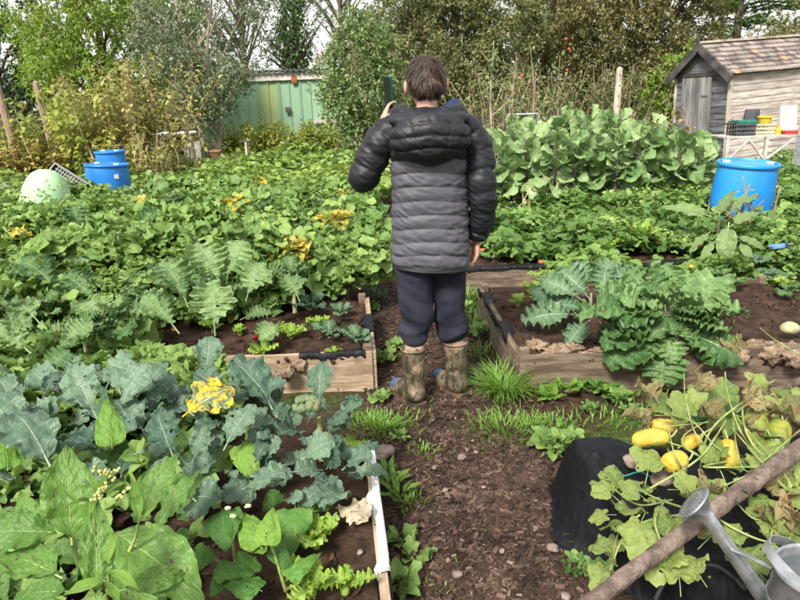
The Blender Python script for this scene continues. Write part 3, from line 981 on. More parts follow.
def shed():
    p = gp(724, 171, 0)
    W, D, E, Rg = 1.22, 2.5, 1.66, 2.12     # gable width, depth, eaves, ridge
    root = empty('garden_shed', (p.x, p.y, -0.02), 'weathered wooden garden shed with black gable end and shingle roof', 'shed')
    # local frame: origin at the near corner; gable runs along +Y' (to the back left), the long side along +X'
    root.rotation_euler = (math.radians(0.5), math.radians(-2.8), math.radians(-8))
    ga = math.radians(118)                # direction of the gable on plan
    gd = np.array([math.cos(ga), math.sin(ga), 0]); sdn = np.array([math.cos(ga - math.pi / 2), math.sin(ga - math.pi / 2), 0])
    R = np.stack([sdn, gd, [0, 0, 1]], 1)  # columns: side, gable, up
    loc = lambda v: tuple(R @ np.array(v, float))
    n = 15                                # long side: overlapping boards
    for k in range(n):
        z0, z1 = E * k / n, E * (k + 1) / n + 0.012
        cut = D * random.uniform(.3, .7)
        for a, b in ((0.04, cut), (cut + .004, D)):
            V = [(a, 0.0, z0), (b, 0.0, z0), (b, .03, z0), (a, .03, z0), (a, .010, z1), (b, .010, z1), (b, .03, z1), (a, .03, z1)]
            V = (np.array(V) - [0, 0.012, 0]) @ R.T
            link('board', mkmesh('board', V, [BOXF], M['shedside'], smooth=False), root)
    for k in range(n + 4):                # gable boards, cut to the roof slope
        z0 = E * k / n; z1 = z0 + E / n + 0.008
        hw = lambda z: W / 2 if z < E else max(0, W / 2 * (1 - (z - E) / (Rg - E)))
        h0, h1 = hw(z0), hw(z1)
        if h0 < .03:
            break
        segs = ((-h0, -h1, h0, h1),)
        V = []
        for a0, a1, b0, b1 in segs:
            V = [(.0, W / 2 + a0, z0), (.0, W / 2 + b0, z0), (.03, W / 2 + b0, z0), (.03, W / 2 + a0, z0), (.010, W / 2 + a1, z1), (.010, W / 2 + b1, z1), (.03, W / 2 + b1, z1), (.03, W / 2 + a1, z1)]
        V = (np.array(V) - [.012, 0, 0]) @ R.T
        link('board', mkmesh('board', V, [BOXF[:, ::-1]], M['sheddark'], smooth=False), root)
    MB().box((D - .1, W - .1, E - .02), (D / 2, W / 2, E / 2 - .01)).box((D - .1, .1, Rg - E - .08), (D / 2, W / 2, E + (Rg - E) / 2 - .06))
    core = MB().box((D - .1, W - .1, E - .03), (D / 2 + .02, W / 2, E / 2 - .02), R=None)
    V = np.concatenate(core.V) @ R.T
    link('inner_frame', mkmesh('inner_frame', V, [BOXF], M['bargebd'], smooth=False), root)
    door = link('door', None, root)
    door.empty_display_size = .1
    for k in range(5):                    # door of upright boards, ajar by a finger
        y0 = .36 + k * .135
        V = (BOXV * [.03, .128, E - .12] + [-.055, y0 + .065, (E - .12) / 2 + .06]) @ R.T
        link('door_board', mkmesh('door_board', V, [BOXF], M['sheddoor'], smooth=False), door)
    for nm, sz, c in (('hinge', (.012, .16, .035), (-.062, .48, E * .78)), ('hinge', (.012, .16, .035), (-.062, .48, E * .22)), ('latch', (.03, .10, .035), (-.068, 1.16, E * .48))):
        b = MB().box(sz, c)
        link(nm, mkmesh(nm, np.concatenate(b.V) @ R.T, [BOXF], M['blackpl'] if nm == 'latch' else M['metal'], smooth=False), door)
    for nm, sz, c, mt in (('corner_trim', (.05, .05, E), (0.0, -.0, E / 2), 'post'), ('corner_trim', (.05, .05, E), (0.0, W, E / 2), 'post'), ('corner_trim', (.05, .05, E), (D, 0, E / 2), 'post'),
                          ('lintel', (.03, W - .06, .06), (-.04, W / 2, E - .015), 'bargebd'), ('eaves_trim', (D + .1, .035, .10), (D / 2, -.032, E - .02), 'shedside')):
        b = MB().box(sz, c)
        link(nm, mkmesh(nm, np.concatenate(b.V) @ R.T, [BOXF], M[mt], smooth=False), root)
    sl = math.atan2(Rg - E, W / 2)
    roof = link('roof', None, root)
    roof.empty_display_size = .1
    ov = .10
    rows, SL = 7, math.hypot(W / 2, Rg - E) + ov
    sh = [mkmesh('shingle', (BOXV * [.112, SL / rows + .05, .012] + [0, 0, 0]) @ np.eye(3), [BOXF], M[m_], smooth=False) for m_ in ('shingle', 'shingle', 'shingle', 'shingle_r')]
    for side in (-1, 1):
        # slope deck
        b = MB().box((D + .24, SL, .02), (0, 0, 0))
        mid = np.array([D / 2 - .0, W / 2 + side * (math.cos(sl) * SL / 2), Rg - math.sin(sl) * SL / 2 + .01])
        Rs = rotx(-side * sl)
        V = (np.concatenate(b.V) @ Rs.T + mid) @ R.T
        link('deck', mkmesh('deck', V, [BOXF], M['bargebd'], smooth=False), roof)
        for r in range(rows):
            for c in range(22):
                if side == 1 and c > 8:
                    continue
                x = -.12 + c * .116 + (r % 2) * .055
                if x > D + .1:
                    continue
                dist = SL * (r + .5) / rows
                m = sh[3] if random.random() < .035 else sh[0]
                o = link('shingle', m, roof)
                pos = np.array([x, W / 2 + side * math.cos(sl) * dist, Rg - math.sin(sl) * dist + .035])
                RR = R @ (rotx(-side * (sl - .09)) @ rotz(random.uniform(-.02, .02)))
                pw = R @ pos
                o.matrix_local = Matrix(((*RR[0], pw[0]), (*RR[1], pw[1]), (*RR[2], pw[2]), (0, 0, 0, 1)))
        # bargeboards on the gable
        L = SL + .06
        b = MB().box((.03, L, .13), (0, 0, 0))
        mid = np.array([-.135, W / 2 + side * math.cos(sl) * L / 2, Rg - math.sin(sl) * L / 2 - .02])
        V = (np.concatenate(b.V) @ rotx(-side * sl).T + mid) @ R.T
        link('bargeboard', mkmesh('bargeboard', V, [BOXF], M['bargebd'], smooth=False), root)
    b = MB().box((D + .24, .10, .035), (D / 2, W / 2, Rg + .055))
    link('ridge_cap', mkmesh('ridge_cap', np.concatenate(b.V) @ R.T, [BOXF], M['post'], smooth=False), roof)
    b = MB().box((.035, .07, .30), (-.15, W / 2, Rg + .06), taper=.35)
    link('finial', mkmesh('finial', np.concatenate(b.V) @ R.T, [BOXF], M['bargebd'], smooth=False), root)


shed()


# ------------------------------------------------------------------ work table by the shed and what stands on it
def table_scene():
    Y = 9.6
    a = at(727, 137, Y); b = at(806, 137, Y)
    zt = a.z; x0, x1 = a.x, b.x + .25
    dpt = .55
    root = empty('work_table', ((x0 + x1) / 2, Y + dpt / 2, 0), 'white framed slatted work table standing against the shed side', 'table')
    L = x1 - x0
    for k in range(5):
        MB().box((L, dpt / 5 - .012, .022), (0, -dpt / 2 + (k + .5) * dpt / 5, zt - .012)).build('slat', M['whitewood'], root)
    for sx in (-1, 1):
        for sy in (-1, 1):
            MB().box((.045, .045, zt - .025), (sx * (L / 2 - .03), sy * (dpt / 2 - .03), (zt - .025) / 2)).build('leg', M['whitewood'], root)
    MB().box((.045, .045, zt - .025), (-.10, -(dpt / 2 - .03), (zt - .025) / 2)).build('leg', M['whitewood'], root)
    for u0, u1 in ((-L / 2 + .05, -L / 2 + .33), (-.42 + .05, -.12), (-.08, .30)):
        s = 1 if u0 != -.42 + .05 else -1
        z0, z1 = (zt - .34, zt - .05)
        if s < 0:
            z0, z1 = z1, z0
        MB().tube([(u0, -dpt / 2 + .005, z0), (u1, -dpt / 2 + .005, z1)], .018, 6).build('brace', M['whitewood'], root)
    m_yel = surf('yellow_plastic', (.55, .38, .03), (.64, .46, .05), 4, .4, .05)
    m_red = surf('red_plastic', (.38, .03, .03), (.46, .06, .05), 4, .4, .05)
    m_teal = surf('teal_plastic', (.02, .14, .11), (.04, .20, .15), 4, .4, .05)
    m_crm = surf('cream_plastic', (.42, .38, .26), (.52, .47, .33), 4, .5, .05)
    m_gry = surf('grey_pot_plastic', (.05, .055, .06), (.09, .095, .10), 5, .5, .1)
    m_wht = surf('whitewashed_board', (.46, .40, .36), (.56, .50, .46), 3, .8, .2)

    def crate(nm, px0, px1, h, mat, label):
        u0, u1 = at(px0, 137, Y + .1).x, at(px1, 137, Y + .1).x
        w = u1 - u0
        r = empty(nm, ((u0 + u1) / 2, Y + .24, zt), label, 'crate')
        MB().box((w, .3, .012), (0, 0, .006)).build('base', mat, r)
        for k in range(3):
            z = .04 + k * (h - .05) / 2
            for s in (-1, 1):
                MB().box((w, .012, .03), (0, s * .15, z)).build('slat', mat, r)
                MB().box((.012, .276, .03), (s * (w / 2 - .006), 0, z)).build('slat', mat, r)
        for k in range(7):
            x = -w / 2 + .015 + (w - .03) * k / 6
            for s in (-1, 1):
                MB().box((.02, .010, h), (x, s * .138, h / 2)).build('upright', mat, r)
        return r

    crate('crate', 735, 754, .17, m_gry, 'dark ventilated crate with teal lining on the work table')
    crate('crate', 755, 774, .16, m_crm, 'cream ventilated plastic crate on the work table')
    p = at(742, 127, Y + .25)
    tag(MB().box((.30, .26, .045), (0, 0, 0), taper=1.08).box((.27, .23, .03), (0, 0, .02)).build('seed_tray', m_teal, loc=(p.x, p.y - .02, zt + .185)), 'flat teal tray resting on the dark crate', 'tray')
    p = at(764, 125, Y + .22)
    r = empty('tub', (p.x, Y + .22, zt + .155), 'yellow plastic tub on top of the cream crate', 'tub')
    MB().lathe([(.075, 0), (.095, .10), (.10, .10), (.10, .115), (.088, .115), (.07, .01)], 16, cap0=True, cap1=True).build('bowl', m_yel, r)
    MB().lathe([(.098, .085), (.105, .09), (.105, .10), (.098, .105)], 16, cap0=False, cap1=False).build('rim', m_yel, r)
    p = at(752, 125, Y + .42)
    r = empty('plant_pot', (p.x, Y + .46, zt), 'dark grey plant pot stood upside down at the back of the work table', 'pot')
    MB().lathe([(.15, 0), (.15, .03), (.135, .03), (.10, .36), (.02, .365)], 18).build('body', m_gry, r)
    MB().lathe([(.158, .0), (.158, .045), (.148, .045), (.148, 0)], 18, cap0=False, cap1=False).build('rim', m_gry, r)
    p = at(792, 132, Y + .2)
    tag(MB().box((.34, .22, .04), (0, 0, .02), taper=1.06).box((.31, .19, .03), (0, 0, .032)).build('seed_tray', m_red, loc=(p.x, Y + .2, zt)), 'red shallow tray on the work table', 'tray')
    p = at(777, 132, Y + .2)
    tag(MB().lathe([(.045, 0), (.05, .07), (.03, .085), (.03, .11), (.01, .112)], 14).build('jar', m_yel, loc=(p.x, Y + .18, zt)), 'small yellow jar between crate and red tray', 'jar')
    p = at(742, 121, Y + .3)
    tag(MB().box((.14, .11, .05), (0, 0, .025), taper=.85).box((.10, .07, .02), (0, 0, .058)).build('small_box', surf('pink_card', (.60, .22, .22), (.7, .35, .33), 5), loc=(p.x - .02, Y + .42, zt + .17)), 'small pinkish box behind the teal tray', 'box')
    p = at(790, 120, Y + .50)
    o = MB().box((.26, .022, .40), (0, 0, .20), jit=.004).box((.03, .03, .40), (-.1, .02, .2)).build('board', m_wht, loc=(p.x, Y + .52, zt))
    o.rotation_euler = (-.18, 0, 0)
    tag(o, 'pale board leaning on the shed behind the red tray', 'board')
    tag(MB().tube([(0, 0, 0), (.40, .04, .012)], .013, 6).box((.1, .05, .012), (.44, .04, .014)).build('trowel', M['bargebd'], loc=(at(722, 127, Y).x, Y + .15, zt + .175)), 'dark garden trowel laid across the crates on the table', 'trowel')
    # leaning metal sheet at the right edge
    p = gp(795, 180, 0)
    o = MB().box((.05, .5, 1.1), (0, 0, .55)).tube([(-.03, -.25, 0), (-.03, -.25, 1.12)], .015, 6).build('metal_sheet', M['metal'], loc=(at(797, 160, 9.2).x + .17, 9.2, 0))
    o.rotation_euler = (0, .12, .5)
    tag(o, 'grey metal sheet propped beside the work table', 'sheet')


table_scene()


# ------------------------------------------------------------------ barrels
def barrel(loc, r, h, mat, label, tilt=(0, 0, 0), lid=True):
    root = empty('barrel', loc, label, 'barrel')
    root.rotation_euler = tilt
    prof = [(r * .90, 0), (r * .97, .03), (r * 1.0, h * .12), (r * 1.035, h * .3), (r * 1.055, h * .5), (r * 1.035, h * .7), (r * .985, h * .90), (r * .955, h * .955)]
    MB().lathe(prof, 40).build('body', mat, root, True)
    MB().lathe([(r * .955, h * .945), (r * 1.03, h * .955), (r * 1.045, h * .965), (r * 1.045, h * .99), (r * 1.02, h), (r * .95, h), (r * .945, h * .975)], 40, cap0=False, cap1=False).build('rim', mat, root, True)
    if lid:
        MB().lathe([(r * .96, h * .97), (r * .9, h * .975), (r * .82, h * .985), (r * .4, h * 1.0), (r * .05, h * 1.003)], 40, cap0=False).build('top', mat, root, True)
        for a in (2.6, -.5):
            MB().lathe([(.035, 0), (.035, .014), (.028, .02), (.01, .02)], 14).build('bung', M['white'], root, True, loc=(r * .72 * math.cos(a), r * .72 * math.sin(a), h * .985))
    return root


p = at(752, 163, 5.95)
barrel((p.x, 6.1, 0), .262, p.z, M['blueR'], 'sky blue plastic drum with two pale bungs by the work table', (math.radians(3), math.radians(1.5), .3))
p = at(103, 165, 8.9)
bl = barrel((p.x, 8.9, 0), .275, p.z + .015, M['blue'], 'deep blue plastic barrel with small white sticker beside green dome', (math.radians(-2), math.radians(3), 0), lid=True)
s = at(122, 180, 8.62)
o = MB().box((.06, .004, .06)).build('sticker', M['white'], bl)
o.location = (0.205, -.205, p.z * .80); o.rotation_euler = (0, 0, .78)
p = at(101, 153, 9.7)
barrel((p.x, 10.0, 0), .215, p.z + .01, M['blue'], 'smaller blue barrel standing behind the one with the sticker')

# pale green dome bin
p = gp(44, 197, .12)
p = Vector((at(39, 190, 7.9).x, 7.9, 0))
prof = [(.33 * math.cos(t) ** .75, .76 * math.sin(t)) for t in np.linspace(0, 1.5, 16)]
root = empty('dome_bin', p, 'pale green plastic dome bin beside the blue barrels', 'bin')
root.rotation_euler = (0, math.radians(10), 0)
MB().lathe(prof, 36).build('dome', M['palegreen'], root, True)
MB().lathe([(.345, 0), (.35, .02), (.335, .04), (.328, .04)], 36, cap0=False, cap1=False).build('rim', M['palegreen'], root, True)
# black grid tray leaning on it
p = at(58, 172, 8.3)
root = empty('grid_tray', (at(66, 176, 8.35).x, 8.35, .42), 'black plastic grid tray leaning between green dome and blue barrel', 'tray')
root.rotation_euler = (math.radians(55), math.radians(32), math.radians(-12))
for k in range(11):
    MB().box((.70, .012, .03), (0, -.2 + k * .04, 0)).build('bar', M['blackpl'], root)
for k in range(17):
    MB().box((.012, .40, .026), (-.34 + k * .0425, 0, 0)).build('crossbar', M['blackpl'], root)
for s in (-1, 1):
    MB().box((.72, .02, .07), (0, s * .21, .012)).build('rim', M['blackpl'], root)
    MB().box((.02, .40, .07), (s * .35, 0, .012)).build('rim', M['blackpl'], root)

# low concrete edging wall, block pillar, posts
p0, p1 = at(-40, 184, 10.5), at(30, 182, 10.5)
root = empty('low_wall', (p1.x, 10.5, 0), 'low grey concrete block wall behind the green dome', 'wall')
for k in range(4):
    MB().box((.43, .18, p1.z + .05), (-.215 - k * .44, 0, (p1.z + .05) / 2), jit=.006).build('block', M['concrete'], root)
p = gp(193, 160, 0)
root = empty('block_pillar', (at(194, 150, 14).x, 14, 0), 'pale concrete block pillar beside the grey leaved tree', 'pillar')
for k in range(3):
    MB().box((.34, .3, .21), (random.uniform(-.01, .01), 0, .105 + k * .22), jit=.006).build('block', M['concrete'], root)


def post(px, py, Y, r, label, mat='post', lean=(0, 0), holes=0):
    t = at(px, py, Y)
    root = empty('fence_post', (t.x, Y, 0), label, 'post')
    k = 8
    MB().tube([(lean[0] * (q / (k - 1)) + random.uniform(-.006, .006), lean[1] * (q / (k - 1)), t.z * q / (k - 1) - (.05 if q == 0 else 0)) for q in range(k)], [r * (1.05 - .1 * q / (k - 1)) for q in range(k)], 8).build('shaft', M[mat], root)
    MB().lathe([(r, 0), (r * .8, .03), (r * .2, .05)], 8).build('cap', M[mat], root, loc=(lean[0], lean[1], t.z - .004))
    return root


post(3, 83, 12.0, .07, 'grey brown fence post standing clear beside the yellowing bush', 'postb', (-.12, 0))
post(41, 83, 13.0, .06, 'brown fence post half hidden in the tall shrub', 'postb', (-.1, 0))
w = post(618, 70, 11.0, .055, 'pale square cut post rising behind the sprout plants', 'post', (.03, 0))
for k in range(5):
    MB().tube([(0.02, -.058, 1.0 + k * .16), (.02, -.05, 1.0 + k * .16)], .012, 6).build('hole', M['bargebd'], w)
# terracotta chimney pot and white handled fork
p = gp(215, 165, 0)
root = empty('chimney_pot', (at(215, 150, 13.2).x, 13.2, 0), 'tall terracotta pot at the foot of the grey leaved tree', 'pot')
hz_ = at(215, 150, 13.2).z
MB().lathe([(.12, 0), (.12, .05), (.095, .08), (.09, hz_ - .1), (.115, hz_ - .06), (.115, hz_), (.08, hz_), (.075, hz_ - .2)], 18, cap1=True).build('body', M['terra'], root, True)
MB().lathe([(.118, hz_ - .045), (.13, hz_ - .04), (.13, hz_ - .015), (.118, hz_ - .01)], 18, cap0=False, cap1=False).build('rim', M['terra'], root, True)
t0, t1 = at(247, 165, 12.0), at(246, 142, 12.0)
root = empty('garden_fork', (t0.x, 12.0, 0), 'white shafted garden tool stuck upright before the bright bush', 'garden tool')
MB().tube([(0, 0, .02), (0.02, 0, t1.z)], .022, 8).build('shaft', M['whitewood'], root)
MB().tube([(-.07, 0, t1.z + .01), (.11, 0, t1.z + .01)], .022, 8).build('handle', M['bargebd'], root)
MB().box((.16, .02, .05), (0, 0, .05)).build('head', M['bargebd'], root)


def tubechair(px, py, Y, label):
    p = at(px, py, Y)
    w, h, dp = .42, p.z, .42
    root = empty('metal_chair', (p.x, Y, 0), label, 'chair')
    for s in (-1, 1):
        MB().tube([(s * w / 2, dp / 2, 0), (s * w / 2, dp / 2, h)], .014, 8).build('leg', M['metal'], root)
        MB().tube([(s * w / 2, -dp / 2, 0), (s * w / 2, -dp / 2, h * .55)], .014, 8).build('leg', M['metal'], root)
    for k in range(3):
        MB().tube([(-w / 2, dp / 2, h - .01 - k * .14), (w / 2, dp / 2, h - .01 - k * .14)], .014, 8).build('back_rail', M['metal'], root)
    for k in range(5):
        MB().box((w, .06, .02), (0, -dp / 2 + .04 + k * .085, h * .55)).build('seat_slat', M['metal'], root)


tubechair(526, 114, 8.9, 'grey tubular metal chair behind the sprout plants')
p = at(176, 133, 14.0)
root = empty('trailer_frame', (p.x, 14.0, 0), 'grey metal frame standing half hidden beside the concrete blocks', 'frame')
for s in (-.35, .35):
    for y in (-.2, .2):
        MB().tube([(s, y, 0), (s, y, p.z)], .02, 6).build('leg', M['metal'], root)
for y in (-.2, .2):
    MB().tube([(-.36, y, p.z), (.36, y, p.z)], .02, 6).build('rail', M['metal'], root)
MB().box((.7, .4, .015), (0, 0, p.z - .03)).build('shelf', M['concrete'], root)


# ================================================================== trees and hedges
def tleaf(n, c1, c2, blotch=None, thr=.6, trans=.3, rough=.5):
    return leafmat(n, c1, c2, None, 'none', trans=trans, bump=0, blotch=blotch, blotch_thr=thr, blotch_scale=2, rough=rough)


M['l_ash'] = tleaf('yellow_green_leaves', (0.125, 0.237, 0.031), (0.300, 0.413, 0.062), trans=.4)
M['l_dark'] = tleaf('dark_evergreen_leaves', (0.032, 0.072, 0.032), (0.080, 0.136, 0.056), trans=.15)
M['l_grey'] = tleaf('grey_green_leaves', (.10, .145, .075), (.24, .30, .16), (0.403, 0.372, 0.155), .66)
M['l_apple'] = tleaf('apple_leaves', (.11, .18, .06), (.25, .34, .13), (0.480, 0.432, 0.128), .64)
M['l_haw'] = tleaf('hawthorn_leaves', (.12, .15, .055), (.26, .28, .11), (0.384, 0.224, 0.096), .56)
M['l_brown'] = tleaf('rusty_hedge_leaves', (.125, .135, .050), (.28, .25, .095), (0.102, 0.170, 0.051), .6)
M['l_yel'] = tleaf('yellowing_shrub_leaves', (0.156, 0.247, 0.046), (0.390, 0.429, 0.091), (0.546, 0.442, 0.130), .56, trans=.4)
M['l_dry'] = tleaf('dry_seedhead_leaves', (.22, .23, .07), (.44, .41, .14), (0.163, 0.150, 0.050), .55, trans=.35)
M['l_bush'] = tleaf('bright_bush_leaves', (0.130, 0.208, 0.026), (0.338, 0.390, 0.052), (0.442, 0.351, 0.065), .6, trans=.35)
M['l_ivy'] = tleaf('ivy_leaves', (0.040, 0.096, 0.024), (0.112, 0.208, 0.048), trans=.15)
M['l_con'] = tleaf('conifer_sprays', (0.048, 0.112, 0.029), (0.160, 0.272, 0.064), trans=.15)
M['l_hedge'] = tleaf('mixed_hedge_leaves', (.075, .11, .04), (.20, .24, .09), (0.240, 0.160, 0.072), .6)
M['red'] = surf('red_apple_skin', (.50, .02, .015), (.62, .08, .03), 6, .3, 0)

TL = [tiny(.26), tiny(.32, .18), tiny(.22, .05)]
TL6 = [tiny6(.3), tiny6(.26, .2), tiny6(.34, .05, .3)]


def crown_points(c, r, nclump, seed, hollow=.35, gap=-.25, flat=0):
    rg = np.random.default_rng(seed)
    d = rsph(nclump * 3, rg)
    q = (hollow ** 3 + (1 - hollow ** 3) * rg.random(nclump * 3)) ** (1 / 3)
    P = d * q[:, None]
    P = P * (1 + .22 * vnoise(d, 1.7, seed))[:, None]
    keep = vnoise(P, 2.1, seed + 3) > gap
    P = P[keep][:nclump]
    return np.array(c) + P * np.array(r), P, rg


def foliage(C, out, rg, per, spray, L, up=.15, droop=.25, outw=.6):
    """sprays of leaves round each clump centre."""
    n = len(C)
    tw = max(1, per // 9)
    i = np.repeat(np.arange(n), tw)
    d = rsph(len(i), rg) + out[i] * outw + np.array([0, 0, up])
    d /= np.linalg.norm(d, axis=1)[:, None]
    ln = spray * rg.uniform(.5, 1.2, len(i))
    k = np.repeat(np.arange(len(i)), 9)
    s = rg.uniform(.08, 1.0, len(k))
    P = C[i][k] + d[k] * (ln[k] * s)[:, None] + np.array([0, 0, -1]) * (droop * ln[k] * s * s)[:, None] + rg.normal(0, .03 * spray, (len(k), 3))
    X = d[k] * .5 + rsph(len(k), rg) * .9 + np.array([0, 0, -droop])
    N = rsph(len(k), rg) * .7 + np.array([0, 0, .9])
    S = L * rg.uniform(.6, 1.25, len(k))
    tint = np.clip(np.repeat(rg.random(len(i)), 9) * .55 + rg.random(len(k)) * .45, 0, .999)
    return P, X, N, S, tint, (C[i], d, ln)


def tree(name, label, base, tr, cc, cr, nclump, per, L, leaf_m, bark_m, seed, stems=1, hollow=.35, gap=-.3, spray=.5, droop=.25, group=None, geo=None, limbs=40, cat='tree', twigs=True, outw=.6, top=None):
    C, D, rg = crown_points((0, 0, cc), cr, nclump, seed, hollow, gap)
    root = empty(name, base, label, cat, group)
    tb = MB()
    for s in range(stems):
        a = 6.28 * s / stems + seed
        sp = .0 if stems == 1 else cr[0] * .35
        topz = (top or cc + cr[2] * .55)
        pts = [(math.cos(a) * sp * .12, math.sin(a) * sp * .12, -.1)]
        for q in (.3, .6, 1.0):
            pts.append((math.cos(a) * sp * q + rg.normal(0, tr * .8), math.sin(a) * sp * q + rg.normal(0, tr * .8), topz * q))
        P = spline(pts, 14)
        r = tr / math.sqrt(stems) * np.linspace(1.15, .25, 14)
        r[0] *= 1.3
        tb.tube(P, r, 8)
        sel = rg.choice(len(C), min(limbs // stems, len(C)), replace=False)
        for k in sel:
            t = C[k]
            zf = np.clip((t[2] - np.linalg.norm(t[:2]) * .8) / topz, .2, .92)
            b = P[int(zf * 13)]
            mid = (b + t) / 2 + np.array([0, 0, .08 * np.linalg.norm(t - b)]) + rg.normal(0, .06, 3)
            r0 = max(.008, r[int(zf * 13)] * .5)
            tb.tube(spline([b, mid, t], 7), np.linspace(r0, r0 * .25, 7), 5)
    P, X, N, S, tint, tws = foliage(C, D / (np.linalg.norm(D, axis=1)[:, None] + .01), rg, per, spray, L, droop=droop, outw=outw)
    if twigs:
        c0, d, ln = tws
        sel = rg.choice(len(c0), min(len(c0), 260), replace=False)
        for k in sel:
            e = c0[k] + d[k] * ln[k]
            tb.tube([c0[k], (c0[k] + e) / 2 + rg.normal(0, .02, 3), e], [.008, .006, .003], 3, cap=False)
    tb.build('trunk', bark_m, root, True)
    ok = P[:, 2] > 0.02
    o = baked('crown', leaf_m, root, geo or TL, P[ok], X[ok], N[ok], S[ok], tint[ok], rg=rg)
    return root


def Xat(px, py, Y):
    return at(px, py, Y).x


def tbase(px, Y):
    return (Xat(px, 130, Y), Y, 0)


# far row
tree('evergreen_tree', 'dark evergreen tree behind the brown fence posts', tbase(5, 21), .18, 2.6, (2.4, 1.4, 2.8), 200, 90, .13, M['l_dark'], M['bark'], 1, hollow=.2, gap=-.5, spray=.5)
tree('ash_tree', 'yellow green feathery leaved tree towering over the tall shrubs', tbase(118, 17.5), .13, 3.6, (2.25, 1.6, 2.5), 230, 120, .135, M['l_ash'], M['bark'], 2, hollow=.25, gap=-.28, spray=.65, droop=.45, geo=[tiny(.16, .08), tiny(.2, .1)])
tree('willow_tree', 'grey green small leaved tree with two slim pale trunks', tbase(210, 14.5), .085, 2.75, (1.4, 1.1, 1.75), 210, 90, .078, M['l_grey'], M['barkpale'], 3, stems=2, hollow=.2, gap=-.22, spray=.45)
tree('apple_tree', 'bushy apple tree with pinkish stems before the container', tbase(362, 13.5), .06, 1.80, (.82, .7, 1.15), 170, 90, .082, M['l_apple'], M['barkpink'], 4, stems=2, hollow=.2, gap=-.3, spray=.36)
tree('hawthorn_tree', 'dense olive brown hawthorn behind the boy', tbase(455, 18), .14, 2.6, (2.2, 1.5, 2.6), 420, 126, .10, M['l_haw'], M['bark'], 5, hollow=.2, gap=-.36, spray=.5)
tree('hawthorn_tree', 'rounder green hawthorn between container and olive brown hawthorn', tbase(408, 22), .14, 2.4, (1.9, 1.4, 2.6), 220, 90, .10, M['l_grey'], M['bark'], 6, hollow=.2, gap=-.36, spray=.5)
tree('beech_tree', 'rusty brown dense tree beyond the pale post', tbase(622, 19), .2, 2.6, (2.6, 1.7, 3.2), 560, 126, .11, M['l_brown'], M['bark'], 7, hollow=.25, gap=-.6, spray=.5)
tree('bramble_bush', 'bright green bramble sprouting between rusty tree and shed', tbase(664, 15.5), .03, .95, (.55, .5, 1.15), 80, 70, .10, M['l_ash'], M['barkpale'], 8, stems=3, hollow=.1, gap=-.3, spray=.32, cat='bush')
tree('hedge_bush', 'olive brown hedge bush rising behind the shed roof', (Xat(800, 40, 20), 20, 0), .06, 1.75, (1.9, 1.3, 1.75), 230, 80, .10, M['l_haw'], M['bark'], 9, stems=3, hollow=.2, gap=-.4, spray=.4, cat='bush')
tree('hedge_bush', 'dull green hedge bush filling the gap behind the shed finial', (Xat(706, 80, 21), 21, 0), .06, 1.4, (1.5, 1.0, 1.6), 160, 80, .10, M['l_hedge'], M['bark'], 19, stems=3, hollow=.2, gap=-.4, spray=.4, cat='bush')
# taller, half bare trees with sky between
for k, (px, Y, h, lm, lab, trr) in enumerate([(300, 28, 3.8, 'l_ivy', 'ivy clad straight trunk rising behind the container', .22), (350, 30, 5.4, 'l_hedge', 'thin leaved tree with fine twigs behind the container', .16),
                                              (250, 27, 5.2, 'l_hedge', 'sparse twiggy tree between ash and ivy clad trunk', .12), (530, 26, 4.6, 'l_ivy', 'dark forked trunk with ivy showing sky through its limbs', .26), (560, 27, 4.8, 'l_hedge', 'dark leaning trunk beside the forked ivy trunk', .22)]):
    tree('bare_tree', lab, tbase(px, Y), trr, h, (2.1, 1.6, 2.6) if lm != 'l_ivy' else (1.25, 1.0, 3.1), 62, 54, .12, M[lm], M['bark'], 20 + k, hollow=.25, gap=-.2, spray=.8, limbs=46, top=h + 2.4)
# ivy on the two trunks
for k, (px, Y, tr) in enumerate([(300, 28, .30), (530, 26, .34)]):
    rg = np.random.default_rng(90 + k)
    n = 1500
    a = rg.uniform(0, 6.28, n); z = rg.uniform(.6, 5.2, n)
    rr = tr * (1.1 + .9 * rg.random(n)) * (1.1 + .3 * np.sin(z * 2.3))
    P = np.stack([np.cos(a) * rr, np.sin(a) * rr, z], 1)
    o = baked('ivy', M['l_ivy'], None, TL6, P, rsph(n, rg) + [0, 0, -.6], P * [1, 1, 0] + rsph(n, rg) * .2, .15 * rg.uniform(.7, 1.3, n), rg=rg)
    o.location = tbase(px, Y)
    tag(o, ('dark ivy climbing the straight trunk behind the container', 'dark ivy wrapped round the forked trunk')[k], 'ivy')


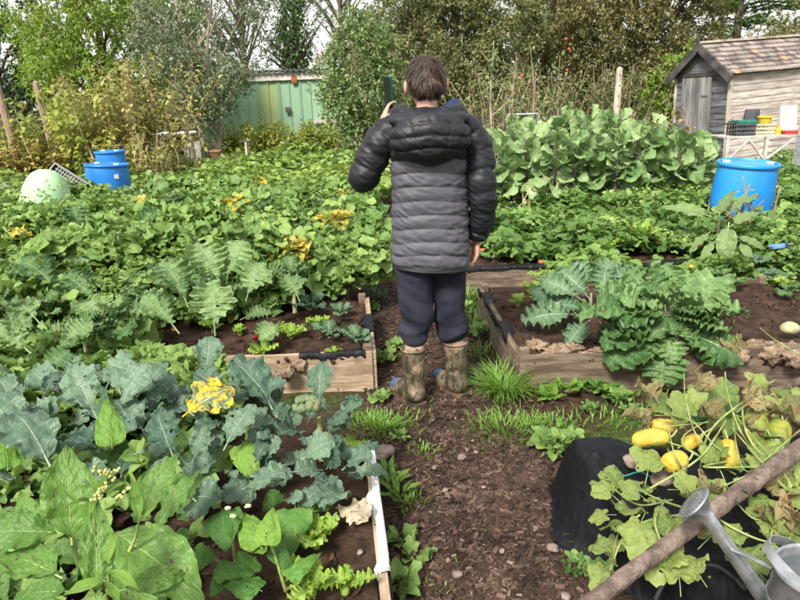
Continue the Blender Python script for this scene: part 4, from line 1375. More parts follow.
def conifer(px, Y, H, label, seed):
    rg = np.random.default_rng(seed)
    root = empty('conifer_tree', tbase(px, Y), label, 'tree')
    tb = MB().tube([(0, 0, 0), (.05, 0, H * .5), (0, 0, H)], [.2, .14, .03], 8)
    PP, XX, NN, SS = [], [], [], []
    for k in range(80):
        z = H * rg.uniform(.25, .97)
        a = rg.uniform(0, 6.28)
        L = (1 - z / H) * 3.0 + .5
        d = np.array([math.cos(a), math.sin(a), .12])
        e = np.array([0, 0, z]) + d * L + [0, 0, -.12 * L]
        tb.tube([(0, 0, z), np.array([0, 0, z]) + d * L * .5, e], [.03, .02, .006], 4, cap=False)
        n = int(150 * L / 2)
        t = rg.random(n) ** .8
        side = np.array([-d[1], d[0], 0])
        P = np.array([0, 0, z]) + d * (L * t)[:, None] + np.array([0, 0, -.12]) * (L * t * t)[:, None] + side * (rg.normal(0, .26, n) * (1.1 - t) * min(1, L / 2))[:, None] + np.array([0, 0, 1]) * rg.normal(0, .05, n)[:, None]
        PP.append(P); XX.append(d + rsph(n, rg) * .5); NN.append(rsph(n, rg) * .4 + [0, 0, 1]); SS.append(rg.uniform(.12, .26, n))
    tb.build('trunk', M['bark'], root, True)
    baked('crown', M['l_con'], root, [tiny(.17), tiny(.12)], np.concatenate(PP), np.concatenate(XX), np.concatenate(NN), np.concatenate(SS), rg=rg)


conifer(724, 25, 7.2, 'dark layered conifer spreading above the shed roof', 44)

# the hedge that closes the plot
rg = np.random.default_rng(55)
n = 520
C = np.stack([rg.uniform(-24, 26, n), rg.uniform(24.5, 26.5, n), rg.uniform(.1, 2.9, n) ** 1], 1)
C[:, 2] *= .8 + .25 * vnoise(C * [1, 0, 0], .4, 3)
P, X, N, S, tint, tw = foliage(C, rsph(n, rg), rg, 80, .75, .15)
ok = P[:, 2] > 0
root = empty('boundary_hedge', (0, 25.5, 0), 'long mixed hedge closing the plot behind container and trees', 'hedge')
baked('foliage', M['l_hedge'], root, TL, P[ok] - [0, 25.5, 0], X[ok], N[ok], S[ok], tint[ok], rg=rg)
sb = MB()
for x in np.arange(-24, 26, .8):
    sb.tube([(x, 0, 0), (x + rg.normal(0, .2), rg.normal(0, .2), 1.1), (x + rg.normal(0, .4), 0, 2.2)], [.05, .035, .012], 5)
sb.build('stems', M['bark'], root)['kind'] = 'stuff'


# multi-stemmed shrubs
def shrub(name, label, px, Y, w, h, ns, per, L, lm, bm, seed, geo=None, lean=.25, bare=.25, group=None, cat='shrub', heads=None, deep=.7):
    rg = np.random.default_rng(seed)
    root = empty(name, (px, Y, 0), label, cat, group)
    tb = MB(); PP, XX, NN, SS, TT = [], [], [], [], []
    for k in range(ns):
        b = np.array([rg.normal(0, w * .28), rg.normal(0, w * .28 * deep), 0])
        hh = h * rg.uniform(.6, 1.05)
        e = b + np.array([rg.normal(0, lean * hh), rg.normal(0, lean * hh), hh])
        S_ = spline([b, (b + e) / 2 + np.array([*rg.normal(0, .06, 2), .05]), e], 9)
        tb.tube(S_, np.linspace(.016, .004, 9), 5, cap=False)
        n = per
        t = bare + (1 - bare) * rg.random(n)
        q = np.stack([np.interp(t * 8, np.arange(9), S_[:, i]) for i in range(3)], 1)
        d = rsph(n, rg) * [1, 1, .5]
        PP.append(q + d * rg.uniform(.02, .20, n)[:, None] * (1.2 - .6 * t)[:, None])
        XX.append(d + [0, 0, -.15]); NN.append(rsph(n, rg) * .5 + [0, 0, 1]); SS.append(L * rg.uniform(.6, 1.2, n)); TT.append(np.clip(rg.random() * .5 + rg.random(n) * .5, 0, .99))
    tb.build('stems', bm, root, True)['kind'] = 'stuff'
    baked('foliage', lm, root, geo or TL6, np.concatenate(PP), np.concatenate(XX), np.concatenate(NN), np.concatenate(SS), np.concatenate(TT), rg=rg)
    return root


shrub('leafy_shrub', 'tall bright green shrub with yellow stems beside the fence posts', Xat(85, 130, 12.2), 12.2, 1.7, 1.75, 44, 60, .13, M['l_yel'], surf('yellow_stem', (.34, .32, .10), (.5, .46, .2), 8), 31, geo=TL6)
shrub('dogwood_shrub', 'tall shrub of dry cream seed heads and brown stems', Xat(143, 130, 11.8), 11.8, 1.3, 2.15, 46, 62, .095, M['l_dry'], M['barkpink'], 32, bare=.45)
shrub('leafy_shrub', 'pale straw stemmed shrub behind the blue barrels', Xat(140, 150, 11.0), 11.0, 1.3, .95, 40, 34, .09, M['l_dry'], surf('straw_stem', (.36, .30, .14), (.52, .45, .25), 8), 33)
shrub('box_bush', 'bright yellow green bush along the container foot', Xat(262, 145, 15), 15.0, 2.1, .95, 90, 60, .085, M['l_bush'], M['bark'], 34, bare=.05)
shrub('box_bush', 'yellow green bush beneath the apple tree', Xat(322, 145, 14.6), 14.6, 1.3, .9, 60, 55, .085, M['l_bush'], M['bark'], 35, bare=.05)
shrub('fern_clump', 'amber brown bracken clump behind the low block wall', Xat(22, 150, 11.6), 11.6, 1.0, .95, 40, 40, .10, tleaf('amber_leaves', (.20, .17, .04), (.42, .33, .07)), M['bark'], 36, bare=.1)
shrub('weed_shrub', 'dark weedy shrub at the fence post foot', Xat(20, 130, 13.5), 13.5, 2.0, 1.4, 60, 50, .09, M['l_hedge'], M['bark'], 37, bare=.05)
shrub('weed_shrub', 'grey green weedy shrub beside the concrete block pillar', Xat(165, 140, 15.5), 15.5, 1.6, 1.5, 50, 50, .10, M['l_hedge'], M['bark'], 38, bare=.05)
shrub('rose_shrub', 'olive shrub thicket behind the young apple whips', Xat(505, 105, 13.8), 13.8, 1.8, 1.9, 60, 60, .085, M['l_haw'], M['barkpale'], 39, bare=.15)
shrub('rose_shrub', 'dark olive thicket between sprout plants and pale post', Xat(590, 100, 14.5), 14.5, 2.2, 1.9, 60, 60, .09, M['l_hedge'], M['barkpink'], 40, bare=.1)
shrub('dead_plant', 'withered brown bean plants beside the pale post', Xat(655, 105, 9.5), 9.5, 1.0, 1.15, 30, 26, .11, tleaf('withered_leaves', (.16, .12, .05), (.34, .27, .13)), M['barkpink'], 41, bare=.45)
shrub('laurel_shrub', 'low leafy shrub in shade of the apple tree', Xat(395, 135, 12.5), 12.5, 1.3, .75, 40, 46, .09, M['l_ash'], M['bark'], 42, bare=.1)
shrub('amber_shrub', 'small amber leaved shrub behind the boy', Xat(470, 125, 11.5), 11.5, .8, .85, 26, 40, .08, M['l_bush'], M['barkpale'], 43, bare=.2)


# young apple whips: pale bare stems, few leaves, red apples
def whip(px, py0, py1, Y, label, apples, seed, nb=7, leaves=110, mat='barkpale'):
    rg = np.random.default_rng(seed)
    b, t = at(px, py0, Y), at(px, py1, Y)
    H = t.z
    root = empty('apple_whip', (b.x, Y, 0), label, 'young tree')
    tb = MB()
    S_ = spline([(0, 0, 0), (rg.normal(0, .04), 0, H * .3), (t.x - b.x + rg.normal(0, .04), 0, H * .65), (t.x - b.x, 0, H)], 16)
    tb.tube(S_, np.linspace(.026, .006, 16), 7)
    PP, ends = [], []
    for k in range(nb):
        i = int(rg.uniform(4, 14)); q = S_[i]
        a = rg.uniform(0, 6.28); L = rg.uniform(.3, .7) * (1.2 - i / 16)
        e = q + np.array([math.cos(a) * L * .75, math.sin(a) * L * .5, L * .75])
        B = spline([q, (q + e) / 2 + [0, 0, -.04], e], 7)
        tb.tube(B, np.linspace(.011, .003, 7), 5)
        PP.append(B); ends.append(e)
    tb.build('trunk', M[mat], root, True)
    A = np.concatenate(PP + [S_[6:]])
    P = A[rg.integers(0, len(A), leaves)] + rg.normal(0, .05, (leaves, 3))
    baked('crown', M['l_apple'], root, TL6, P, rsph(leaves, rg) + [0, 0, -.3], rsph(leaves, rg) * .5 + [0, 0, 1], rg.uniform(.05, .10, leaves), rg=rg)
    for (ax, ay) in apples:
        q = at(ax, ay, Y)
        V, F = ico()
        V = V * np.array([.026, .026, .024]) * (1 - .12 * np.exp(-((V[:, :1]) ** 2 + V[:, 1:2] ** 2) * 8))
        o = link('apple', mkmesh('apple', V, [F], M['red']), root)
        o.location = (q.x - b.x, 0, q.z)


whip(494, 130, 40, 10.0, 'pale slim apple sapling with bare lower stem behind the sprouts', [(522, 76)], 61, 8, 90)
whip(517, 125, 55, 11.0, 'thin pinkish apple sapling carrying red apples', [(566, 39)], 62, 6, 80, 'barkpink')
whip(530, 125, 45, 11.4, 'tall thin sapling with two red apples among sparse leaves', [(569, 49), (567, 70)], 63, 6, 80, 'barkpink')
whip(560, 125, 55, 11.8, 'leaning thin sapling next to the olive thicket', [], 64, 6, 80, 'barkpink')


# ================================================================== leaf kinds
def oval(w, p=.55):
    return lambda t: w * np.sin(math.pi * np.clip(t, 0, 1) ** p) ** .8 + .004


def lance(w, p=.62):
    return lambda t: w * np.sin(math.pi * np.clip(t, 0, 1) ** p) ** 1.15 + .002


def obov(w):
    return lambda t: w * (np.sin(math.pi * np.clip(t, 0, 1) ** 1.25) ** .75) + .012


def heart(w):
    return lambda t: w * np.sin(math.pi * np.clip(t * .97 + .03, 0, 1) ** .45) ** .75 + .002


GL = {}
ML = {}


def kind(key, fn, n, mat):
    ML[key], GL[key] = leaves_of(fn, n, mat)


M['brassica'] = leafmat('broccoli_leaf', (.040, .092, .056), (.140, .222, .138), (.30, .38, .27), nv=7, vw=.034, rough=.42, trans=.16, bump=.5, blotch=(.20, .24, .20), blotch_thr=.67, blotch_scale=5)
M['brassica_y'] = leafmat('yellowing_broccoli_leaf', (.08, .14, .07), (.14, .19, .10), (.42, .48, .30), nv=7, vw=.045, blotch=(.72, .44, .01), blotch_thr=.47, blotch_scale=6, trans=.2)
M['kale'] = leafmat('kale_leaf', (.050, .125, .032), (.17, .285, .095), (.28, .39, .19), nv=6, vw=.04, rough=.45, trans=.2, bump=.6)
M['kale2'] = leafmat('blue_kale_leaf', (.070, .150, .070), (.155, .255, .130), (.42, .50, .40), nv=6, vw=.04, rough=.45, trans=.2, bump=.6)
M['sprout'] = leafmat('sprout_leaf', (.095, .20, .050), (.34, .46, .20), (.42, .52, .36), nv=6, vw=.04, rough=.4, trans=.22, bump=.4, blotch=(.36, .40, .14), blotch_thr=.70, blotch_scale=2.5)
M['bean'] = leafmat('bean_leaf', (.050, .145, .022), (.12, .27, .045), (.14, .30, .06), nv=6, vw=.03, rough=.5, trans=.25, bump=.8)
M['bean_l'] = leafmat('young_bean_leaf', (.11, .25, .028), (.20, .36, .05), (.26, .44, .10), nv=6, vw=.03, rough=.5, trans=.3, bump=.8)
M['persi'] = leafmat('spotted_leaf', (.072, .175, .025), (.135, .26, .048), (.36, .50, .16), nv=9, vw=.022, rough=.42, trans=.25, bump=.6, spots=(.13, .035, .045), spot_thr=.30, spot_scale=8)
M['persi_l'] = leafmat('narrow_bright_leaf', (.12, .26, .03), (.21, .37, .055), (.36, .52, .16), nv=9, vw=.03, rough=.42, trans=.3, bump=.5)
M['lettuce'] = leafmat('lettuce_leaf', (.22, .38, .045), (.36, .52, .09), (.50, .60, .22), nv=6, vw=.04, rough=.42, trans=.35, bump=.5)
M['nast'] = leafmat('lobed_cover_leaf', (.060, .150, .028), (.25, .385, .095), (.22, .36, .13), 'palmate', nv=7, vw=.05, trans=.25, bump=.4, blotch=(.42, .40, .08), blotch_thr=.74, blotch_scale=2)
M['straw'] = leafmat('trefoil_leaf', (.055, .14, .022), (.235, .375, .085), (.19, .33, .10), nv=6, vw=.04, trans=.25, bump=.4)
M['cuke'] = leafmat('cucumber_leaf', (.15, .23, .05), (.28, .36, .09), (.40, .46, .22), 'palmate', nv=5, vw=.045, trans=.28, bump=.5, blotch=(.46, .42, .20), blotch_thr=.60, blotch_scale=6)
M['cuke_b'] = leafmat('withered_cucumber_leaf', (.15, .17, .06), (.40, .33, .16), (.40, .36, .20), 'palmate', nv=5, vw=.045, trans=.25, bump=.8, blotch=(.22, .11, .05), blotch_thr=.52, blotch_scale=5)
M['yellow'] = leafmat('yellow_leaf', (.42, .38, .05), (.66, .53, .09), (.70, .60, .25), 'palmate', nv=6, trans=.35, blotch=(.45, .33, .12), blotch_thr=.62, blotch_scale=6)
M['dock'] = leafmat('dock_leaf', (.12, .20, .06), (.19, .28, .10), (.40, .42, .22), nv=9, vw=.03, trans=.2, bump=.6, blotch=(.20, .15, .06), blotch_thr=.60, blotch_scale=7)
M['kale3'] = leafmat('soft_kale_leaf', (.065, .15, .042), (.215, .33, .12), (.30, .40, .20), nv=6, vw=.035, rough=.5, trans=.25, bump=.6)
M['nast2'] = leafmat('far_cover_leaf', (.085, .185, .035), (.28, .41, .10), (.24, .38, .13), 'palmate', nv=7, vw=.05, trans=.28, bump=.3, blotch=(.42, .40, .08), blotch_thr=.74, blotch_scale=2)
M['weed'] = leafmat('feathery_weed_leaf', (.09, .18, .03), (.30, .41, .09), None, 'none', trans=.3, bump=0)
M['stalk'] = surf('green_stalk', (.16, .24, .06), (.34, .38, .14), 20, .5, .2)
M['stalkpale'] = surf('pale_stalk', (.46, .46, .24), (.60, .60, .36), 14, .55, .2)
M['stalkdark'] = surf('purple_stalk', (.07, .05, .05), (.16, .12, .10), 14, .6, .2)
M['grass'] = leafmat('grass_blade', (.08, .20, .022), (.20, .34, .055), None, 'none', trans=.3, bump=0)

kind('brassica', lambda k: blade(38, 26, obov(.37), lobe=.08, lobn=3, ruff=.040, rufn=4, droop=.75 + .15 * (k % 3), fold=(.22, .05, .4)[k % 3], corr=.005, pet=.16, pr=.020, seed=k, holes=(.78, .98, .88)[k % 3], jag=.05, crum=.055, cf=4, twist=(-.5, .5, .2)[k % 3]), 8, M['brassica'])
kind('brassica_y', lambda k: blade(38, 26, obov(.40), lobe=.12, lobn=3, ruff=.04, rufn=4, droop=.6, fold=.2, pet=.12, pr=.018, seed=k + 9, holes=.8, jag=.06, crum=.05), 2, M['brassica_y'])
kind('kale', lambda k: blade(84, 26, obov(.45), lobe=.08, lobn=4, ruff=.075, rufn=7, droop=.7 + .2 * (k % 3), fold=.08, corr=.004, pet=.24, pr=.016, seed=k + 20, holes=.95, jag=.09, twist=(.6, -.6, .1)[k % 3], crum=.065, cf=5), 8, M['kale'])
ML['kale3'] = [mkmesh('leaf', V, [F], M['kale3'], uv=u) for V, F, u in GL['kale']]
ML['kale2'] = [mkmesh('leaf', V, [F], M['kale2'], uv=u) for V, F, u in GL['kale']]
kind('sprout', lambda k: blade(16, 12, obov(.50), lobe=.05, lobn=3, ruff=.040, rufn=3, droop=.7, fold=.06, cup=-.15, pet=.34, pr=.014, seed=k + 40, jag=.04, crum=.05), 6, M['sprout'])
kind('bean', lambda k: blade(24, 20, heart(.37), ruff=.016, rufn=3, droop=.7, fold=-.16, corr=.006, pet=.06, pr=.010, seed=k + 60, crum=.05, cf=5, holes=(1.05, 1.2)[k % 2]), 5, M['bean'])
ML['bean_l'] = [mkmesh('leaf', V, [F], M['bean_l'], uv=u) for V, F, u in GL['bean']]
kind('persi', lambda k: blade(44, 24, lance(.235, .80), ruff=.020, rufn=5, droop=.8, fold=.12, corr=.005, pet=.08, pr=.011, seed=k + 70, holes=.98, crum=.045, cf=4, twist=(.4, -.4)[k % 2]), 5, M['persi'])
kind('persi_l', lambda k: blade(20, 8, lance(.12, .75), ruff=.016, rufn=3, droop=.8, fold=.3, pet=.04, pr=.009, seed=k + 80, crum=.03, twist=.5), 5, M['persi_l'])
kind('lettuce', lambda k: blade(48, 16, obov(.28), lobe=.25, lobn=4, ruff=.08, rufn=6, droop=.8, fold=.15, pet=.03, pr=.012, seed=k + 90, jag=.15, crum=.05), 5, M['lettuce'])
kind('romaine', lambda k: blade(14, 6, obov(.13), lobe=.1, ruff=.03, rufn=4, droop=.5, fold=.3, pet=.03, pr=.014, seed=k + 95), 3, M['lettuce'])
kind('dock', lambda k: blade(24, 14, oval(.22, .7), ruff=.03, rufn=4, droop=.6, fold=.12, corr=.005, pet=.15, pr=.014, seed=k + 99, holes=1.0, crum=.04), 3, M['dock'])
lob5 = lambda d, p=5: (lambda a: (1 + d * np.cos(p * a)) * (.62 + .20 * np.cos(a)) * np.where(np.abs(a) > 2.75, .55 + .45 * np.clip((math.pi - np.abs(a)) / .39, 0, 1) * 1, 1.0))
kind('cuke', lambda k: palm(10, 64, lambda a, f=lob5(.13): f(a) * (1 + .03 * np.sin(23 * a)), ruff=.05, rufn=6, cup=-.05, pet=.85, pr=.016, seed=k, holes=(0, 6, 16)[k % 3], drop=.6, wave=.12, crum=.12), 5, M['cuke'])
kind('cuke_b', lambda k: palm(12, 66, lambda a, f=lob5(.10): f(a) * (1 + .05 * np.sin(17 * a)), ruff=.14, rufn=6, cup=.5, pet=.7, pr=.02, seed=k + 7, holes=40, drop=1.2, wave=.3, crum=.28), 4, M['cuke_b'])
kind('nast', lambda k: palm(3, 20, lambda a, f=lob5(.20): f(a), ruff=.16, rufn=5, cup=.1, pet=.5, pr=.02, seed=k + 17, drop=.6, wave=.18), 5, M['nast'])
GL['cov'] = [palm(3, 18, lambda a, f=lob5(.12): f(a) * (1 + .07 * np.sin(11 * a)), ruff=.17, rufn=6, cup=.15, pet=0, pr=0, seed=k + 117, drop=.7, wave=.22) for k in range(4)]
GL['cov'] += [blade(9, 4, obov(.44), lobe=.22, lobn=3, ruff=.10, rufn=3, droop=1.1, fold=.1, pet=0, pr=0, seed=k + 130, jag=.15, crum=.08) for k in range(4)]
kind('yellow', lambda k: palm(4, 24, lambda a, f=lob5(.16): f(a), ruff=.14, rufn=6, cup=.15, pet=.4, pr=.02, seed=k + 27, drop=.5, wave=.15), 3, M['yellow'])


def trefoil(k):
    VV, FF, UU, o = [], [], [], 0
    for a, s in ((0, 1), (1.35, .85), (-1.35, .85)):
        V, F, u = blade(4, 4, obov(.40), ruff=.02, rufn=3, droop=.4, fold=.2, pet=0, pr=0, seed=k + int(a * 10) + 50)
        V = (V * s) @ rotz(a).T * .62 + [.38, 0, 0]
        VV.append(V); FF.append(F + o); UU.append(u); o += len(V)
    PV, PF = tube_geo(np.array([(0, 0, -.25), (.25, 0, -.06), (.4, 0, 0)]), [.012, .01, .008], 3)
    VV.append(PV); FF.append(PF + o); UU.append(np.tile([[.1, .5]], (len(PV), 1)))
    return np.concatenate(VV), np.concatenate(FF), np.concatenate(UU)


kind('straw', trefoil, 3, M['straw'])


# ================================================================== green cover, too dense to count
def cover(name, label, geo, mat, poly, n, h0, h1, L, seed, hole=None, tilt=.55, dens=None, base=.0, hs=1.2):
    """leaves over a patch: poly = (x0,x1,y0,y1) or function giving points; heights follow slow noise between h0 and h1."""
    rg = np.random.default_rng(seed)
    x0, x1, y0, y1 = poly
    x = rg.uniform(x0, x1, n * 2); y = rg.uniform(y0, y1, n * 2)
    P = np.stack([x, y, x * 0], 1)
    keep = np.ones(len(P), bool)
    if hole is not None:
        keep &= hole(x, y)
    if dens is not None:
        keep &= vnoise(P, 1.6, seed) > dens
    P = P[keep][:n]
    top = h0 + (h1 - h0) * np.clip(.5 + .75 * fbm(P, hs, 3, seed + 2), 0, 1)
    P[:, 2] = base + top * (1 - .65 * rg.random(len(P)) ** 1.8)
    a = rg.uniform(0, 6.28, len(P))
    X = np.stack([np.cos(a), np.sin(a), rg.normal(.1, .3, len(P))], 1)
    N = np.stack([rg.normal(0, tilt, len(P)), rg.normal(-.15, tilt, len(P)), np.ones(len(P))], 1)
    S = L * rg.uniform(.55, 1.25, len(P))
    patch = np.clip(.5 + .5 * vnoise(P, 1.1, seed + 9), 0, .99)
    o = baked(name, mat, None, geo, P, X, N, S, np.clip(patch * .5 + rg.random(len(P)) * .5, 0, .99), rg=rg)
    return tag(o, label, 'ground cover', kind='stuff')


# left: bed B back and bed C, out to the left edge, with bare soil left by the lettuces and along the path
def left_hole(x, y):
    px = -.22 - .0 * (y - 3)
    bare = ((y < 3.72 + .10 * np.sin(x * 7)) & (x > -1.42)) | ((y < 4.0) & (x > -.62))
    return (x < px + .25 * np.sin(y * 6)) & ~bare


cover('lobed_leaves', 'dense lobed green leaves smothering the middle beds', GL['cov'], M['nast'], (-4.6, .1, 3.0, 5.6), 13500, .02, .50, .090, 1, left_hole, base=.18, tilt=.8, hs=1.7)
cover('lobed_leaves', 'dense green leaves filling the further beds before the barrels', GL['cov'], M['nast2'], (-6.5, .2, 5.5, 8.6), 11500, .02, .36, .108, 2, lambda x, y: x < -.12 - .05 * (y - 5.5), base=.14, tilt=.75, hs=2.0)
cover('weedy_leaves', 'low feathery green weeds before the bushes and container', [tiny6(.3, .2), tiny6(.22, .2), tiny6(.4, .1)], M['weed'], (-8.5, .4, 8.3, 14.0), 15000, .10, .52, .13, 3, tilt=.9, base=.02, hole=lambda x, y: ~((x > -4.3) & (x < -3.2) & (y < 9.2)))
cover('weedy_leaves', 'low green weeds behind the sprout plants', [tiny6(.3, .2), tiny6(.22, .2)], M['straw'], (.2, 9, 8.8, 15.0), 11000, .06, .34, .12, 4, tilt=.9, base=.02)
cover('strawberry_leaves', 'strawberry leaves carpeting the bed with the black lip', GL['straw'], M['straw'], (.62, 4.2, 4.85, 6.75), 8200, .04, .26, .095, 5, base=.17, tilt=.8, hs=2.5, hole=lambda x, y: (x > .8 + .12 * np.sin(y * 7)) & ((x - 3.1) ** 2 + (y - 5.75) ** 2 > .14))
cover('strawberry_leaves', 'leafy green cover around the sky blue drum', GL['straw'], M['straw'], (2.7, 5.5, 5.0, 9.0), 5200, .08, .36, .11, 6, base=.05, tilt=.8, hole=lambda x, y: (x - 3.3) ** 2 + (y - 6.1) ** 2 > .10)
cover('weedy_leaves', 'small weeds in the gap between sprouts and path', [tiny6(.3, .2), tiny6(.4, .1)], M['straw'], (.0, 1.1, 5.6, 9.0), 2600, .04, .22, .09, 7, tilt=.9, base=.01)
cover('weedy_leaves', 'shaded small leaves under the broccoli plants', GL['nast'], M['nast'], (-2.3, -.62, .9, 2.2), 900, .02, .10, .10, 8, base=.19)
cover('weedy_leaves', 'leaves choking the gap between the broccoli bed and the pale board', GL['cov'], M['nast'], (-3.1, -1.40, 2.2, 3.3), 2600, .16, .46, .095, 9, base=.02, tilt=.75)


cover('small_leaves', 'fine yellow green sprigs pushing through the lobed green cover', TL6, M['weed'], (-5.5, -.2, 3.3, 7.2), 8000, .12, .52, .050, 12, lambda x, y: left_hole(x, y) & (vnoise(np.stack([x, y, x * 0], 1), 1.4, 8) > -.15), base=.18, tilt=.9, hs=1.7)
cover('round_leaves', 'pale round leaves scattered over the middle beds', [palm(3, 14, lambda a: .62 + .1 * np.cos(a), ruff=.08, rufn=4, cup=.2, pet=.3, pr=.02, seed=k + 300, wave=.1) for k in range(3)], M['nast2'], (-5.0, -.2, 3.3, 6.6), 900, .22, .52, .065, 13, lambda x, y: left_hole(x, y) & (vnoise(np.stack([x, y, x * 0], 1), 1.2, 18) > 0), base=.18, tilt=.5, hs=1.7)
cover('strawberry_leaves', 'strawberry runners spilling over the front board of their bed', GL['straw'], M['straw'], (1.12, 4.0, 4.42, 4.9), 3200, .10, .34, .085, 15, base=.02, tilt=.8, hs=2.5)
cover('weedy_leaves', 'low leaves hiding the middle of the pale board', GL['cov'], M['nast'], (-1.5, -.80, 2.45, 3.0), 1100, .10, .29, .085, 16, base=.02, tilt=.75)
cover('small_leaves', 'fine bright sprigs among the strawberry leaves', TL6, M['weed'], (.8, 4.4, 4.9, 6.9), 3500, .08, .30, .045, 14, lambda x, y: (vnoise(np.stack([x, y, x * 0], 1), 1.6, 28) > .0), base=.17, tilt=.9)


# ================================================================== front bed: broccoli, beans, spotted knotweed
def stemmed(name, px, py, z, label, cat, group=None, h=.3, r=.014, mat='stalk', lean=(0, 0)):
    p = gp(px, py, z)
    root = empty(name, p, label, cat, group)
    MB().tube(spline([(0, 0, -.02), (lean[0] * .4, lean[1] * .4, h * .5), (lean[0], lean[1], h)], 8), np.linspace(r * 1.2, r * .6, 8), 7).build('stem', M[mat], root, True)
    return root


def spray(root, key, specs, foot, zf):
    """leaves given as (base px, z, tip px, z, width); each stalk runs back to the plant's own stem."""
    for (b, z0, t, z1, w) in specs:
        if key == 'brassica':
            b = (t[0] + (b[0] - t[0]) * .88, t[1] + (b[1] - t[1]) * .88)
            w = w * .86
        pleaf(root, ML[key], b, z0, t, z1, w)


BL = 'broccoli plants in the front bed'
r1 = stemmed('broccoli_plant', 165, 470, .2, 'broccoli plant with broad flat blue leaves beside the spotted knotweed', 'plant', BL, .14)
spray(r1, 'brassica', [((100, 425), .42, (72, 366), .55, 1.0), ((112, 420), .42, (150, 362), .56, 1.0), ((60, 478), .42, (14, 412), .50, 1.1), ((176, 465), .40, (157, 412), .50, 1.0),
                      ((190, 468), .38, (206, 425), .48, .9), ((135, 486), .36, (177, 465), .40, 1.2), ((30, 445), .40, (-14, 396), .48, 1.1), ((140, 425), .34, (175, 375), .46, 1.0),
                      ((110, 450), .30, (60, 440), .34, 1.0), ((150, 440), .34, (120, 400), .44, .9), ((40, 400), .36, (58, 372), .44, 1.0)], None, .3)
r2 = stemmed('broccoli_plant', 250, 450, .2, 'broccoli plant with ragged leaves and pale ribs before the pale board', 'plant', BL, .14)
spray(r2, 'brassica', [((218, 455), .40, (254, 405), .50, 1.1), ((285, 422), .40, (232, 360), .56, .95), ((205, 382), .42, (210, 336), .52, 1.1), ((232, 405), .40, (195, 372), .48, .9), ((262, 480), .36, (222, 500), .34, 1.1),
                      ((240, 440), .36, (275, 420), .42, 1.0), ((250, 470), .34, (270, 440), .40, 1.0), ((180, 400), .40, (150, 392), .46, .9), ((228, 420), .38, (196, 436), .40, 1.0)], None, .3)
spray(r2, 'brassica_y', [((182, 415), .44, (232, 388), .47, 1.15)], None, .3)
r3 = stemmed('broccoli_plant', 322, 455, .2, 'broccoli plant bearing a small loose head beside the white liner', 'plant', BL, .16)
spray(r3, 'brassica', [((318, 412), .42, (322, 362), .54, 1.0), ((296, 462), .40, (334, 440), .45, 1.3), ((305, 468), .36, (258, 482), .38, 1.1), ((345, 450), .36, (380, 446), .36, .6), ((338, 420), .40, (362, 398), .44, .8),
                      ((330, 480), .34, (300, 505), .30, 1.0), ((300, 430), .38, (272, 405), .48, .9), ((326, 430), .38, (348, 412), .44, .9), ((285, 445), .36, (255, 440), .42, .9), ((340, 470), .30, (362, 480), .28, .8)], None, .3)
hp = gp(306, 405, .44)
hb = MB()
for k in range(46):
    d = rsph(1)[0]; d[2] = abs(d[2]) * .7
    V, F = ico()
    hb.add(V[:] * .014 * random.uniform(.7, 1.2) + d * np.array([.042, .042, .026]) + [0, 0, 0], [F])
o = hb.build('head', surf('broccoli_head', (.10, .17, .08), (.22, .27, .13), 90, .8, .8, 260, c3=(.26, .22, .10)), r3, True)
o.location = hp - r3.location
o['label'] = 'loose green broccoli head'
r3b = stemmed('broccoli_plant', 85, 395, .2, 'broccoli plant with dull drooping leaves behind the flat leaved one', 'plant', BL, .12)
spray(r3b, 'brassica', [((100, 395), .34, (130, 352), .44, .9), ((70, 400), .34, (30, 372), .40, .9), ((130, 405), .34, (165, 362), .42, .9), ((20, 420), .34, (-16, 440), .38, 1.0), ((95, 440), .28, (80, 478), .28, 1.0), ((200, 480), .26, (180, 515), .24, 1.0), ((230, 470), .26, (250, 505), .24, 1.0), ((160, 440), .26, (190, 400), .32, .9)], None, .3)

q = random.Random(8)
for rt, x0, x1, y0, y1, n in ((r1, 5, 190, 390, 480, 26), (r2, 175, 290, 385, 500, 30), (r3, 270, 350, 400, 500, 26), (r3b, 10, 180, 365, 430, 24)):
    for _ in range(n):
        x, y = q.uniform(x0, x1), q.uniform(y0, y1)
        a = q.uniform(0, 6.28); L = q.uniform(20, 40); z = q.uniform(.26, .40)
        pleaf(rt, ML['brassica'], (x, y), z, (x + L * math.cos(a), y - L * abs(math.sin(a)) * .8 + 6), z + q.uniform(-.02, .10), q.uniform(.8, 1.1))
BN = 'bean plants in the front bed'
r4 = stemmed('bean_plant', 285, 585, .2, 'young bean plant with bright pointed leaves among the lettuces', 'plant', BN, .16, .005, lean=(-.05, .03))
spray(r4, 'bean_l', [((266, 548), .36, (273, 506), .42, .85), ((262, 548), .35, (240, 512), .38, .85), ((268, 548), .34, (250, 552), .33, .8)], None, .2)
spray(r4, 'bean', [((295, 505), .30, (288, 560), .27, 1.05), ((272, 545), .30, (292, 572), .24, .9), ((285, 580), .27, (322, 552), .28, .6), ((262, 590), .28, (222, 582), .26, .9), ((300, 500), .26, (334, 508), .25, .9), ((255, 575), .24, (238, 550), .26, .9)], None, .2)
r5 = stemmed('bean_plant', 235, 560, .2, 'bean plant with dark heart shaped leaves behind the spotted knotweed', 'plant', BN, .18, .005)
spray(r5, 'bean', [((222, 508), .40, (226, 552), .36, 1.05), ((215, 570), .28, (255, 575), .27, .9), ((235, 560), .27, (210, 598), .24, .9), ((280, 490), .28, (262, 512), .25, .9), ((210, 545), .28, (190, 575), .26, .9)], None, .2)
spray(r5, 'bean_l', [((112, 448), .46, (106, 398), .58, .75), ((242, 440), .38, (256, 486), .36, .85), ((8, 470), .44, (2, 430), .46, .8)], None, .2)
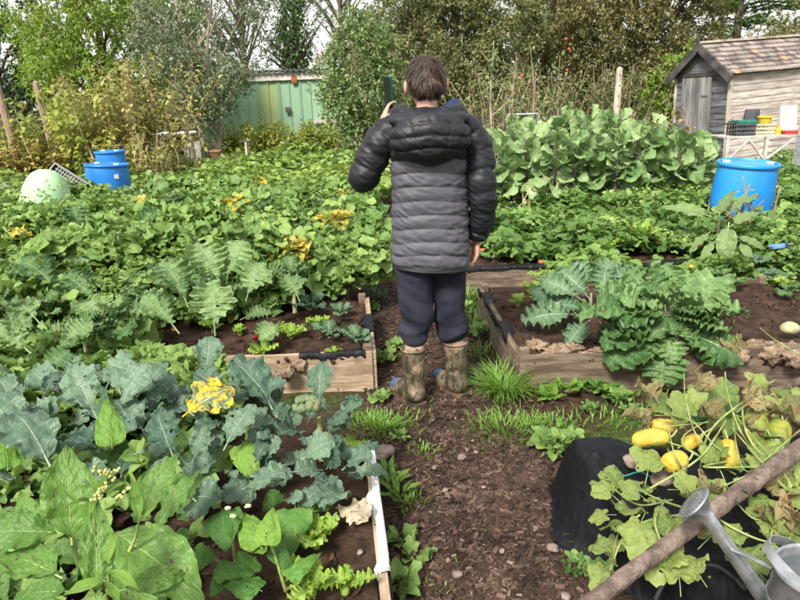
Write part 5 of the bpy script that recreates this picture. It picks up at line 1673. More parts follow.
for k, (px, py) in enumerate([(228, 508), (248, 506), (233, 516)]):   # withered pale bean blossoms
    V, F = lump((.009, .006, .006), 300 + k, .3)
    o = link('blossom', mkmesh('blossom', V, [F], M['stalkpale']), r5)
    o.location = gp(px, py, .42) - r5.location

KW = 'plants at the front bed corner'
r6 = stemmed('knotweed_plant', 85, 585, .2, 'spotted knotweed with broad purple blotched leaves in the front bed corner', 'plant', None, .26, .009, lean=(.0, -.02))
spray(r6, 'persi', [((72, 545), .48, (66, 442), .62, 1.10), ((108, 528), .50, (208, 606), .44, 1.05), ((62, 532), .50, (-28, 536), .50, 1.05), ((62, 575), .48, (-12, 560), .46, 1.0), ((70, 590), .50, (10, 602), .46, 1.0),
                    ((150, 540), .44, (202, 470), .46, .75), ((140, 520), .42, (180, 452), .48, .85), ((196, 500), .42, (158, 478), .44, 1.2), ((95, 600), .52, (98, 500), .56, .8), ((120, 590), .46, (190, 575), .42, .8), ((40, 560), .40, (20, 490), .46, .9),
                    ((110, 560), .36, (160, 620), .34, 1.0), ((50, 600), .40, (0, 630), .38, 1.0)], None, .3)
spray(r6, 'persi_l', [((92, 500), .58, (58, 512), .60, 1.0), ((90, 500), .60, (94, 535), .60, 1.0), ((100, 495), .60, (128, 482), .62, .9), ((140, 520), .56, (132, 478), .62, 1.1), ((100, 500), .60, (88, 470), .66, .9), ((106, 565), .58, (118, 530), .62, 1.1),
                      ((104, 580), .58, (62, 596), .56, 1.2), ((105, 580), .58, (120, 612), .56, 1.0), ((142, 520), .56, (158, 505), .58, .9), ((108, 570), .58, (140, 590), .56, 1.0), ((95, 492), .62, (112, 472), .66, .8), ((80, 505), .60, (60, 488), .63, .7)], None, .3)
fs = MB()                                  # bud spikes
for k in range(9):
    b = gp(random.uniform(88, 118), random.uniform(470, 505), .62)
    d = Vector((random.uniform(-1, 1), random.uniform(-.5, .8), random.uniform(.2, 1))).normalized() * .035
    for q in range(8):
        V, F = ico()
        fs.add(V[:] * .0042 + np.array(b + d * (q / 7)) - np.array(r6.location) + RNG.normal(0, .003, 3), [F])
o = fs.build('flower_buds', surf('green_buds', (.30, .36, .10), (.46, .44, .18), 60), r6, True)
o['kind'] = 'stuff'
for b, e in (((90, 560), (96, 492)), ((108, 590), (104, 560)), ((125, 560), (140, 515))):
    MB().tube(spline([np.array(gp(*b, .45)), np.array(gp((b[0] + e[0]) / 2 + 3, (b[1] + e[1]) / 2, .52)), np.array(gp(*e, .60))], 7) - np.array(r6.location), np.linspace(.006, .0015, 7), 6).build('stem', M['stalk'], r6, True)

LT = 'small lettuces'


def lettuce(px, py, z, n, L, label, key='lettuce', el=(1.0, .35), group=LT):
    r = empty('lettuce', gp(px, py, z), label, 'lettuce', group)
    MB().lathe([(.012, -.01), (.014, .01), (.006, .02)], 8).build('heart', M['lettuce'], r, True)
    rosette(r, ML[key], n, (L * .6, L), el, z=.01)
    return r


lettuce(316, 545, .19, 9, .13, 'frilly lime lettuce beside the dead cream leaf')
lettuce(312, 592, .19, 8, .11, 'frilly lime lettuce at the near end of the front bed')
lettuce(350, 462, .19, 7, .11, 'lime lettuce at the top of the white liner')
lettuce(345, 590, .19, 4, .09, 'small lettuce seedling next to the black liner')
for px, py, n, L in ((292, 335, 9, .13), (213, 327, 7, .10), (262, 352, 7, .11), (318, 324, 8, .10), (240, 330, 6, .08), (335, 352, 5, .07)):
    lettuce(px, py + 4, .2, n, L, 'small lime lettuce in the bare soil behind the pale board')
for px, py, n, L in ((330, 340, 7, .12), (358, 345, 7, .13), (340, 318, 6, .12), (310, 312, 7, .14)):
    r = empty('kale_seedling', gp(px, py, .2), 'young grey green brassica seedling in the soil behind the pale board', 'seedling', 'young brassicas behind the pale board')
    rosette(r, ML['kale2'], n, (L * .6, L), (1.0, .3))
# dead leaf, white stone bits on the front bed
r = empty('dead_leaf', gp(350, 515, .2), 'crumpled cream dead leaf on the dark soil of the front bed', 'leaf')
leaf(r, [mkmesh('dead_blade', *[GL['brassica'][1][0], [GL['brassica'][1][1]]], leafmat('dead_leaf', (.50, .42, .28), (.66, .58, .40), (.7, .62, .45), nv=7, blotch=(.28, .16, .08), blotch_thr=.55, blotch_scale=6), uv=GL['brassica'][1][2])], gp(336, 505, .225), gp(368, 521, .225), (0, 0, 1), 1.1, 1.4, 'blade')
for k, (px, py, s) in enumerate([(360, 552, .010), (352, 570, .006), (330, 492, .007), (368, 472, .012)]):
    stone(px, py, .195, s, 'small white stone on the soil beside the lettuces', 200 + k, 'stone', 'white stones in the front bed')


# ================================================================== big kale leaves among the middle beds
KL = 'kale plants in the middle beds'


def kaleplant(px, py, z, specs, label, key='kale3', h=.25, extra=6, L=.26, group=KL):
    r = stemmed('kale_plant', px, py, z, label, 'plant', group, h, .013, 'stalkpale')
    for (b, z0, t, z1, w) in specs:
        pleaf(r, ML[key], b, z0, t, z1, w)
    rosette(r, ML[key], extra, (L * .7, L), (.9, .1), z=h * .7, h=.05)
    return r


kaleplant(215, 325, .22, [((222, 285), .50, (196, 242), .60, 1.1), ((224, 282), .50, (244, 240), .60, 1.1), ((190, 305), .46, (160, 262), .54, 1.0), ((215, 335), .40, (212, 280), .52, 1.0), ((245, 300), .44, (262, 262), .54, 1.1), ((180, 330), .40, (140, 300), .48, 1.0), ((240, 318), .36, (272, 312), .36, .9), ((150, 300), .40, (120, 275), .5, 1.0)], 'kale with large pale ribbed leaves beside the yellowed leaf patch')
kaleplant(85, 290, .22, [((95, 275), .48, (70, 245), .56, 1.0), ((60, 290), .48, (20, 262), .56, 1.0), ((100, 300), .44, (60, 275), .52, 1.0), ((130, 230), .55, (160, 212), .58, .7), ((80, 240), .55, (72, 206), .66, 1.0), ((110, 320), .40, (80, 300), .48, 1.0), ((40, 320), .42, (8, 300), .48, 1.0)], 'spreading kale with drooping leaves in the thick of the green cover')
kaleplant(20, 370, .1, [((30, 350), .42, (-5, 330), .48, 1.0), ((40, 380), .38, (70, 350), .46, 1.0), ((20, 390), .4, (-20, 380), .46, 1.0), ((60, 345), .42, (90, 322), .48, 1.0), ((10, 345), .44, (20, 312), .52, .9)], 'kale with ragged leaves nearest the broccoli plants')
kaleplant(130, 215, .2, [((150, 195), .42, (168, 182), .48, .9)], 'pale topped kale rising beside the sticker barrel')
kaleplant(160, 195, .18, [((165, 185), .45, (158, 176), .5, .9)], 'kale with upright grey leaves behind the yellow stemmed cover', extra=8, L=.18)
kaleplant(295, 310, .22, [((300, 300), .40, (285, 275), .45, 1.0), ((280, 320), .36, (260, 340), .3, 1.0)], 'small kale beside the half red pepper', extra=7, L=.2)
for k, (px, py) in enumerate([(60, 215), (150, 250), (215, 232), (90, 355), (150, 330), (5, 255), (60, 262), (130, 280), (280, 215), (325, 215), (170, 300), (5, 340), (35, 235), (190, 232), (265, 225), (300, 240), (10, 215), (105, 250), (240, 215), (300, 205), (180, 212), (55, 330), (120, 345), (20, 300)]):
    kaleplant(px, py + 14, .2, [], 'leafy kale standing in the lobed green cover', 'kale3', .22 + .05 * (k % 3), 11, .17, group='kale plants lost in the lobed green cover')
# pale lying stalk and yellowed foliage
o = MB().tube(spline([gp(70, 338, .30), gp(100, 330, .36), (gp(125, 315, .42)), gp(142, 303, .50)], 14), np.linspace(.014, .009, 14), 8).build('cut_stalk', M['stalkpale'], smooth=True)
tag(o, 'long pale bare stalk lying across the green cover', 'stalk')
YP = 'yellowed plants'
for px, py, z, n, L, lab in ((288, 258, .36, 26, .15, 'bright yellow withered leaves above the black plastic lip'), (333, 226, .34, 14, .14, 'small bright yellow leaf patch near the far bed corner'), (232, 206, .36, 12, .15, 'yellow leaves in the green cover of the far bed'), (228, 318, .22, 14, .13, 'yellow crumpled leaf beside the bare soil'),
                            (142, 206, .40, 6, .10, 'yellow leaves below the sticker barrel'), (305, 292, .26, 7, .10, 'yellow leaves trailing over the black plastic lip'), (262, 185, .34, 6, .12, 'pale yellow leaves in the far green weeds'), (20, 238, .40, 6, .09, 'yellow leaves below the green dome'), (345, 198, .3, 5, .1, 'yellow sprig at the corner of the far bed')):
    z += .21 if py < 280 else .05
    r = empty('yellow_plant', gp(px, py, z - .1), lab, 'plant', YP)
    MB().tube([(0, 0, -.1), (.01, 0, .05)], .006, 5).build('stem', M['stalkpale'], r)
    rosette(r, ML['yellow'], n, (L * .6, L), (.9, -.35), z=.06, spread=.06 if n > 10 else .03, jit=.6)
    rosette(r, ML['nast'], n // 2, (L * .6, L), (.9, -.3), z=.05, spread=.06, jit=.6)
# withered pale vine heap over the plastic lip
o = MB()
for k in range(14):
    a = gp(random.uniform(320, 365), random.uniform(268, 290), .26)
    b = gp(random.uniform(320, 368), random.uniform(268, 292), .24)
    m = (a + b) / 2 + Vector((0, 0, random.uniform(.01, .05)))
    o.tube(spline([a, m, b], 8), .0055, 5)
tag(o.build('dry_vines', surf('dry_vine', (.42, .33, .18), (.58, .48, .30), 12), smooth=True), 'tangle of dry straw coloured vines over the black plastic lip', 'vines', kind='stuff')


# ------------------------------------------------------------------ peppers
def pepper(px, py, z, L, ang, label, tip=(.62, .02, .01), top=(.55, .015, .01), tw=.35):
    p = gp(px, py, z)
    t = NT('pepper_skin')
    sp = t.n("SeparateXYZ"); t.l(t.n("TexCoord").outputs["Generated"], sp.inputs[0])
    t.l(t.mix(t.step(sp.outputs[0], .35, .65), top, tip), t.b.inputs["Base Color"])
    t.b.inputs["Roughness"].default_value = .22
    root = empty('pepper', p, label, 'pepper')
    root.rotation_euler = (0, tw, ang)
    S_ = spline([(-L / 2, 0, 0), (-L * .2, 0, .004), (L * .2, .003, .002), (L / 2, 0, -.008)], 14)
    r = L * np.array([.10, .20, .235, .24, .24, .235, .225, .21, .195, .175, .15, .12, .08, .02])
    MB().tube(S_, r, 12).build('fruit', t.m, root, True)
    MB().tube(spline([(-L / 2, 0, 0), (-L * .62, 0, .006), (-L * .75, .004, .016)], 6), .0045, 6).lathe([(.002, 0), (L * .12, .002), (L * .1, .008)], 8, c=(-L / 2, 0, 0), R=roty(-1.57)).build('stalk', M['stalk'], root, True)


pepper(257, 338, .235, .062, .9, 'red pepper lying by a lettuce behind the pale board')
pepper(323, 276, .28, .075, -.7, 'orange and red pepper hanging by the black plastic lip', (.75, .40, .01), (.62, .02, .01), .6)
pepper(135, 314, .47, .03, .2, 'tiny red pepper beside the long pale stalk')
pepper(176, 331, .24, .032, .2, 'small orange red pepper at the edge of the bare soil', (.70, .12, .01), (.70, .10, .01))
pepper(568, 274, .27, .05, 1.2, 'yellow pepper standing over the kale bed soil', (.80, .60, .01), (.80, .62, .02), 1.1)
pepper(692, 267, .27, .05, .4, 'yellow pepper at the foot of the dock leaves', (.80, .60, .01), (.80, .62, .02), .2)


# ================================================================== right beds
q = random.Random(3)
r = stemmed('kale_plant', 672, 338, .18, 'huge ruffled green kale hanging over the crumbling front board', 'plant', None, .22, .02, 'stalkpale')
for k in range(44):
    a = k * 2.39996 + q.uniform(-.3, .3)
    f = k / 43
    bx, by = 664 + math.cos(a) * 8 * f, 325 - math.sin(a) * 6 * f - 14 * (1 - f)
    R_ = 30 + 54 * f * q.uniform(.8, 1.1)
    tx, ty = bx + math.cos(a) * R_ * 1.02, by - math.sin(a) * R_ * .75
    z0 = .40 - .10 * f
    z1 = .54 - .30 * f * (1.15 if math.sin(a) < -.2 else .5)
    if ty > 352:
        z1 = .20 - (ty - 352) * .0022
    c_ = (EYE - gp(bx, by, z0)).normalized()
    nr = Vector((math.cos(a) * .35, .35 * math.sin(a), .8)) + c_ * .3 + Vector([q.uniform(-.35, .35) for _ in range(3)])
    pleaf(r, ML['kale'], (bx, by), z0, (tx, ty), max(.06, z1), q.uniform(.75, 1.0), nr)
r = stemmed('kale_plant', 590, 312, .18, 'blue green kale with flat ragged leaves beside the big ruffled one', 'plant', None, .12, .012, 'stalkpale')
for (b, z0, t, z1, w) in [((585, 305), .30, (530, 290), .32, .8), ((580, 312), .28, (522, 322), .24, .8), ((592, 300), .32, (560, 270), .42, .9), ((600, 305), .32, (605, 268), .44, .9), ((590, 318), .28, (568, 345), .20, .8), ((600, 315), .3, (632, 290), .42, .8), ((585, 300), .34, (540, 280), .38, .7), ((600, 290), .36, (640, 272), .46, .9), ((595, 285), .36, (615, 262), .46, .9), ((605, 325), .3, (640, 330), .34, .9), ((590, 290), .34, (575, 262), .44, .9), ((600, 320), .27, (610, 345), .22, .8), ((590, 310), .3, (555, 305), .3, .7)]:
    pleaf(r, ML['kale2'], b, z0, t, z1, w)
for px, py, n, L in ((535, 300, 6, .09), (518, 305, 6, .09), (545, 282, 6, .14), (528, 290, 5, .10)):
    lettuce(px, py, .19, n, L, 'yellow green seedling at the corner of the kale bed', group='seedlings in the kale bed')
for px, py, n, L, key in ((755, 265, 7, .15, 'kale2'), (735, 288, 6, .12, 'kale'), (790, 295, 6, .13, 'kale'), (770, 280, 7, .12, 'kale2'), (720, 280, 6, .12, 'kale'), (798, 262, 8, .2, 'kale')):
    rr = empty('kale_seedling', gp(px, py, .19), 'low brassica seedling on the bare soil behind the big kale', 'seedling', 'seedlings behind the big kale')
    rosette(rr, ML[key], n, (L * .6, L), (.8, .1))
lettuce(786, 288, .19, 6, .10, 'lime seedling on the bare soil behind the big kale', group='lime seedlings behind the big kale')
# romaine, docks
r = lettuce(640, 245, .28, 13, .26, 'tall lime cos lettuce in the strawberry bed', 'romaine', (1.35, .55), None)
r = lettuce(608, 252, .26, 8, .15, 'feathery lime seedling patch in the strawberry bed', 'romaine', (1.2, .4), None)
r = stemmed('dock_plant', 715, 255, .18, 'dock plant with one large drooping speckled leaf', 'plant', None, .3, .012, 'stalkdark')
for (b, z0, t, z1, w) in [((728, 222), .52, (727, 268), .26, 1.1), ((712, 215), .5, (660, 208), .5, .8), ((722, 210), .52, (760, 196), .6, .9), ((730, 225), .46, (760, 212), .5, .8), ((710, 230), .42, (690, 255), .28, .8), ((735, 235), .4, (765, 250), .3, .8), ((718, 215), .5, (735, 190), .6, .8), ((715, 240), .4, (700, 262), .26, .8), ((740, 240), .36, (752, 262), .24, .9)]:
    pleaf(r, ML['dock'], b, z0, t, z1, w)
r = shrub('dry_weed', 'dry reddish weed stems in front of the sky blue drum', at(752, 195, 5.25).x, 5.25, .35, .72, 12, 14, .035, M['l_dry'], M['barkpink'], 77, lean=.18, bare=.5, cat='weed')
r = shrub('dry_weed', 'pale straw seed stems at the foot of the sprout plants', at(535, 200, 6.8).x, 6.8, .3, .6, 12, 16, .05, tleaf('straw_leaves', (.40, .34, .18), (.56, .5, .3)), M['stalkpale'], 78, lean=.12, bare=.3, cat='weed')
for k, (px, py) in enumerate([(514, 238), (482, 250), (700, 245), (541, 262), (593, 197), (620, 205)]):
    V, F = lump((.02, .018, .012), 400 + k, .3)
    tag(link('red_leaf', mkmesh('red_leaf', V, [F], surf('red_leaf_%d' % k, (.42, .07, .03), (.5, .14, .06), 30)), None, gp(px, py, .30)), 'small curled red leaf in the strawberry bed', 'leaf', 'red leaves in the strawberry bed')
o = MB().box((.10, .05, .03), (0, 0, 0), jit=.012).box((.05, .04, .02), (.06, .01, .01), jit=.01).build('plastic_scrap', surf('blue_plastic_scrap', (.10, .22, .55), (.2, .35, .7), 12), None, loc=gp(778, 247, .3))
tag(o, 'crumpled blue plastic scrap in the leaves below the drum', 'scrap')

# ------------------------------------------------------------------ sprout hedge
SP = 'sprout plants in the tall row'
rg = np.random.default_rng(5)
for k in range(22):
    row = k % 2
    f = (k // 2) / 10
    x = .92 + f * 2.42 + rg.normal(0, .06)
    y = 7.0 + row * .62 + rg.normal(0, .08)
    H = (.98, 1.06, 1.12, 1.15, 1.18, 1.22, 1.2, 1.16, 1.08, 1.0, .92)[k // 2] * rg.uniform(.92, 1.03) * (1.0 if row else .93)
    root = empty('sprout_plant', (x, y, 0), 'tall sprout plant with round grey green leaves in the dense row', 'plant', SP)
    lx, ly = rg.normal(0, .06, 2)
    S_ = spline([(0, 0, -.02), (lx * .4, ly * .4, H * .5), (lx, ly, H * .93)], 10)
    MB().tube(S_, np.linspace(.024, .012, 10), 7).build('stem', M['stalkdark'], root, True)
    nl = 46
    for j in range(nl):
        t = .30 + .70 * (j / nl)
        q = Vector([np.interp(t * 9, np.arange(10), S_[:, i]) for i in range(3)])
        a = j * 2.4 + rg.uniform(-.3, .3)
        e = -.75 + 1.55 * ((t - .3) / .7) ** 1.3 + rg.normal(0, .42)
        L = .29 * (1.05 - .35 * (t - .3)) * rg.uniform(.75, 1.15)
        d = Vector((math.cos(a) * math.cos(e), math.sin(a) * math.cos(e), math.sin(e)))
        nrm = Vector((math.cos(a) * .8, math.sin(a) * .8 - .25, .8)) + Vector(rg.normal(0, .6, 3))
        p0 = Vector((x, y, 0)) + q
        leaf(root, ML['sprout'], p0, p0 + d * L * rg.uniform(.7, 1.15), nrm, rg.uniform(.8, 1.1))


# ================================================================== grass and path-side weeds
def blades(n, px, py, w, h, lean, seed, wid=.006, zc=.0):
    rg = np.random.default_rng(seed)
    c = np.array(gp(px, py, 0))
    P = c + np.stack([rg.normal(0, w, n), rg.normal(0, w, n), np.zeros(n)], 1)
    VV, FF, UU, TT = [], [], [], []
    for k in range(n):
        a = rg.uniform(0, 6.28)
        o2 = P[k] - c
        a = math.atan2(o2[1], o2[0]) + rg.normal(0, .6)
        L = h * rg.uniform(.6, 1.2); l_ = lean * rg.uniform(.4, 1.3)
        s = np.linspace(0, 1, 6)
        r = L * l_ * s ** 1.6
        z = L * (s - .45 * l_ * s ** 2.4)
        cx = P[k][0] + np.cos(a) * r; cy = P[k][1] + np.sin(a) * r
        ww = wid * (1 - s ** 2) * .5 + .0004
        pa = a + math.pi / 2
        A = np.stack([cx - np.cos(pa) * ww, cy - np.sin(pa) * ww, z], 1); B = np.stack([cx + np.cos(pa) * ww, cy + np.sin(pa) * ww, z], 1)
        b = len(VV) * 12
        VV.append(np.concatenate([A, B])); UU.append(np.tile([[.5, .5]], (12, 1))); TT.append(np.full(12, rg.random()))
        i = np.arange(5)
        FF.append(np.stack([b + i, b + 6 + i, b + 7 + i, b + 1 + i], 1))
    return np.concatenate(VV) - c, np.concatenate(FF), np.concatenate(UU), np.concatenate(TT), c


def tuft(px, py, n, w, h, lean, seed, label, cat='grass tuft', group=None):
    V, F, U, T_, c = blades(n, px, py, w, h, lean, seed)
    o = link('grass_tuft', mkmesh('grass_tuft', V, [F], M['grass'], uv=U, tint=T_), None, c)
    return tag(o, label, cat, group)


tuft(503, 396, 320, .045, .185, .95, 1, 'big arching grass tuft at the corner of the kale bed')
tuft(535, 391, 120, .04, .12, .9, 2, 'smaller grass tuft leaning on the crumbling front board')
gb = [blades(n, px, py, w, h, .7, 10 + k) for k, (px, py, n, w, h) in enumerate([(505, 432, 220, .08, .075), (530, 430, 170, .07, .07), (480, 355, 60, .04, .09), (385, 430, 190, .06, .06), (372, 425, 150, .05, .05), (475, 325, 90, .04, .10), (468, 300, 90, .04, .12), (425, 452, 50, .03, .03), (400, 422, 60, .05, .035), (555, 432, 110, .07, .06), (470, 285, 80, .04, .12), (600, 425, 90, .10, .05), (590, 545, 40, .03, .06), (410, 505, 60, .03, .05), (640, 412, 90, .12, .05), (420, 405, 40, .04, .03), (440, 600, 30, .05, .03)])]
off = np.cumsum([0] + [len(q[0]) for q in gb])
tag(link('grass', mkmesh('grass', np.concatenate([q[0] + q[4] for q in gb]), [np.concatenate([q[1] + o_ for q, o_ in zip(gb, off)])], M['grass'], uv=np.concatenate([q[2] for q in gb]), tint=np.concatenate([q[3] for q in gb]))), 'short bright grass in patches along the mulch path', 'grass', kind='stuff')
WD = 'weeds along the path'
for k, (px, py, n, L, key) in enumerate([(568, 392, 9, .11, 'bean_l'), (590, 392, 8, .10, 'bean_l'), (550, 400, 7, .10, 'bean_l'), (605, 395, 8, .11, 'bean'), (550, 452, 8, .11, 'nast'), (565, 447, 8, .10, 'nast'), (540, 445, 6, .10, 'dock'), (393, 490, 10, .11, 'persi_l'), (398, 500, 9, .10, 'persi_l'), (388, 478, 8, .09, 'persi_l'), (402, 545, 6, .07, 'nast'), (415, 562, 5, .08, 'nast'), (398, 592, 7, .1, 'nast'),
                                         (395, 350, 8, .09, 'nast'), (385, 362, 8, .10, 'nast'), (470, 312, 9, .10, 'nast'), (480, 335, 8, .10, 'nast'), (462, 275, 9, .10, 'nast'), (378, 300, 8, .12, 'kale2'), (370, 312, 7, .10, 'nast'), (620, 402, 8, .08, 'nast'), (575, 572, 9, .06, 'nast'), (595, 580, 8, .06, 'nast'), (400, 440, 6, .05, 'nast'), (405, 395, 6, .06, 'nast'), (630, 415, 7, .07, 'nast'), (590, 412, 7, .06, 'nast'), (380, 402, 8, .07, 'nast'), (352, 240, 9, .13, 'nast'), (368, 255, 8, .12, 'nast'), (380, 275, 8, .10, 'nast')]):
    where = 'below the white liner' if px < 420 and py > 460 else 'by the boots' if px < 420 and py > 330 else 'beside the far part of the path' if px < 400 else 'along the kale bed side' if px < 500 else 'before the crumbling kale bed board' if py < 430 else 'beside the membrane corner'
    kd = {'bean_l': 'bright round leaved', 'bean': 'dark round leaved', 'nast': 'lobed leaved', 'dock': 'broad leaved', 'persi_l': 'narrow leaved', 'kale2': 'grey leaved'}[key]
    r = empty('path_weed', gp(px, py, .0), 'low %s weed %s' % (kd, where), 'weed', WD + ' ' + where)
    rosette(r, ML[key], n, (L * .7, L), (1.0, .25), spread=.015)


# ================================================================== the boy
def capsule(a, b, ra, rb, n=14, h=5):
    a, b = np.array(a, float), np.array(b, float)
    d = b - a; L = np.linalg.norm(d); d = d / (L + 1e-9)
    up = np.array([0, 0, 1.0]) if abs(d[2]) < .9 else np.array([0, 1.0, 0])
    A = np.cross(d, up); A /= np.linalg.norm(A); B = np.cross(d, A)
    rings = []
    for t in np.linspace(-math.pi / 2 + .12, 0, h):
        rings.append((a + d * ra * math.sin(t), ra * math.cos(t)))
    for t in np.linspace(0, math.pi / 2 - .12, h):
        rings.append((b + d * rb * math.sin(t), rb * math.cos(t)))
    ang = np.linspace(0, 2 * math.pi, n, endpoint=False)
    V = np.concatenate([c + r * (np.cos(ang)[:, None] * A + np.sin(ang)[:, None] * B) for c, r in rings])
    k = len(rings)
    i = np.arange(n); j = (i + 1) % n
    F = np.concatenate([np.stack([q * n + i, q * n + j, (q + 1) * n + j, (q + 1) * n + i], 1) for q in range(k - 1)])
    return V, F, n, k


class Blob:
    """overlapping rounded shapes, melted into one continuous surface."""
    def __init__(s):
        s.mb = MB()

    def cap(s, a, b, ra, rb=None, n=14):
        V, F, n, k = capsule(a, b, ra, rb if rb is not None else ra, n)
        s.mb.add(V, [F, np.arange(n)[::-1][None], (np.arange(n) + (k - 1) * n)[None]])
        return s

    def ell(s, c, r, R=None):
        V, F = ico()
        V = V * np.array(r)
        if R is not None:
            V = V @ np.array(R).T
        s.mb.add(V + np.array(c), [F])
        return s

    def melt(s, name, mat, parent, voxel=.006, smooth=6, disp=None):
        me = s.mb.mesh('tmp', [], True)
        o = bpy.data.objects.new('tmp', me)
        COL.objects.link(o)
        m = o.modifiers.new('r', 'REMESH'); m.mode = 'VOXEL'; m.voxel_size = voxel
        m2 = o.modifiers.new('s', 'SMOOTH'); m2.factor = .5; m2.iterations = smooth
        dg = bpy.context.evaluated_depsgraph_get()
        dg.update()
        res = bpy.data.meshes.new_from_object(o.evaluated_get(dg))
        bpy.data.objects.remove(o)
        bpy.data.meshes.remove(me)
        res.name = name
        res.materials.clear()
        for q in (mat if isinstance(mat, list) else [mat]):
            res.materials.append(q)
        n = len(res.vertices)
        co = np.empty(n * 3); res.vertices.foreach_get('co', co); co = co.reshape(-1, 3)
        if disp is not None:
            nr = np.empty(n * 3); res.vertices.foreach_get('normal', nr); nr = nr.reshape(-1, 3)
            co = co + nr * disp(co)[:, None]
            res.vertices.foreach_set('co', co.ravel())
        res.polygons.foreach_set('use_smooth', np.ones(len(res.polygons), bool))
        res.update()
        return link(name, res, parent)


M['skin'] = surf('skin', (.50, .27, .20), (.58, .34, .25), 14, .5, .1, 160, spec=.35)
M['hair'] = surf('brown_hair', (.022, .013, .008), (.062, .037, .023), 60, .45, .2, 200, rndmix=.5)
M['nylon'] = surf('black_nylon', (.0085, .009, .012), (.015, .016, .020), 5, .52, .35, 40, spec=.35, dist=.004)
M['grey'] = surf('grey_nylon', (.066, .066, .080), (.092, .092, .110), 4, .58, .35, 40, spec=.3, dist=.004)
M['navy'] = surf('navy_cotton', (.016, .017, .028), (.028, .029, .045), 10, .9, .3, 300, spec=.2, dist=.002)
M['navyf'] = surf('navy_fleece', (.02, .03, .09), (.03, .045, .13), 30, .9, .3, 300, spec=.2)


def boot_material():
    t = NT('muddy_rubber')
    n1 = t.noise(9, detail=6, rough=.7)
    n2 = t.noise(26, detail=5, rough=.7, stretch=(1, 1, .5))
    c = t.mix(t.step(n2, .40, .62), (.035, .032, .022), (.15, .118, .075))
    c = t.mix(t.step(n1, .50, .62), c, (.27, .19, .12))
    t.l(c, t.b.inputs["Base Color"])
    t.l(t.math('MULTIPLY_ADD', t.step(n1, .45, .6), .5, .35), t.b.inputs["Roughness"])
    t.bump(n2, .4, .006)
    return t.m


M['boot'] = boot_material()
M['toe'] = surf('blue_rubber', (.02, .05, .13), (.05, .10, .22), 12, .35, .1)
M['sole'] = surf('muddy_sole', (.025, .02, .015), (.14, .09, .055), 25, .9, .5)

BOY = empty('person', (.152, 2.935, float(gz(np.array([.15]), np.array([2.95]))[0]) + .020), 'boy seen from behind in a grey and black puffer jacket and muddy boots', 'person')
HC = np.array([-.005, .025, 1.530])       # head centre
hipL, hipR = (-.085, .0, .82), (.085, .02, .82)
kneeL, kneeR = (-.072, .0, .45), (.088, .055, .45)
ankL, ankR = (-.098, -.035, .09), (.125, .055, .09)
TD = np.array([-.55, .835, 0])            # the way the toes point
shL, shR = np.array([-.17, .0, 1.335]), np.array([.17, .0, 1.335])
elL, elR = np.array([-.295, .02, 1.135]), np.array([.232, -.035, 1.085])
wrL, wrR = np.array([-.205, .235, 1.335]), np.array([.222, .02, .825])


def hand(bl, w, d, nrm, side, curl, s=.92):
    """w wrist, d along the hand, nrm out of the palm's back, side towards the thumb."""
    d, nrm, side = (np.array(v, float) / np.linalg.norm(v) for v in (d, nrm, side))
    side = side - d * (side @ d); side /= np.linalg.norm(side)
    nrm = np.cross(side, d) * (1 if np.cross(side, d) @ nrm > 0 else -1)
    for k in range(4):
        o_ = (k - 1.5) * .019 * s
        kn = w + d * (.088 - .004 * abs(k - 1)) * s - side * o_
        bl.cap(w - side * o_ * .5 + d * .012, kn, .013 * s, .0115 * s, 10)
        L = (.040, .046, .043, .034)[k] * s
        p, a = kn, 0
        for j in range(3):
            a += curl * (.6, 1.0, .8)[j] + .05 * k
            dd = d * math.cos(a) - nrm * math.sin(a)
            q = p + dd * L * (1, .62, .5)[j]
            bl.cap(p, q, (.0098 - .001 * j) * s, (.0090 - .001 * j) * s, 9)
            p = q
    t0 = w + d * .025 * s + side * .024 * s
    t1 = t0 + (d * .6 + side * .65 - nrm * .35) * .036 * s
    t2 = t1 + (d * .9 + side * .15 - nrm * .45) * .034 * s
    bl.cap(w + d * .012, t0, .014 * s, .013 * s, 9).cap(t0, t1, .0125 * s, .0108 * s, 9).cap(t1, t2, .0108 * s, .0085 * s, 9)


b = Blob()
b.ell(HC + [0, .0, .010], (.070, .088, .090)).ell(HC + [0, .022, -.055], (.058, .068, .062)).cap(HC + [0, .06, -.095], HC + [0, .05, -.09], .028)
b.cap(HC + [0, .093, -.005], HC + [0, .108, -.03], .010, .014)                                   # nose
b.cap(HC + [-.018, .088, -.062], HC + [.018, .088, -.062], .008)                                  # lips
for s in (-1, 1):
    b.ell(HC + [s * .086, -.006, -.016], (.010, .021, .034), rotz(s * .45))
    b.cap(HC + [s * .030, .088, .02], HC + [s * .045, .080, .02], .012)                            # brow
b.cap((0, .0, 1.33), HC + [0, -.012, -.07], .050, .047)
b.cap((0, 0, .88), (0, 0, 1.05), .115, .105).cap((0, 0, 1.05), (0, 0, 1.25), .105, .115).cap((-.12, 0, 1.31), (.12, 0, 1.31), .05)
for hp_, kn_, an_ in ((hipL, kneeL, ankL), (hipR, kneeR, ankR)):
    b.cap(hp_, kn_, .072, .050).cap(kn_, an_, .050, .036).cap(an_, np.array(an_) + TD * .13 + [0, 0, -.045], .034, .026)
for sh_, el_, wr_ in ((shL, elL, wrL), (shR, elR, wrR)):
    b.cap(sh_, el_, .043, .034).cap(el_, wr_, .034, .023)
hand(b, wrL, (.12, .55, .80), (-.9, .25, -.1), (.35, -.75, .45), .42)
hand(b, wrR, (-.10, .12, -1), (.9, -.2, 0), (-.2, .95, 0), .32)
body = b.melt('body', M['skin'], BOY, .0048, 3)
eye_m = surf('eye', (.7, .68, .65), (.75, .73, .7), 5, .2, 0)
for s in (-1, 1):
    V, F = ico()
    e = link('eye', mkmesh('eye', V * .0115, [F], eye_m), BOY)
    e.location = HC + [s * .031, .079, .002]

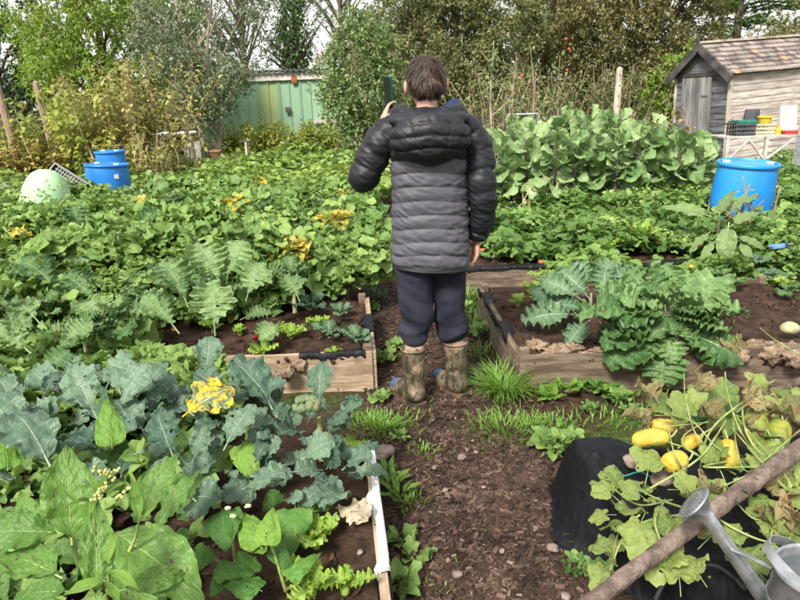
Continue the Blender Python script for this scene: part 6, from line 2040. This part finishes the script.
# hair: a cap with short strands combed down from the crown
SK = np.array([.0765, .0945, .098])
rgh = np.random.default_rng(12)


def scalp(n):
    d = rsph(n * 4, rgh)
    z, y, x = d[:, 2], d[:, 1], d[:, 0]
    low = np.where(y < -.15, -.72, np.where(y < .25, -.12 - .1 * np.abs(x), .42))
    low = np.where((np.abs(x) > .62) & (y > -.40) & (y < .2), .12, low)
    return d[z > low][:n]


V, F = ico()
dv = V.copy()
hcap = V * SK * 1.02 + [0, -.002, .012]
low = np.where(dv[:, 1] < -.1, -.66, np.where(dv[:, 1] < .25, -.05, .48))
kf = np.all((dv[:, 2] > low)[F], axis=1)
HAIR = link('hair', mkmesh('hair', hcap + HC, [F[kf]], M['hair']), BOY)
d = scalp(9000)
P = d * SK + [0, -.002, .012]
crownp = np.array([.02, -.45, .88])
flow = d - crownp
flow -= d * np.sum(flow * d, 1)[:, None]
flow /= np.linalg.norm(flow, axis=1)[:, None] + .05
sw = np.stack([-flow[:, 1], flow[:, 0], flow[:, 2] * 0], 1)
flow = flow + sw * .8 * vnoise(d, 3.5, 4)[:, None] + np.stack([vnoise(d, 6, 5), vnoise(d, 6, 6), vnoise(d, 6, 7)], 1) * .5 + rgh.normal(0, .15, d.shape) + [0, 0, -.15]
L = rgh.uniform(.022, .052, len(d)) * np.where(d[:, 2] < -.3, .55, 1)
side = np.cross(flow, d); side /= np.linalg.norm(side, axis=1)[:, None] + 1e-9
w = rgh.uniform(.0009, .0019, len(d))
pts = []
lift = rgh.uniform(.10, .40, len(d)) + .12 * vnoise(d, 5, 9)
for s, wf in ((0, 1), (.5, .9), (1, .12)):
    c = P + flow * (L * s)[:, None] + d * (L * (lift * s - .34 * s * s) + .001)[:, None]
    pts += [c - side * (w * wf)[:, None], c + side * (w * wf)[:, None]]
n = len(d)
V = np.stack(pts, 1).reshape(-1, 3) + HC
q = np.arange(n)[:, None] * 6
F = np.concatenate([q + [0, 1, 3, 2], q + [2, 3, 5, 4]])
st = link('strands', mkmesh('strands', V, [F], M['hair'], uv=np.zeros((len(V), 2)), tint=np.repeat(rgh.random(n), 6)), HAIR)
st['kind'] = 'stuff'


# ------------------------------------------------------------------ puffer jacket
def puff(s, pitch, amp):                   # quilted profile: rounded baffles between sharp seams
    f = np.abs(np.sin(math.pi * s / pitch))
    return amp * (f ** .6)


def crumple(P, k, seed):                   # slanting creases
    Q = np.stack([P[:, 0] * 1.0 + P[:, 2] * 1.4, P[:, 1] * 1.0 - P[:, 2] * .6, P[:, 2] * .7 - P[:, 0] * .5], 1)
    return k * (1 - 2 * np.abs(vnoise(Q, 26, seed))) * .6 + k * .8 * vnoise(P, 11, seed + 2) + k * .4 * vnoise(Q, 55, seed + 5)


JK = None
zs = np.linspace(.702, 1.415, 190)
nA = 128
kz = [.702, .725, .80, .95, 1.10, 1.22, 1.30, 1.345, 1.375, 1.40, 1.415]
ka = [.168, .174, .174, .168, .162, .163, .161, .142, .108, .078, .070]
kb = [.125, .132, .134, .128, .126, .130, .122, .108, .090, .075, .066]
a_ = np.interp(zs, kz, ka); b_ = np.interp(zs, kz, kb)
th = np.linspace(0, 2 * math.pi, nA, endpoint=False)
ct, st_ = np.cos(th), np.sin(th)
e = 2 / 2.5
cx = np.sign(ct) * np.abs(ct) ** e; cy = np.sign(st_) * np.abs(st_) ** e
PX = a_[:, None] * cx[None]; PY = b_[:, None] * cy[None]; PZ = np.repeat(zs[:, None], nA, 1)
V = np.stack([PX, PY, PZ], -1).reshape(-1, 3)
nrm = np.stack([cx[None] / a_[:, None], cy[None] / b_[:, None], PX * 0], -1).reshape(-1, 3)
nrm /= np.linalg.norm(nrm, axis=1)[:, None]
sag = .012 * vnoise(V * [1, 1, .2], 4, 71) + .010 * np.cos(th * 2)[None].repeat(len(zs), 0).ravel() + .008 * vnoise(V * [1, 1, .3], 6, 7)
zq = V[:, 2] - .716 + sag
amp = np.where(V[:, 2] > .725, .0095, .003) * (1 + .35 * vnoise(V * [1, 1, .4], 7, 31))
pitch = .0622
seamd = np.abs(((zq / pitch + .5) % 1) - .5) * pitch
pk = .0016 * np.sin(np.tile(th, len(zs)) * 62 + 5 * vnoise(V, 14, 8)) * np.exp(-(seamd / .012) ** 2)
V = V + nrm * (puff(zq, pitch, 1) * amp + pk + crumple(V, .0058, 3) * np.clip((V[:, 2] - .707) / .02, 0, 1))[:, None]
V[:, 2] += -.012 * np.cos(th)[None].repeat(len(zs), 0).ravel() * np.clip((.82 - V[:, 2]) / .1, 0, 1) + .004 * vnoise(V, 12, 4)
idx = np.arange(len(zs) * nA).reshape(len(zs), nA)
j = np.roll(idx, -1, 1)
F = np.stack([idx[:-1], j[:-1], j[1:], idx[1:]], -1).reshape(-1, 4)
fz = (V[F[:, 0], 2] - sag[F[:, 0]] * 0)
zc = zq[F[:, 0]]
mi = (zc > 8 * pitch + .0).astype(int)
JK = link('jacket', mkmesh('jacket', V, [F], [M['grey'], M['nylon']], mi), BOY)
# hem binding
hemz = V[:nA]
MB().tube(np.concatenate([hemz[::4] + [0, 0, .004], hemz[:1] + [0, 0, .004]]), .0065, 6, cap=False).build('hem', M['nylon'], JK, True)


def sleeve(pts, rads, pitch, seed, amp=.0085):
    S_ = spline(pts, 150)
    s = np.concatenate([[0], np.cumsum(np.linalg.norm(np.diff(S_, axis=0), axis=1))])
    r = np.interp(np.linspace(0, 1, 150), np.linspace(0, 1, len(rads)), rads)
    V, F = tube_geo(S_, r, 48)
    c = np.repeat(S_, 48, 0)
    n_ = V - c; n_ /= np.linalg.norm(n_, axis=1)[:, None]
    sq = np.repeat(s, 48) + .022 * vnoise(V, 5, seed)
    end = np.repeat(np.clip((s[-1] - s) / .02, 0, 1), 48)
    V = V + n_ * ((puff(sq, pitch, amp) - .004) * end + crumple(V, .0066, seed) * end)[:, None]
    o = link('sleeve', mkmesh('sleeve', V, [F], M['nylon']), JK)
    MB().tube(spline([S_[-3], S_[-1], S_[-1] + (S_[-1] - S_[-4]) * .8], 5), [r[-1] * .96, r[-1] * .98, r[-1] * .92, r[-1] * .86, r[-1] * .80], 24).build('cuff', M['nylon'], JK, True)


sleeve([(-.115, .0, 1.335), (-.185, .0, 1.318), (-.26, .01, 1.21), elL + [-.005, 0, -.005], (-.285, .10, 1.17), (-.245, .18, 1.265), wrL], [.055, .070, .071, .068, .063, .052, .040], .080, 11)
sleeve([(.115, .0, 1.335), (.180, .0, 1.315), (.222, -.012, 1.21), elR, (.238, -.02, .98), (.228, .005, .88), wrR + [0, 0, .005]], [.055, .069, .067, .062, .060, .055, .044], .086, 12)

# hood lying on the back and standing round the neck
hb = Blob()
hb.ell((.0, -.138, 1.300), (.172, .088, .114), rotx(.35)).ell((0, -.10, 1.375), (.168, .080, .055)).ell((0, -.155, 1.275), (.12, .055, .06))
for k in range(13):
    a = math.radians(-200 + 220 * k / 12)
    c = np.array([.125 * math.cos(a), .105 * math.sin(a) - .008, 1.395 + .012 * math.sin(a)])
    hb.ell(c, (.047, .047, .046))


def hood_disp(P):
    x, y, z = P.T
    seams = np.minimum(np.abs(np.sin((z - 1.27 + .10 * np.abs(x)) * math.pi / .052)), 1) ** .5
    vert = np.abs(np.sin((np.abs(x) - .078 - .25 * (z - 1.33)) * math.pi / .15)) ** .45
    back = np.clip((-y - .03) / .05, 0, 1)
    return ((seams * .010 + vert * .007 - .012) * back) + crumple(P, .0045, 17)


hb.melt('hood', M['nylon'], JK, .0055, 4, hood_disp)
lb = MB()
tl = [np.array([.088 * math.cos(a), .080 * math.sin(a) - .002, 1.408 + .012 * math.sin(a + .5)]) for a in np.linspace(-math.pi * 1.06, math.pi * .06, 26)]
lb.tube(tl, .026, 10).build('hood_lining', M['navyf'], JK, True)
MB().tube(spline([(.085, -.02, 1.405), (.115, .015, 1.425), (.12, .06, 1.42)], 10), [.02, .028, .032, .034, .034, .034, .033, .03, .026, .018], 12).build('hood_lining', M['navyf'], JK, True)

# ------------------------------------------------------------------ joggers
tb = Blob()
tb.ell((0, .005, .81), (.170, .122, .13))
for hp_, kn_, en in ((hipL, kneeL, (-.086, -.01, .372)), (hipR, kneeR, (.106, .058, .372))):
    hp_ = np.array(hp_); kn_ = np.array(kn_)
    tb.cap(hp_ + [0, 0, -.02], kn_, .094, .077).cap(kn_, en, .077, .068)
    tb.cap(np.array(en) + [0, 0, .015], np.array(en) + [0, 0, .0], .072, .068)


def trouser_disp(P):
    Q = np.stack([P[:, 0] * .8 + P[:, 2] * .7, P[:, 1] * .8, P[:, 2] * 1.3 - np.abs(P[:, 0]) * .5], 1)
    low = np.clip((.50 - P[:, 2]) / .2, 0, 1)
    return .017 * (1 - 2 * np.abs(vnoise(Q, 7, 5))) * (.45 + low) + .004 * vnoise(Q, 22, 6) + .007 * low * np.sin(P[:, 2] * 95 + 3 * vnoise(P, 8, 2)) * .6


tb.melt('trousers', M['navy'], BOY, .0065, 5, trouser_disp)


# ------------------------------------------------------------------ boots
def boot(an, top):
    an = np.array(an)
    g = Blob()
    g.cap(an + [0, 0, -.01], top, .052, .058).cap(an + [0, 0, -.02] - TD * .012, an + TD * .02 + [0, 0, -.035], .052, .050)
    g.cap(an + TD * .03 + [0, 0, -.025], an + TD * .145 + [0, 0, -.044], .047, .040).cap(an + TD * .10 + [0, 0, -.05], an + TD * .165 + [0, 0, -.052], .042, .034)

    def dsp(P):
        return .004 * vnoise(P, 14, 3) + .0025 * np.sin(P[:, 2] * 80) * np.clip(1 - np.abs(P[:, 2] - .14) / .06, 0, 1)
    o = g.melt('boot', M['boot'], BOY, .006, 4, dsp)
    r = np.array([-TD[1], TD[0], 0])
    pr = [(-.062, .030), (-.050, .043), (0, .044), (.05, .042), (.11, .049), (.16, .044), (.195, .022)]
    out = [an + TD * x + r * y for x, y in pr] + [an + TD * x - r * y for x, y in pr[::-1]]
    n = len(out)
    V = np.array([(p[0], p[1], .0) for p in out] + [(p[0], p[1], .022) for p in out])
    F4 = np.array([(i, (i + 1) % n, n + (i + 1) % n, n + i) for i in range(n)])
    link('sole', mkmesh('sole', V, [F4, np.arange(n)[::-1][None], (np.arange(n) + n)[None]], M['sole'], smooth=False), o)
    t = Blob().ell(an + TD * .148 + [0, 0, -.030], (.040, .040, .030))
    t.melt('toe_cap', M['toe'], o, .006, 3)
    Rm = [tuple(np.array(top) + 0.0605 * np.array([math.cos(a), math.sin(a), 0]) + [0, 0, .008]) for a in np.linspace(0, 6.2832, 25)]
    MB().tube(Rm, .006, 6, cap=False).build('rim', M['boot'], o, True)


boot(ankL, np.array([-.094, -.012, .285]))
boot(ankR, np.array([.118, .058, .285]))

# the phone in his raised hand
ph = empty('smartphone', BOY.location + Vector((-.172, .325, 1.455)), 'dark green cased phone held up by the boy', 'phone')
ph.rotation_euler = (math.radians(4), math.radians(3), math.radians(-62))


def rbox(w, h, t, r):
    pts = []
    for cx_, cz_, a0 in ((w / 2 - r, h / 2 - r, 0), (-w / 2 + r, h / 2 - r, 90), (-w / 2 + r, -h / 2 + r, 180), (w / 2 - r, -h / 2 + r, 270)):
        for q in range(5):
            a = math.radians(a0 + q * 22.5)
            pts.append((cx_ + r * math.cos(a), cz_ + r * math.sin(a)))
    n = len(pts)
    V = np.array([(x, -t / 2, z) for x, z in pts] + [(x, t / 2, z) for x, z in pts])
    return V, [np.array([(i, n + i, n + (i + 1) % n, (i + 1) % n) for i in range(n)]), np.arange(n)[None], (np.arange(n)[::-1] + n)[None]]


V, F = rbox(.072, .150, .010, .011)
link('case', mkmesh('case', V, F, surf('dark_green_case', (.008, .06, .05), (.012, .085, .07), 6, .4, 0), smooth=False), ph, (0, 0, .04))
V, F = rbox(.066, .142, .002, .008)
link('screen', mkmesh('screen', V, F, surf('dark_screen', (.01, .012, .014), (.015, .016, .02), 6, .1, 0), smooth=False), ph, (0, -.0061, .04))
V, F = rbox(.026, .026, .003, .006)
link('camera_bump', mkmesh('camera_bump', V, F, M['blackpl'], smooth=False), ph, (.018, .0063, .09))


# ================================================================== cucumbers, pole, watering can on the covered bed
M['cuk_y'] = surf('ripe_cucumber_skin', (.40, .29, .03), (.54, .41, .07), 30, .42, .5, 90, c3=(.36, .34, .07), rndmix=.12)
M['cuk_g'] = surf('turning_cucumber_skin', (.09, .15, .03), (.33, .33, .05), 14, .42, .25, 60, c3=(.62, .50, .05))
M['cuk_d'] = surf('dark_cucumber_skin', (.02, .07, .015), (.05, .12, .03), 20, .35, .2, 60)
M['pole'] = surf('bark_pole', (.085, .06, .047), (.21, .155, .125), 22, .8, 1.0, 55, c3=(.25, .20, .17), dist=.012)


def cucumber(px, py, z, L, r, ang, tilt, mat, label, seed):
    z += .045
    p = gp(px, py, z)
    root = empty('cucumber', p, label, 'cucumber')
    root.rotation_euler = (0, tilt, ang)
    S_ = spline([(-L / 2, 0, 0), (-L * .17, .006, .004), (L * .17, .006, .004), (L / 2, 0, 0)], 18)
    t = np.linspace(-1, 1, 18)
    rr = r * (1 - np.abs(t) ** 4) ** .5 * (1 + .06 * t) + .002
    V, F = tube_geo(S_, rr, 18)
    a = np.tile(np.linspace(0, 2 * math.pi, 18, endpoint=False), 18)
    V = V + (V - np.repeat(S_, 18, 0)) * (.05 * np.cos(6 * a) + .05 * vnoise(V, 60, seed))[:, None]
    link('fruit', mkmesh('fruit', V, [F, np.arange(18)[::-1][None], (np.arange(18) + 17 * 18)[None]], mat), root)
    MB().tube(spline([(L / 2 - .004, 0, 0), (L / 2 + .012, 0, .006), (L / 2 + .03, .008, .02)], 6), .0035, 6).build('stalk', M['stalk'], root, True)


cucumber(651, 440, .315, .130, .027, .10, -.05, M['cuk_y'], 'long yellow cucumber lying across the membrane edge', 1)
cucumber(676, 464, .315, .080, .031, .3, .0, M['cuk_y'], 'short fat orange yellow cucumber beside the pinkish stones', 2)
cucumber(664, 428, .300, .090, .022, -.3, 0, M['cuk_y'], 'yellow cucumber tucked behind the long one', 3)
cucumber(758, 428, .340, .120, .036, 1.2, -.4, M['cuk_g'], 'big green yellow cucumber under the withered leaves', 4)
cucumber(780, 436, .330, .120, .034, 1.0, -.4, M['cuk_g'], 'dull green cucumber against the bark pole', 5)
cucumber(731, 455, .315, .100, .028, 1.4, -.5, M['cuk_y'], 'yellow cucumber hanging steeply among the bare vines', 6)
cucumber(735, 414, .330, .060, .030, .2, .2, M['cuk_d'], 'small dark green cucumber behind the vines', 7)
cucumber(702, 419, .315, .060, .024, 1.3, -.3, M['cuk_d'], 'dark green cucumber below the withered flower heads', 8)
cucumber(693, 444, .300, .080, .022, .6, 0, M['cuk_y'], 'yellow cucumber half buried in grey withered leaves', 9)
stone(633, 460, .275, .036, 'round pinkish stone weighing down the membrane by the yellow cucumber', 51)
stone(662, 478, .275, .042, 'larger brown pink stone on the membrane below the fat cucumber', 52)
V, F = lump((.052, .042, .034), 53, .08, 1.2)
tag(link('gourd', mkmesh('gourd', V, [F], surf('pale_gourd_skin', (.26, .30, .15), (.40, .42, .24), 14, .5, .3, 60, c3=(.36, .28, .16))), None, gp(790, 328, .235)), 'pale green scabby gourd on the crumbling kale bed edge', 'gourd')

# pole laid across
a, b_ = gp(560, 625, .34), gp(830, 428, .50)
root = empty('bark_pole', a, 'thick bark covered pole laid slanting across the cucumber bed', 'pole')
S_ = spline([a, a + (b_ - a) * .33 + Vector((.006, .004, .004)), a + (b_ - a) * .66 + Vector((-.004, .006, -.003)), b_], 40)
V, F = tube_geo(S_, np.linspace(.019, .025, 40), 16)
V = V + (V - np.repeat(S_, 16, 0)) * (.10 * fbm(V, 30, 3, 3))[:, None]
link('shaft', mkmesh('shaft', V - np.array(a), [F, np.arange(16)[::-1][None], (np.arange(16) + 39 * 16)[None]], M['pole']), root)
for px, py in ((746, 490), (755, 479), (738, 500)):
    V, F = lump((.007, .007, .005), 70 + px, .3)
    o = link('knot', mkmesh('knot', V, [F], M['bargebd']), root)
    o.location = gp(px, py, .46) - a
a, b_ = gp(752, 402, .28), gp(830, 372, .40)
o = MB().tube(spline([a, (a + b_) / 2 + Vector((0, 0, .012)), b_], 12), np.linspace(.014, .020, 12), 10).tube(spline([(a + b_) / 2, (a + b_) / 2 + Vector((.05, .0, .05))], 4), [.008, .007, .006, .004], 6).build('stick', M['bark'], smooth=True)
tag(o, 'dark crooked stick behind the withered cucumber leaves', 'stick')

# vines with leaves: one spreading plant per rooting point
CU = 'cucumber plants on the membrane'


def vineplant(px, py, z, label, vines, green, brown, flowers=()):
    root = empty('cucumber_plant', gp(px, py, z), label, 'plant', None)
    L0 = np.array(root.location)
    for v in vines:
        P = [np.array(gp(x, y, zz)) - L0 for x, y, zz in v]
        MB().tube(spline(P, 6 * len(P)), np.linspace(.0036, .0020, 6 * len(P)) * random.uniform(.7, 1.2), 6).build('vine', M['stalk'], root, True)
    for (b, z0, t, z1, w) in green:
        pleaf(root, ML['cuke'], b, z0, t, z1, w)
    for (b, z0, t, z1, w) in brown[::2]:
        pleaf(root, ML['cuke_b'], b, z0, t, z1, w, Vector((random.uniform(-.6, .6), random.uniform(-.8, .2), .8)))
    return root


vineplant(640, 520, .24, 'cucumber vine with lobed speckled leaves trailing over the membrane corner',
          [[(672, 500, .3), (640, 505, .36), (615, 490, .38), (605, 480, .34)], [(680, 515, .3), (650, 520, .34), (625, 535, .3), (610, 570, .2)], [(665, 500, .32), (655, 520, .40), (662, 545, .40)], [(690, 510, .32), (660, 500, .42), (640, 490, .46)], [(640, 515, .34), (620, 530, .30), (612, 560, .2)]],
          [((668, 522), .38, (652, 584), .36, 1.05), ((622, 500), .40, (590, 482), .40, 1.0), ((615, 512), .34, (588, 520), .30, 1.0), ((618, 545), .26, (588, 548), .22, .9), ((650, 500), .42, (618, 482), .44, 1.1), ((645, 510), .38, (632, 548), .32, 1.1), ((690, 500), .40, (680, 470), .46, 1.0), ((612, 560), .18, (590, 590), .12, .9), ((700, 510), .36, (724, 480), .42, 1.0), ((620, 530), .22, (608, 556), .18, .9)],
          [((700, 505), .38, (704, 535), .34, 1.0), ((735, 545), .34, (718, 592), .30, 1.0), ((700, 495), .42, (720, 480), .44, 1.0), ((680, 500), .4, (700, 520), .38, .8)])
q = random.Random(21)
for _ in range(16):
    x, y = q.uniform(612, 670), q.uniform(478, 572)
    pleaf(bpy.data.objects['cucumber_plant'], ML['cuke'], (x, y), .27, (x + q.uniform(-34, 14), y - q.uniform(-18, 22)), q.uniform(.27, .34), q.uniform(.85, 1.1))
vineplant(720, 430, .26, 'cucumber vine with brown withered leaves behind the bark pole',
          [[(760, 470, .3), (720, 450, .40), (690, 420, .46), (655, 415, .40)], [(760, 460, .3), (740, 430, .42), (728, 395, .48), (725, 372, .50)], [(740, 460, .3), (700, 440, .40), (686, 400, .48), (684, 372, .52)], [(790, 480, .3), (750, 440, .44), (745, 400, .44), (775, 380, .42)], [(720, 470, .3), (690, 450, .36), (665, 440, .36), (640, 420, .36)],
           [(790, 500, .3), (760, 520, .36), (735, 500, .38), (720, 470, .40)], [(800, 470, .34), (780, 500, .36), (770, 540, .34)], [(700, 470, .3), (706, 440, .42), (720, 420, .46), (752, 395, .48)], [(740, 480, .3), (765, 460, .42), (800, 430, .46)], [(700, 500, .3), (720, 520, .36), (760, 540, .34), (800, 545, .34)], [(690, 480, .3), (675, 455, .42), (668, 425, .46)],
           [(800, 355, .4), (775, 340, .40), (760, 328, .36)]],
          [((700, 425), .42, (672, 398), .48, .9), ((705, 415), .44, (690, 388), .50, .9), ((720, 470), .36, (700, 445), .42, 1.0), ((745, 450), .4, (770, 470), .40, .9), ((760, 500), .36, (735, 478), .42, .8), ((730, 440), .42, (712, 462), .36, .9), ((770, 395), .42, (745, 372), .48, .8), ((790, 520), .36, (770, 500), .40, .9), ((690, 430), .4, (665, 412), .44, .8), ((795, 470), .42, (775, 452), .46, .9), ((760, 520), .34, (778, 545), .32, .9)],
          [((650, 432), .36, (630, 408), .40, 1.0), ((655, 420), .36, (612, 428), .30, 1.0), ((660, 400), .42, (640, 378), .46, 1.0), ((688, 385), .48, (682, 358), .52, .9), ((690, 390), .46, (712, 372), .50, .8), ((726, 385), .48, (728, 358), .52, .9), ((725, 420), .44, (703, 402), .48, 1.1), ((745, 440), .42, (720, 420), .46, 1.1), ((780, 425), .42, (800, 395), .46, 1.1), ((770, 405), .44, (795, 412), .44, 1.0), ((760, 505), .36, (785, 535), .34, 1.2),
           ((715, 470), .36, (690, 455), .38, 1.0), ((740, 410), .46, (762, 392), .48, 1.0), ((660, 405), .4, (672, 385), .46, .8), ((700, 400), .46, (715, 420), .42, .9), ((735, 470), .38, (728, 495), .34, .9), ((745, 350), .36, (722, 338), .34, .9), ((800, 440), .44, (785, 420), .46, 1.0), ((640, 425), .36, (650, 445), .30, .8), ((800, 400), .44, (780, 370), .46, .9)])


rv = random.Random(4)
VP = vineplant(770, 450, .26, 'tangle of half dead cucumber leaves and stalks along the far side of the membrane',
          [[(rv.uniform(640, 800), rv.uniform(440, 520), .3), (rv.uniform(660, 800), rv.uniform(410, 500), .40), (rv.uniform(660, 800), rv.uniform(390, 480), .44)] for _ in range(9)],
          [((x, y), .34, (x + rv.uniform(-40, 40), y - rv.uniform(-12, 34)), rv.uniform(.30, .38), rv.uniform(.8, 1.1)) for x, y in [(rv.uniform(640, 810), rv.uniform(400, 590)) for _ in range(66)] if not (640 < x < 690 and 425 < y < 480)],
          [((x, y), .34, (x + rv.uniform(-24, 24), y - rv.uniform(-8, 24)), rv.uniform(.34, .46), rv.uniform(.8, 1.1)) for x, y in [(rv.uniform(690, 800), rv.uniform(385, 540)) for _ in range(18)]])


# ------------------------------------------------------------------ galvanised watering can
def watering_can():
    zt = .50
    c = gp(822, 572, zt)
    c = Vector((c.x, c.y, 0))
    z0 = .235
    root = empty('watering_can', (c.x, c.y, z0), 'galvanised metal watering can full of water standing on the membrane', 'watering can')
    L0 = np.array(root.location)
    H = zt - z0
    R = .092
    MB().lathe([(R * 1.08, 0), (R * 1.09, .006), (R * 1.06, .012), (R * 1.0, H * .5), (R * .97, H - .012), (R * 1.0, H - .008), (R * 1.0, H), (R * .965, H), (R * .955, H - .01), (R * .97, H * .5), (R * 1.0, .02)], 48).build('body', M['metal'], root, True)
    for z in (H * .33, H * .68):
        MB().lathe([(R * 1.0, z - .006), (R * 1.045, z), (R * 1.0, z + .006)], 48, cap0=False, cap1=False).build('band', M['metal'], root, True)
    wt = NT('water')
    wt.b.inputs["Base Color"].default_value = (.06, .07, .075, 1)
    wt.b.inputs["Roughness"].default_value = .03
    wt.b.inputs["Specular IOR Level"].default_value = 1.0
    wt.bump(wt.noise(14), .05, .01)
    MB().lathe([(R * .96, H - .030), (R * .5, H - .030), (R * .02, H - .030)], 40, cap0=False).build('water', wt.m, root, True)
    # half cover over the front of the opening
    ros = np.array(gp(704, 511, .53)) - L0
    foot = np.array(gp(768, 604, .30)) - L0
    d = ros - foot
    S_ = np.array([foot + d * t for t in np.linspace(-.12, .97, 12)])
    MB().tube(S_, np.linspace(.0215, .0145, 12), 20).build('spout', M['metal'], root, True)
    # rose: a cone with a perforated plate
    dn = d / np.linalg.norm(d)
    nn = np.array([-.75, .45, .42]); nn /= np.linalg.norm(nn)
    ax = dn * .35 + nn * .65; ax /= np.linalg.norm(ax)
    X = np.cross(ax, [0, 1, 0]); X /= np.linalg.norm(X); Yv = np.cross(ax, X)
    Rm = np.stack([X, Yv, ax], 1)
    rs = link('rose', None, root)
    rs.location = ros - dn * .006
    rs.empty_display_size = .02
    MB().lathe([(.0150, -.012), (.017, 0), (.044, .030), (.047, .031), (.047, .036), (.044, .036)], 32, R=Rm, cap0=False, cap1=False).build('cone', M['metal'], rs, True)
    MB().lathe([(.0445, .035), (.03, .040), (.001, .042)], 32, R=Rm, cap0=False, cap1=False).build('plate', M['metal'], rs, True)
    hb_ = MB()
    for rr, n in ((.010, 6), (.020, 11), (.030, 17), (.038, 22)):
        for k in range(n):
            a = 6.2832 * k / n
            hb_.lathe([(.0016, .0), (.0016, .0012)], 6, c=tuple(Rm @ np.array([rr * math.cos(a), rr * math.sin(a), .0405 - (rr / .044) ** 2 * .004])), R=Rm)
    hb_.build('holes', M['bargebd'], rs)['kind'] = 'stuff'
    # brace from the spout to the rim
    p0 = foot + d * .60; p1 = np.array([-R * .93, R * .30, H - .012])
    MB().tube([p0, (p0 + p1) / 2 + [0, 0, .003], p1], .009, 8, flat=.35).build('brace', M['metal'], root, True)
    # carrying hoop: flat strap from rim to rim, leaning towards the spout
    pts = []
    up = np.array([-.86, .0, .50]); up /= np.linalg.norm(up)
    ac = np.array([.10, .99, .0]); ac /= np.linalg.norm(ac); ac = ac - up * (ac @ up)
    for a in np.linspace(-.15, math.pi + .15, 40):
        pts.append(np.array([0, 0, H - .02]) + ac * (R * 1.12 * math.cos(a)) + up * (.128 * math.sin(a)))
    P = np.array(pts)
    T = np.gradient(P, axis=0); T /= np.linalg.norm(T, axis=1)[:, None]
    side = np.cross(ac, up); side /= np.linalg.norm(side)
    nrm = np.cross(T, side)
    V = []
    for s, q in ((-1, -1), (1, -1), (1, 1), (-1, 1)):
        V.append(P + side * s * .011 + nrm * q * .0015)
    V = np.stack(V, 1).reshape(-1, 3)
    F = []
    for i in range(39):
        for k in range(4):
            F.append((i * 4 + k, i * 4 + (k + 1) % 4, (i + 1) * 4 + (k + 1) % 4, (i + 1) * 4 + k))
    link('handle', mkmesh('handle', V, [np.array(F)], M['metal'], smooth=False), root)


watering_can()
# black brush head and hose loop lying under the can
pth = [gp(655, 600, .27), gp(668, 578, .30), gp(690, 568, .31), gp(715, 566, .31), gp(735, 578, .29)]
o = MB().tube(spline(pth, 24), .006, 8).tube(spline([pth[-1], gp(745, 590, .27)], 4), .007, 8).build('black_hose', M['blackpl'], smooth=True)
tag(o, 'thin black hose loop lying on the membrane below the can spout', 'hose')
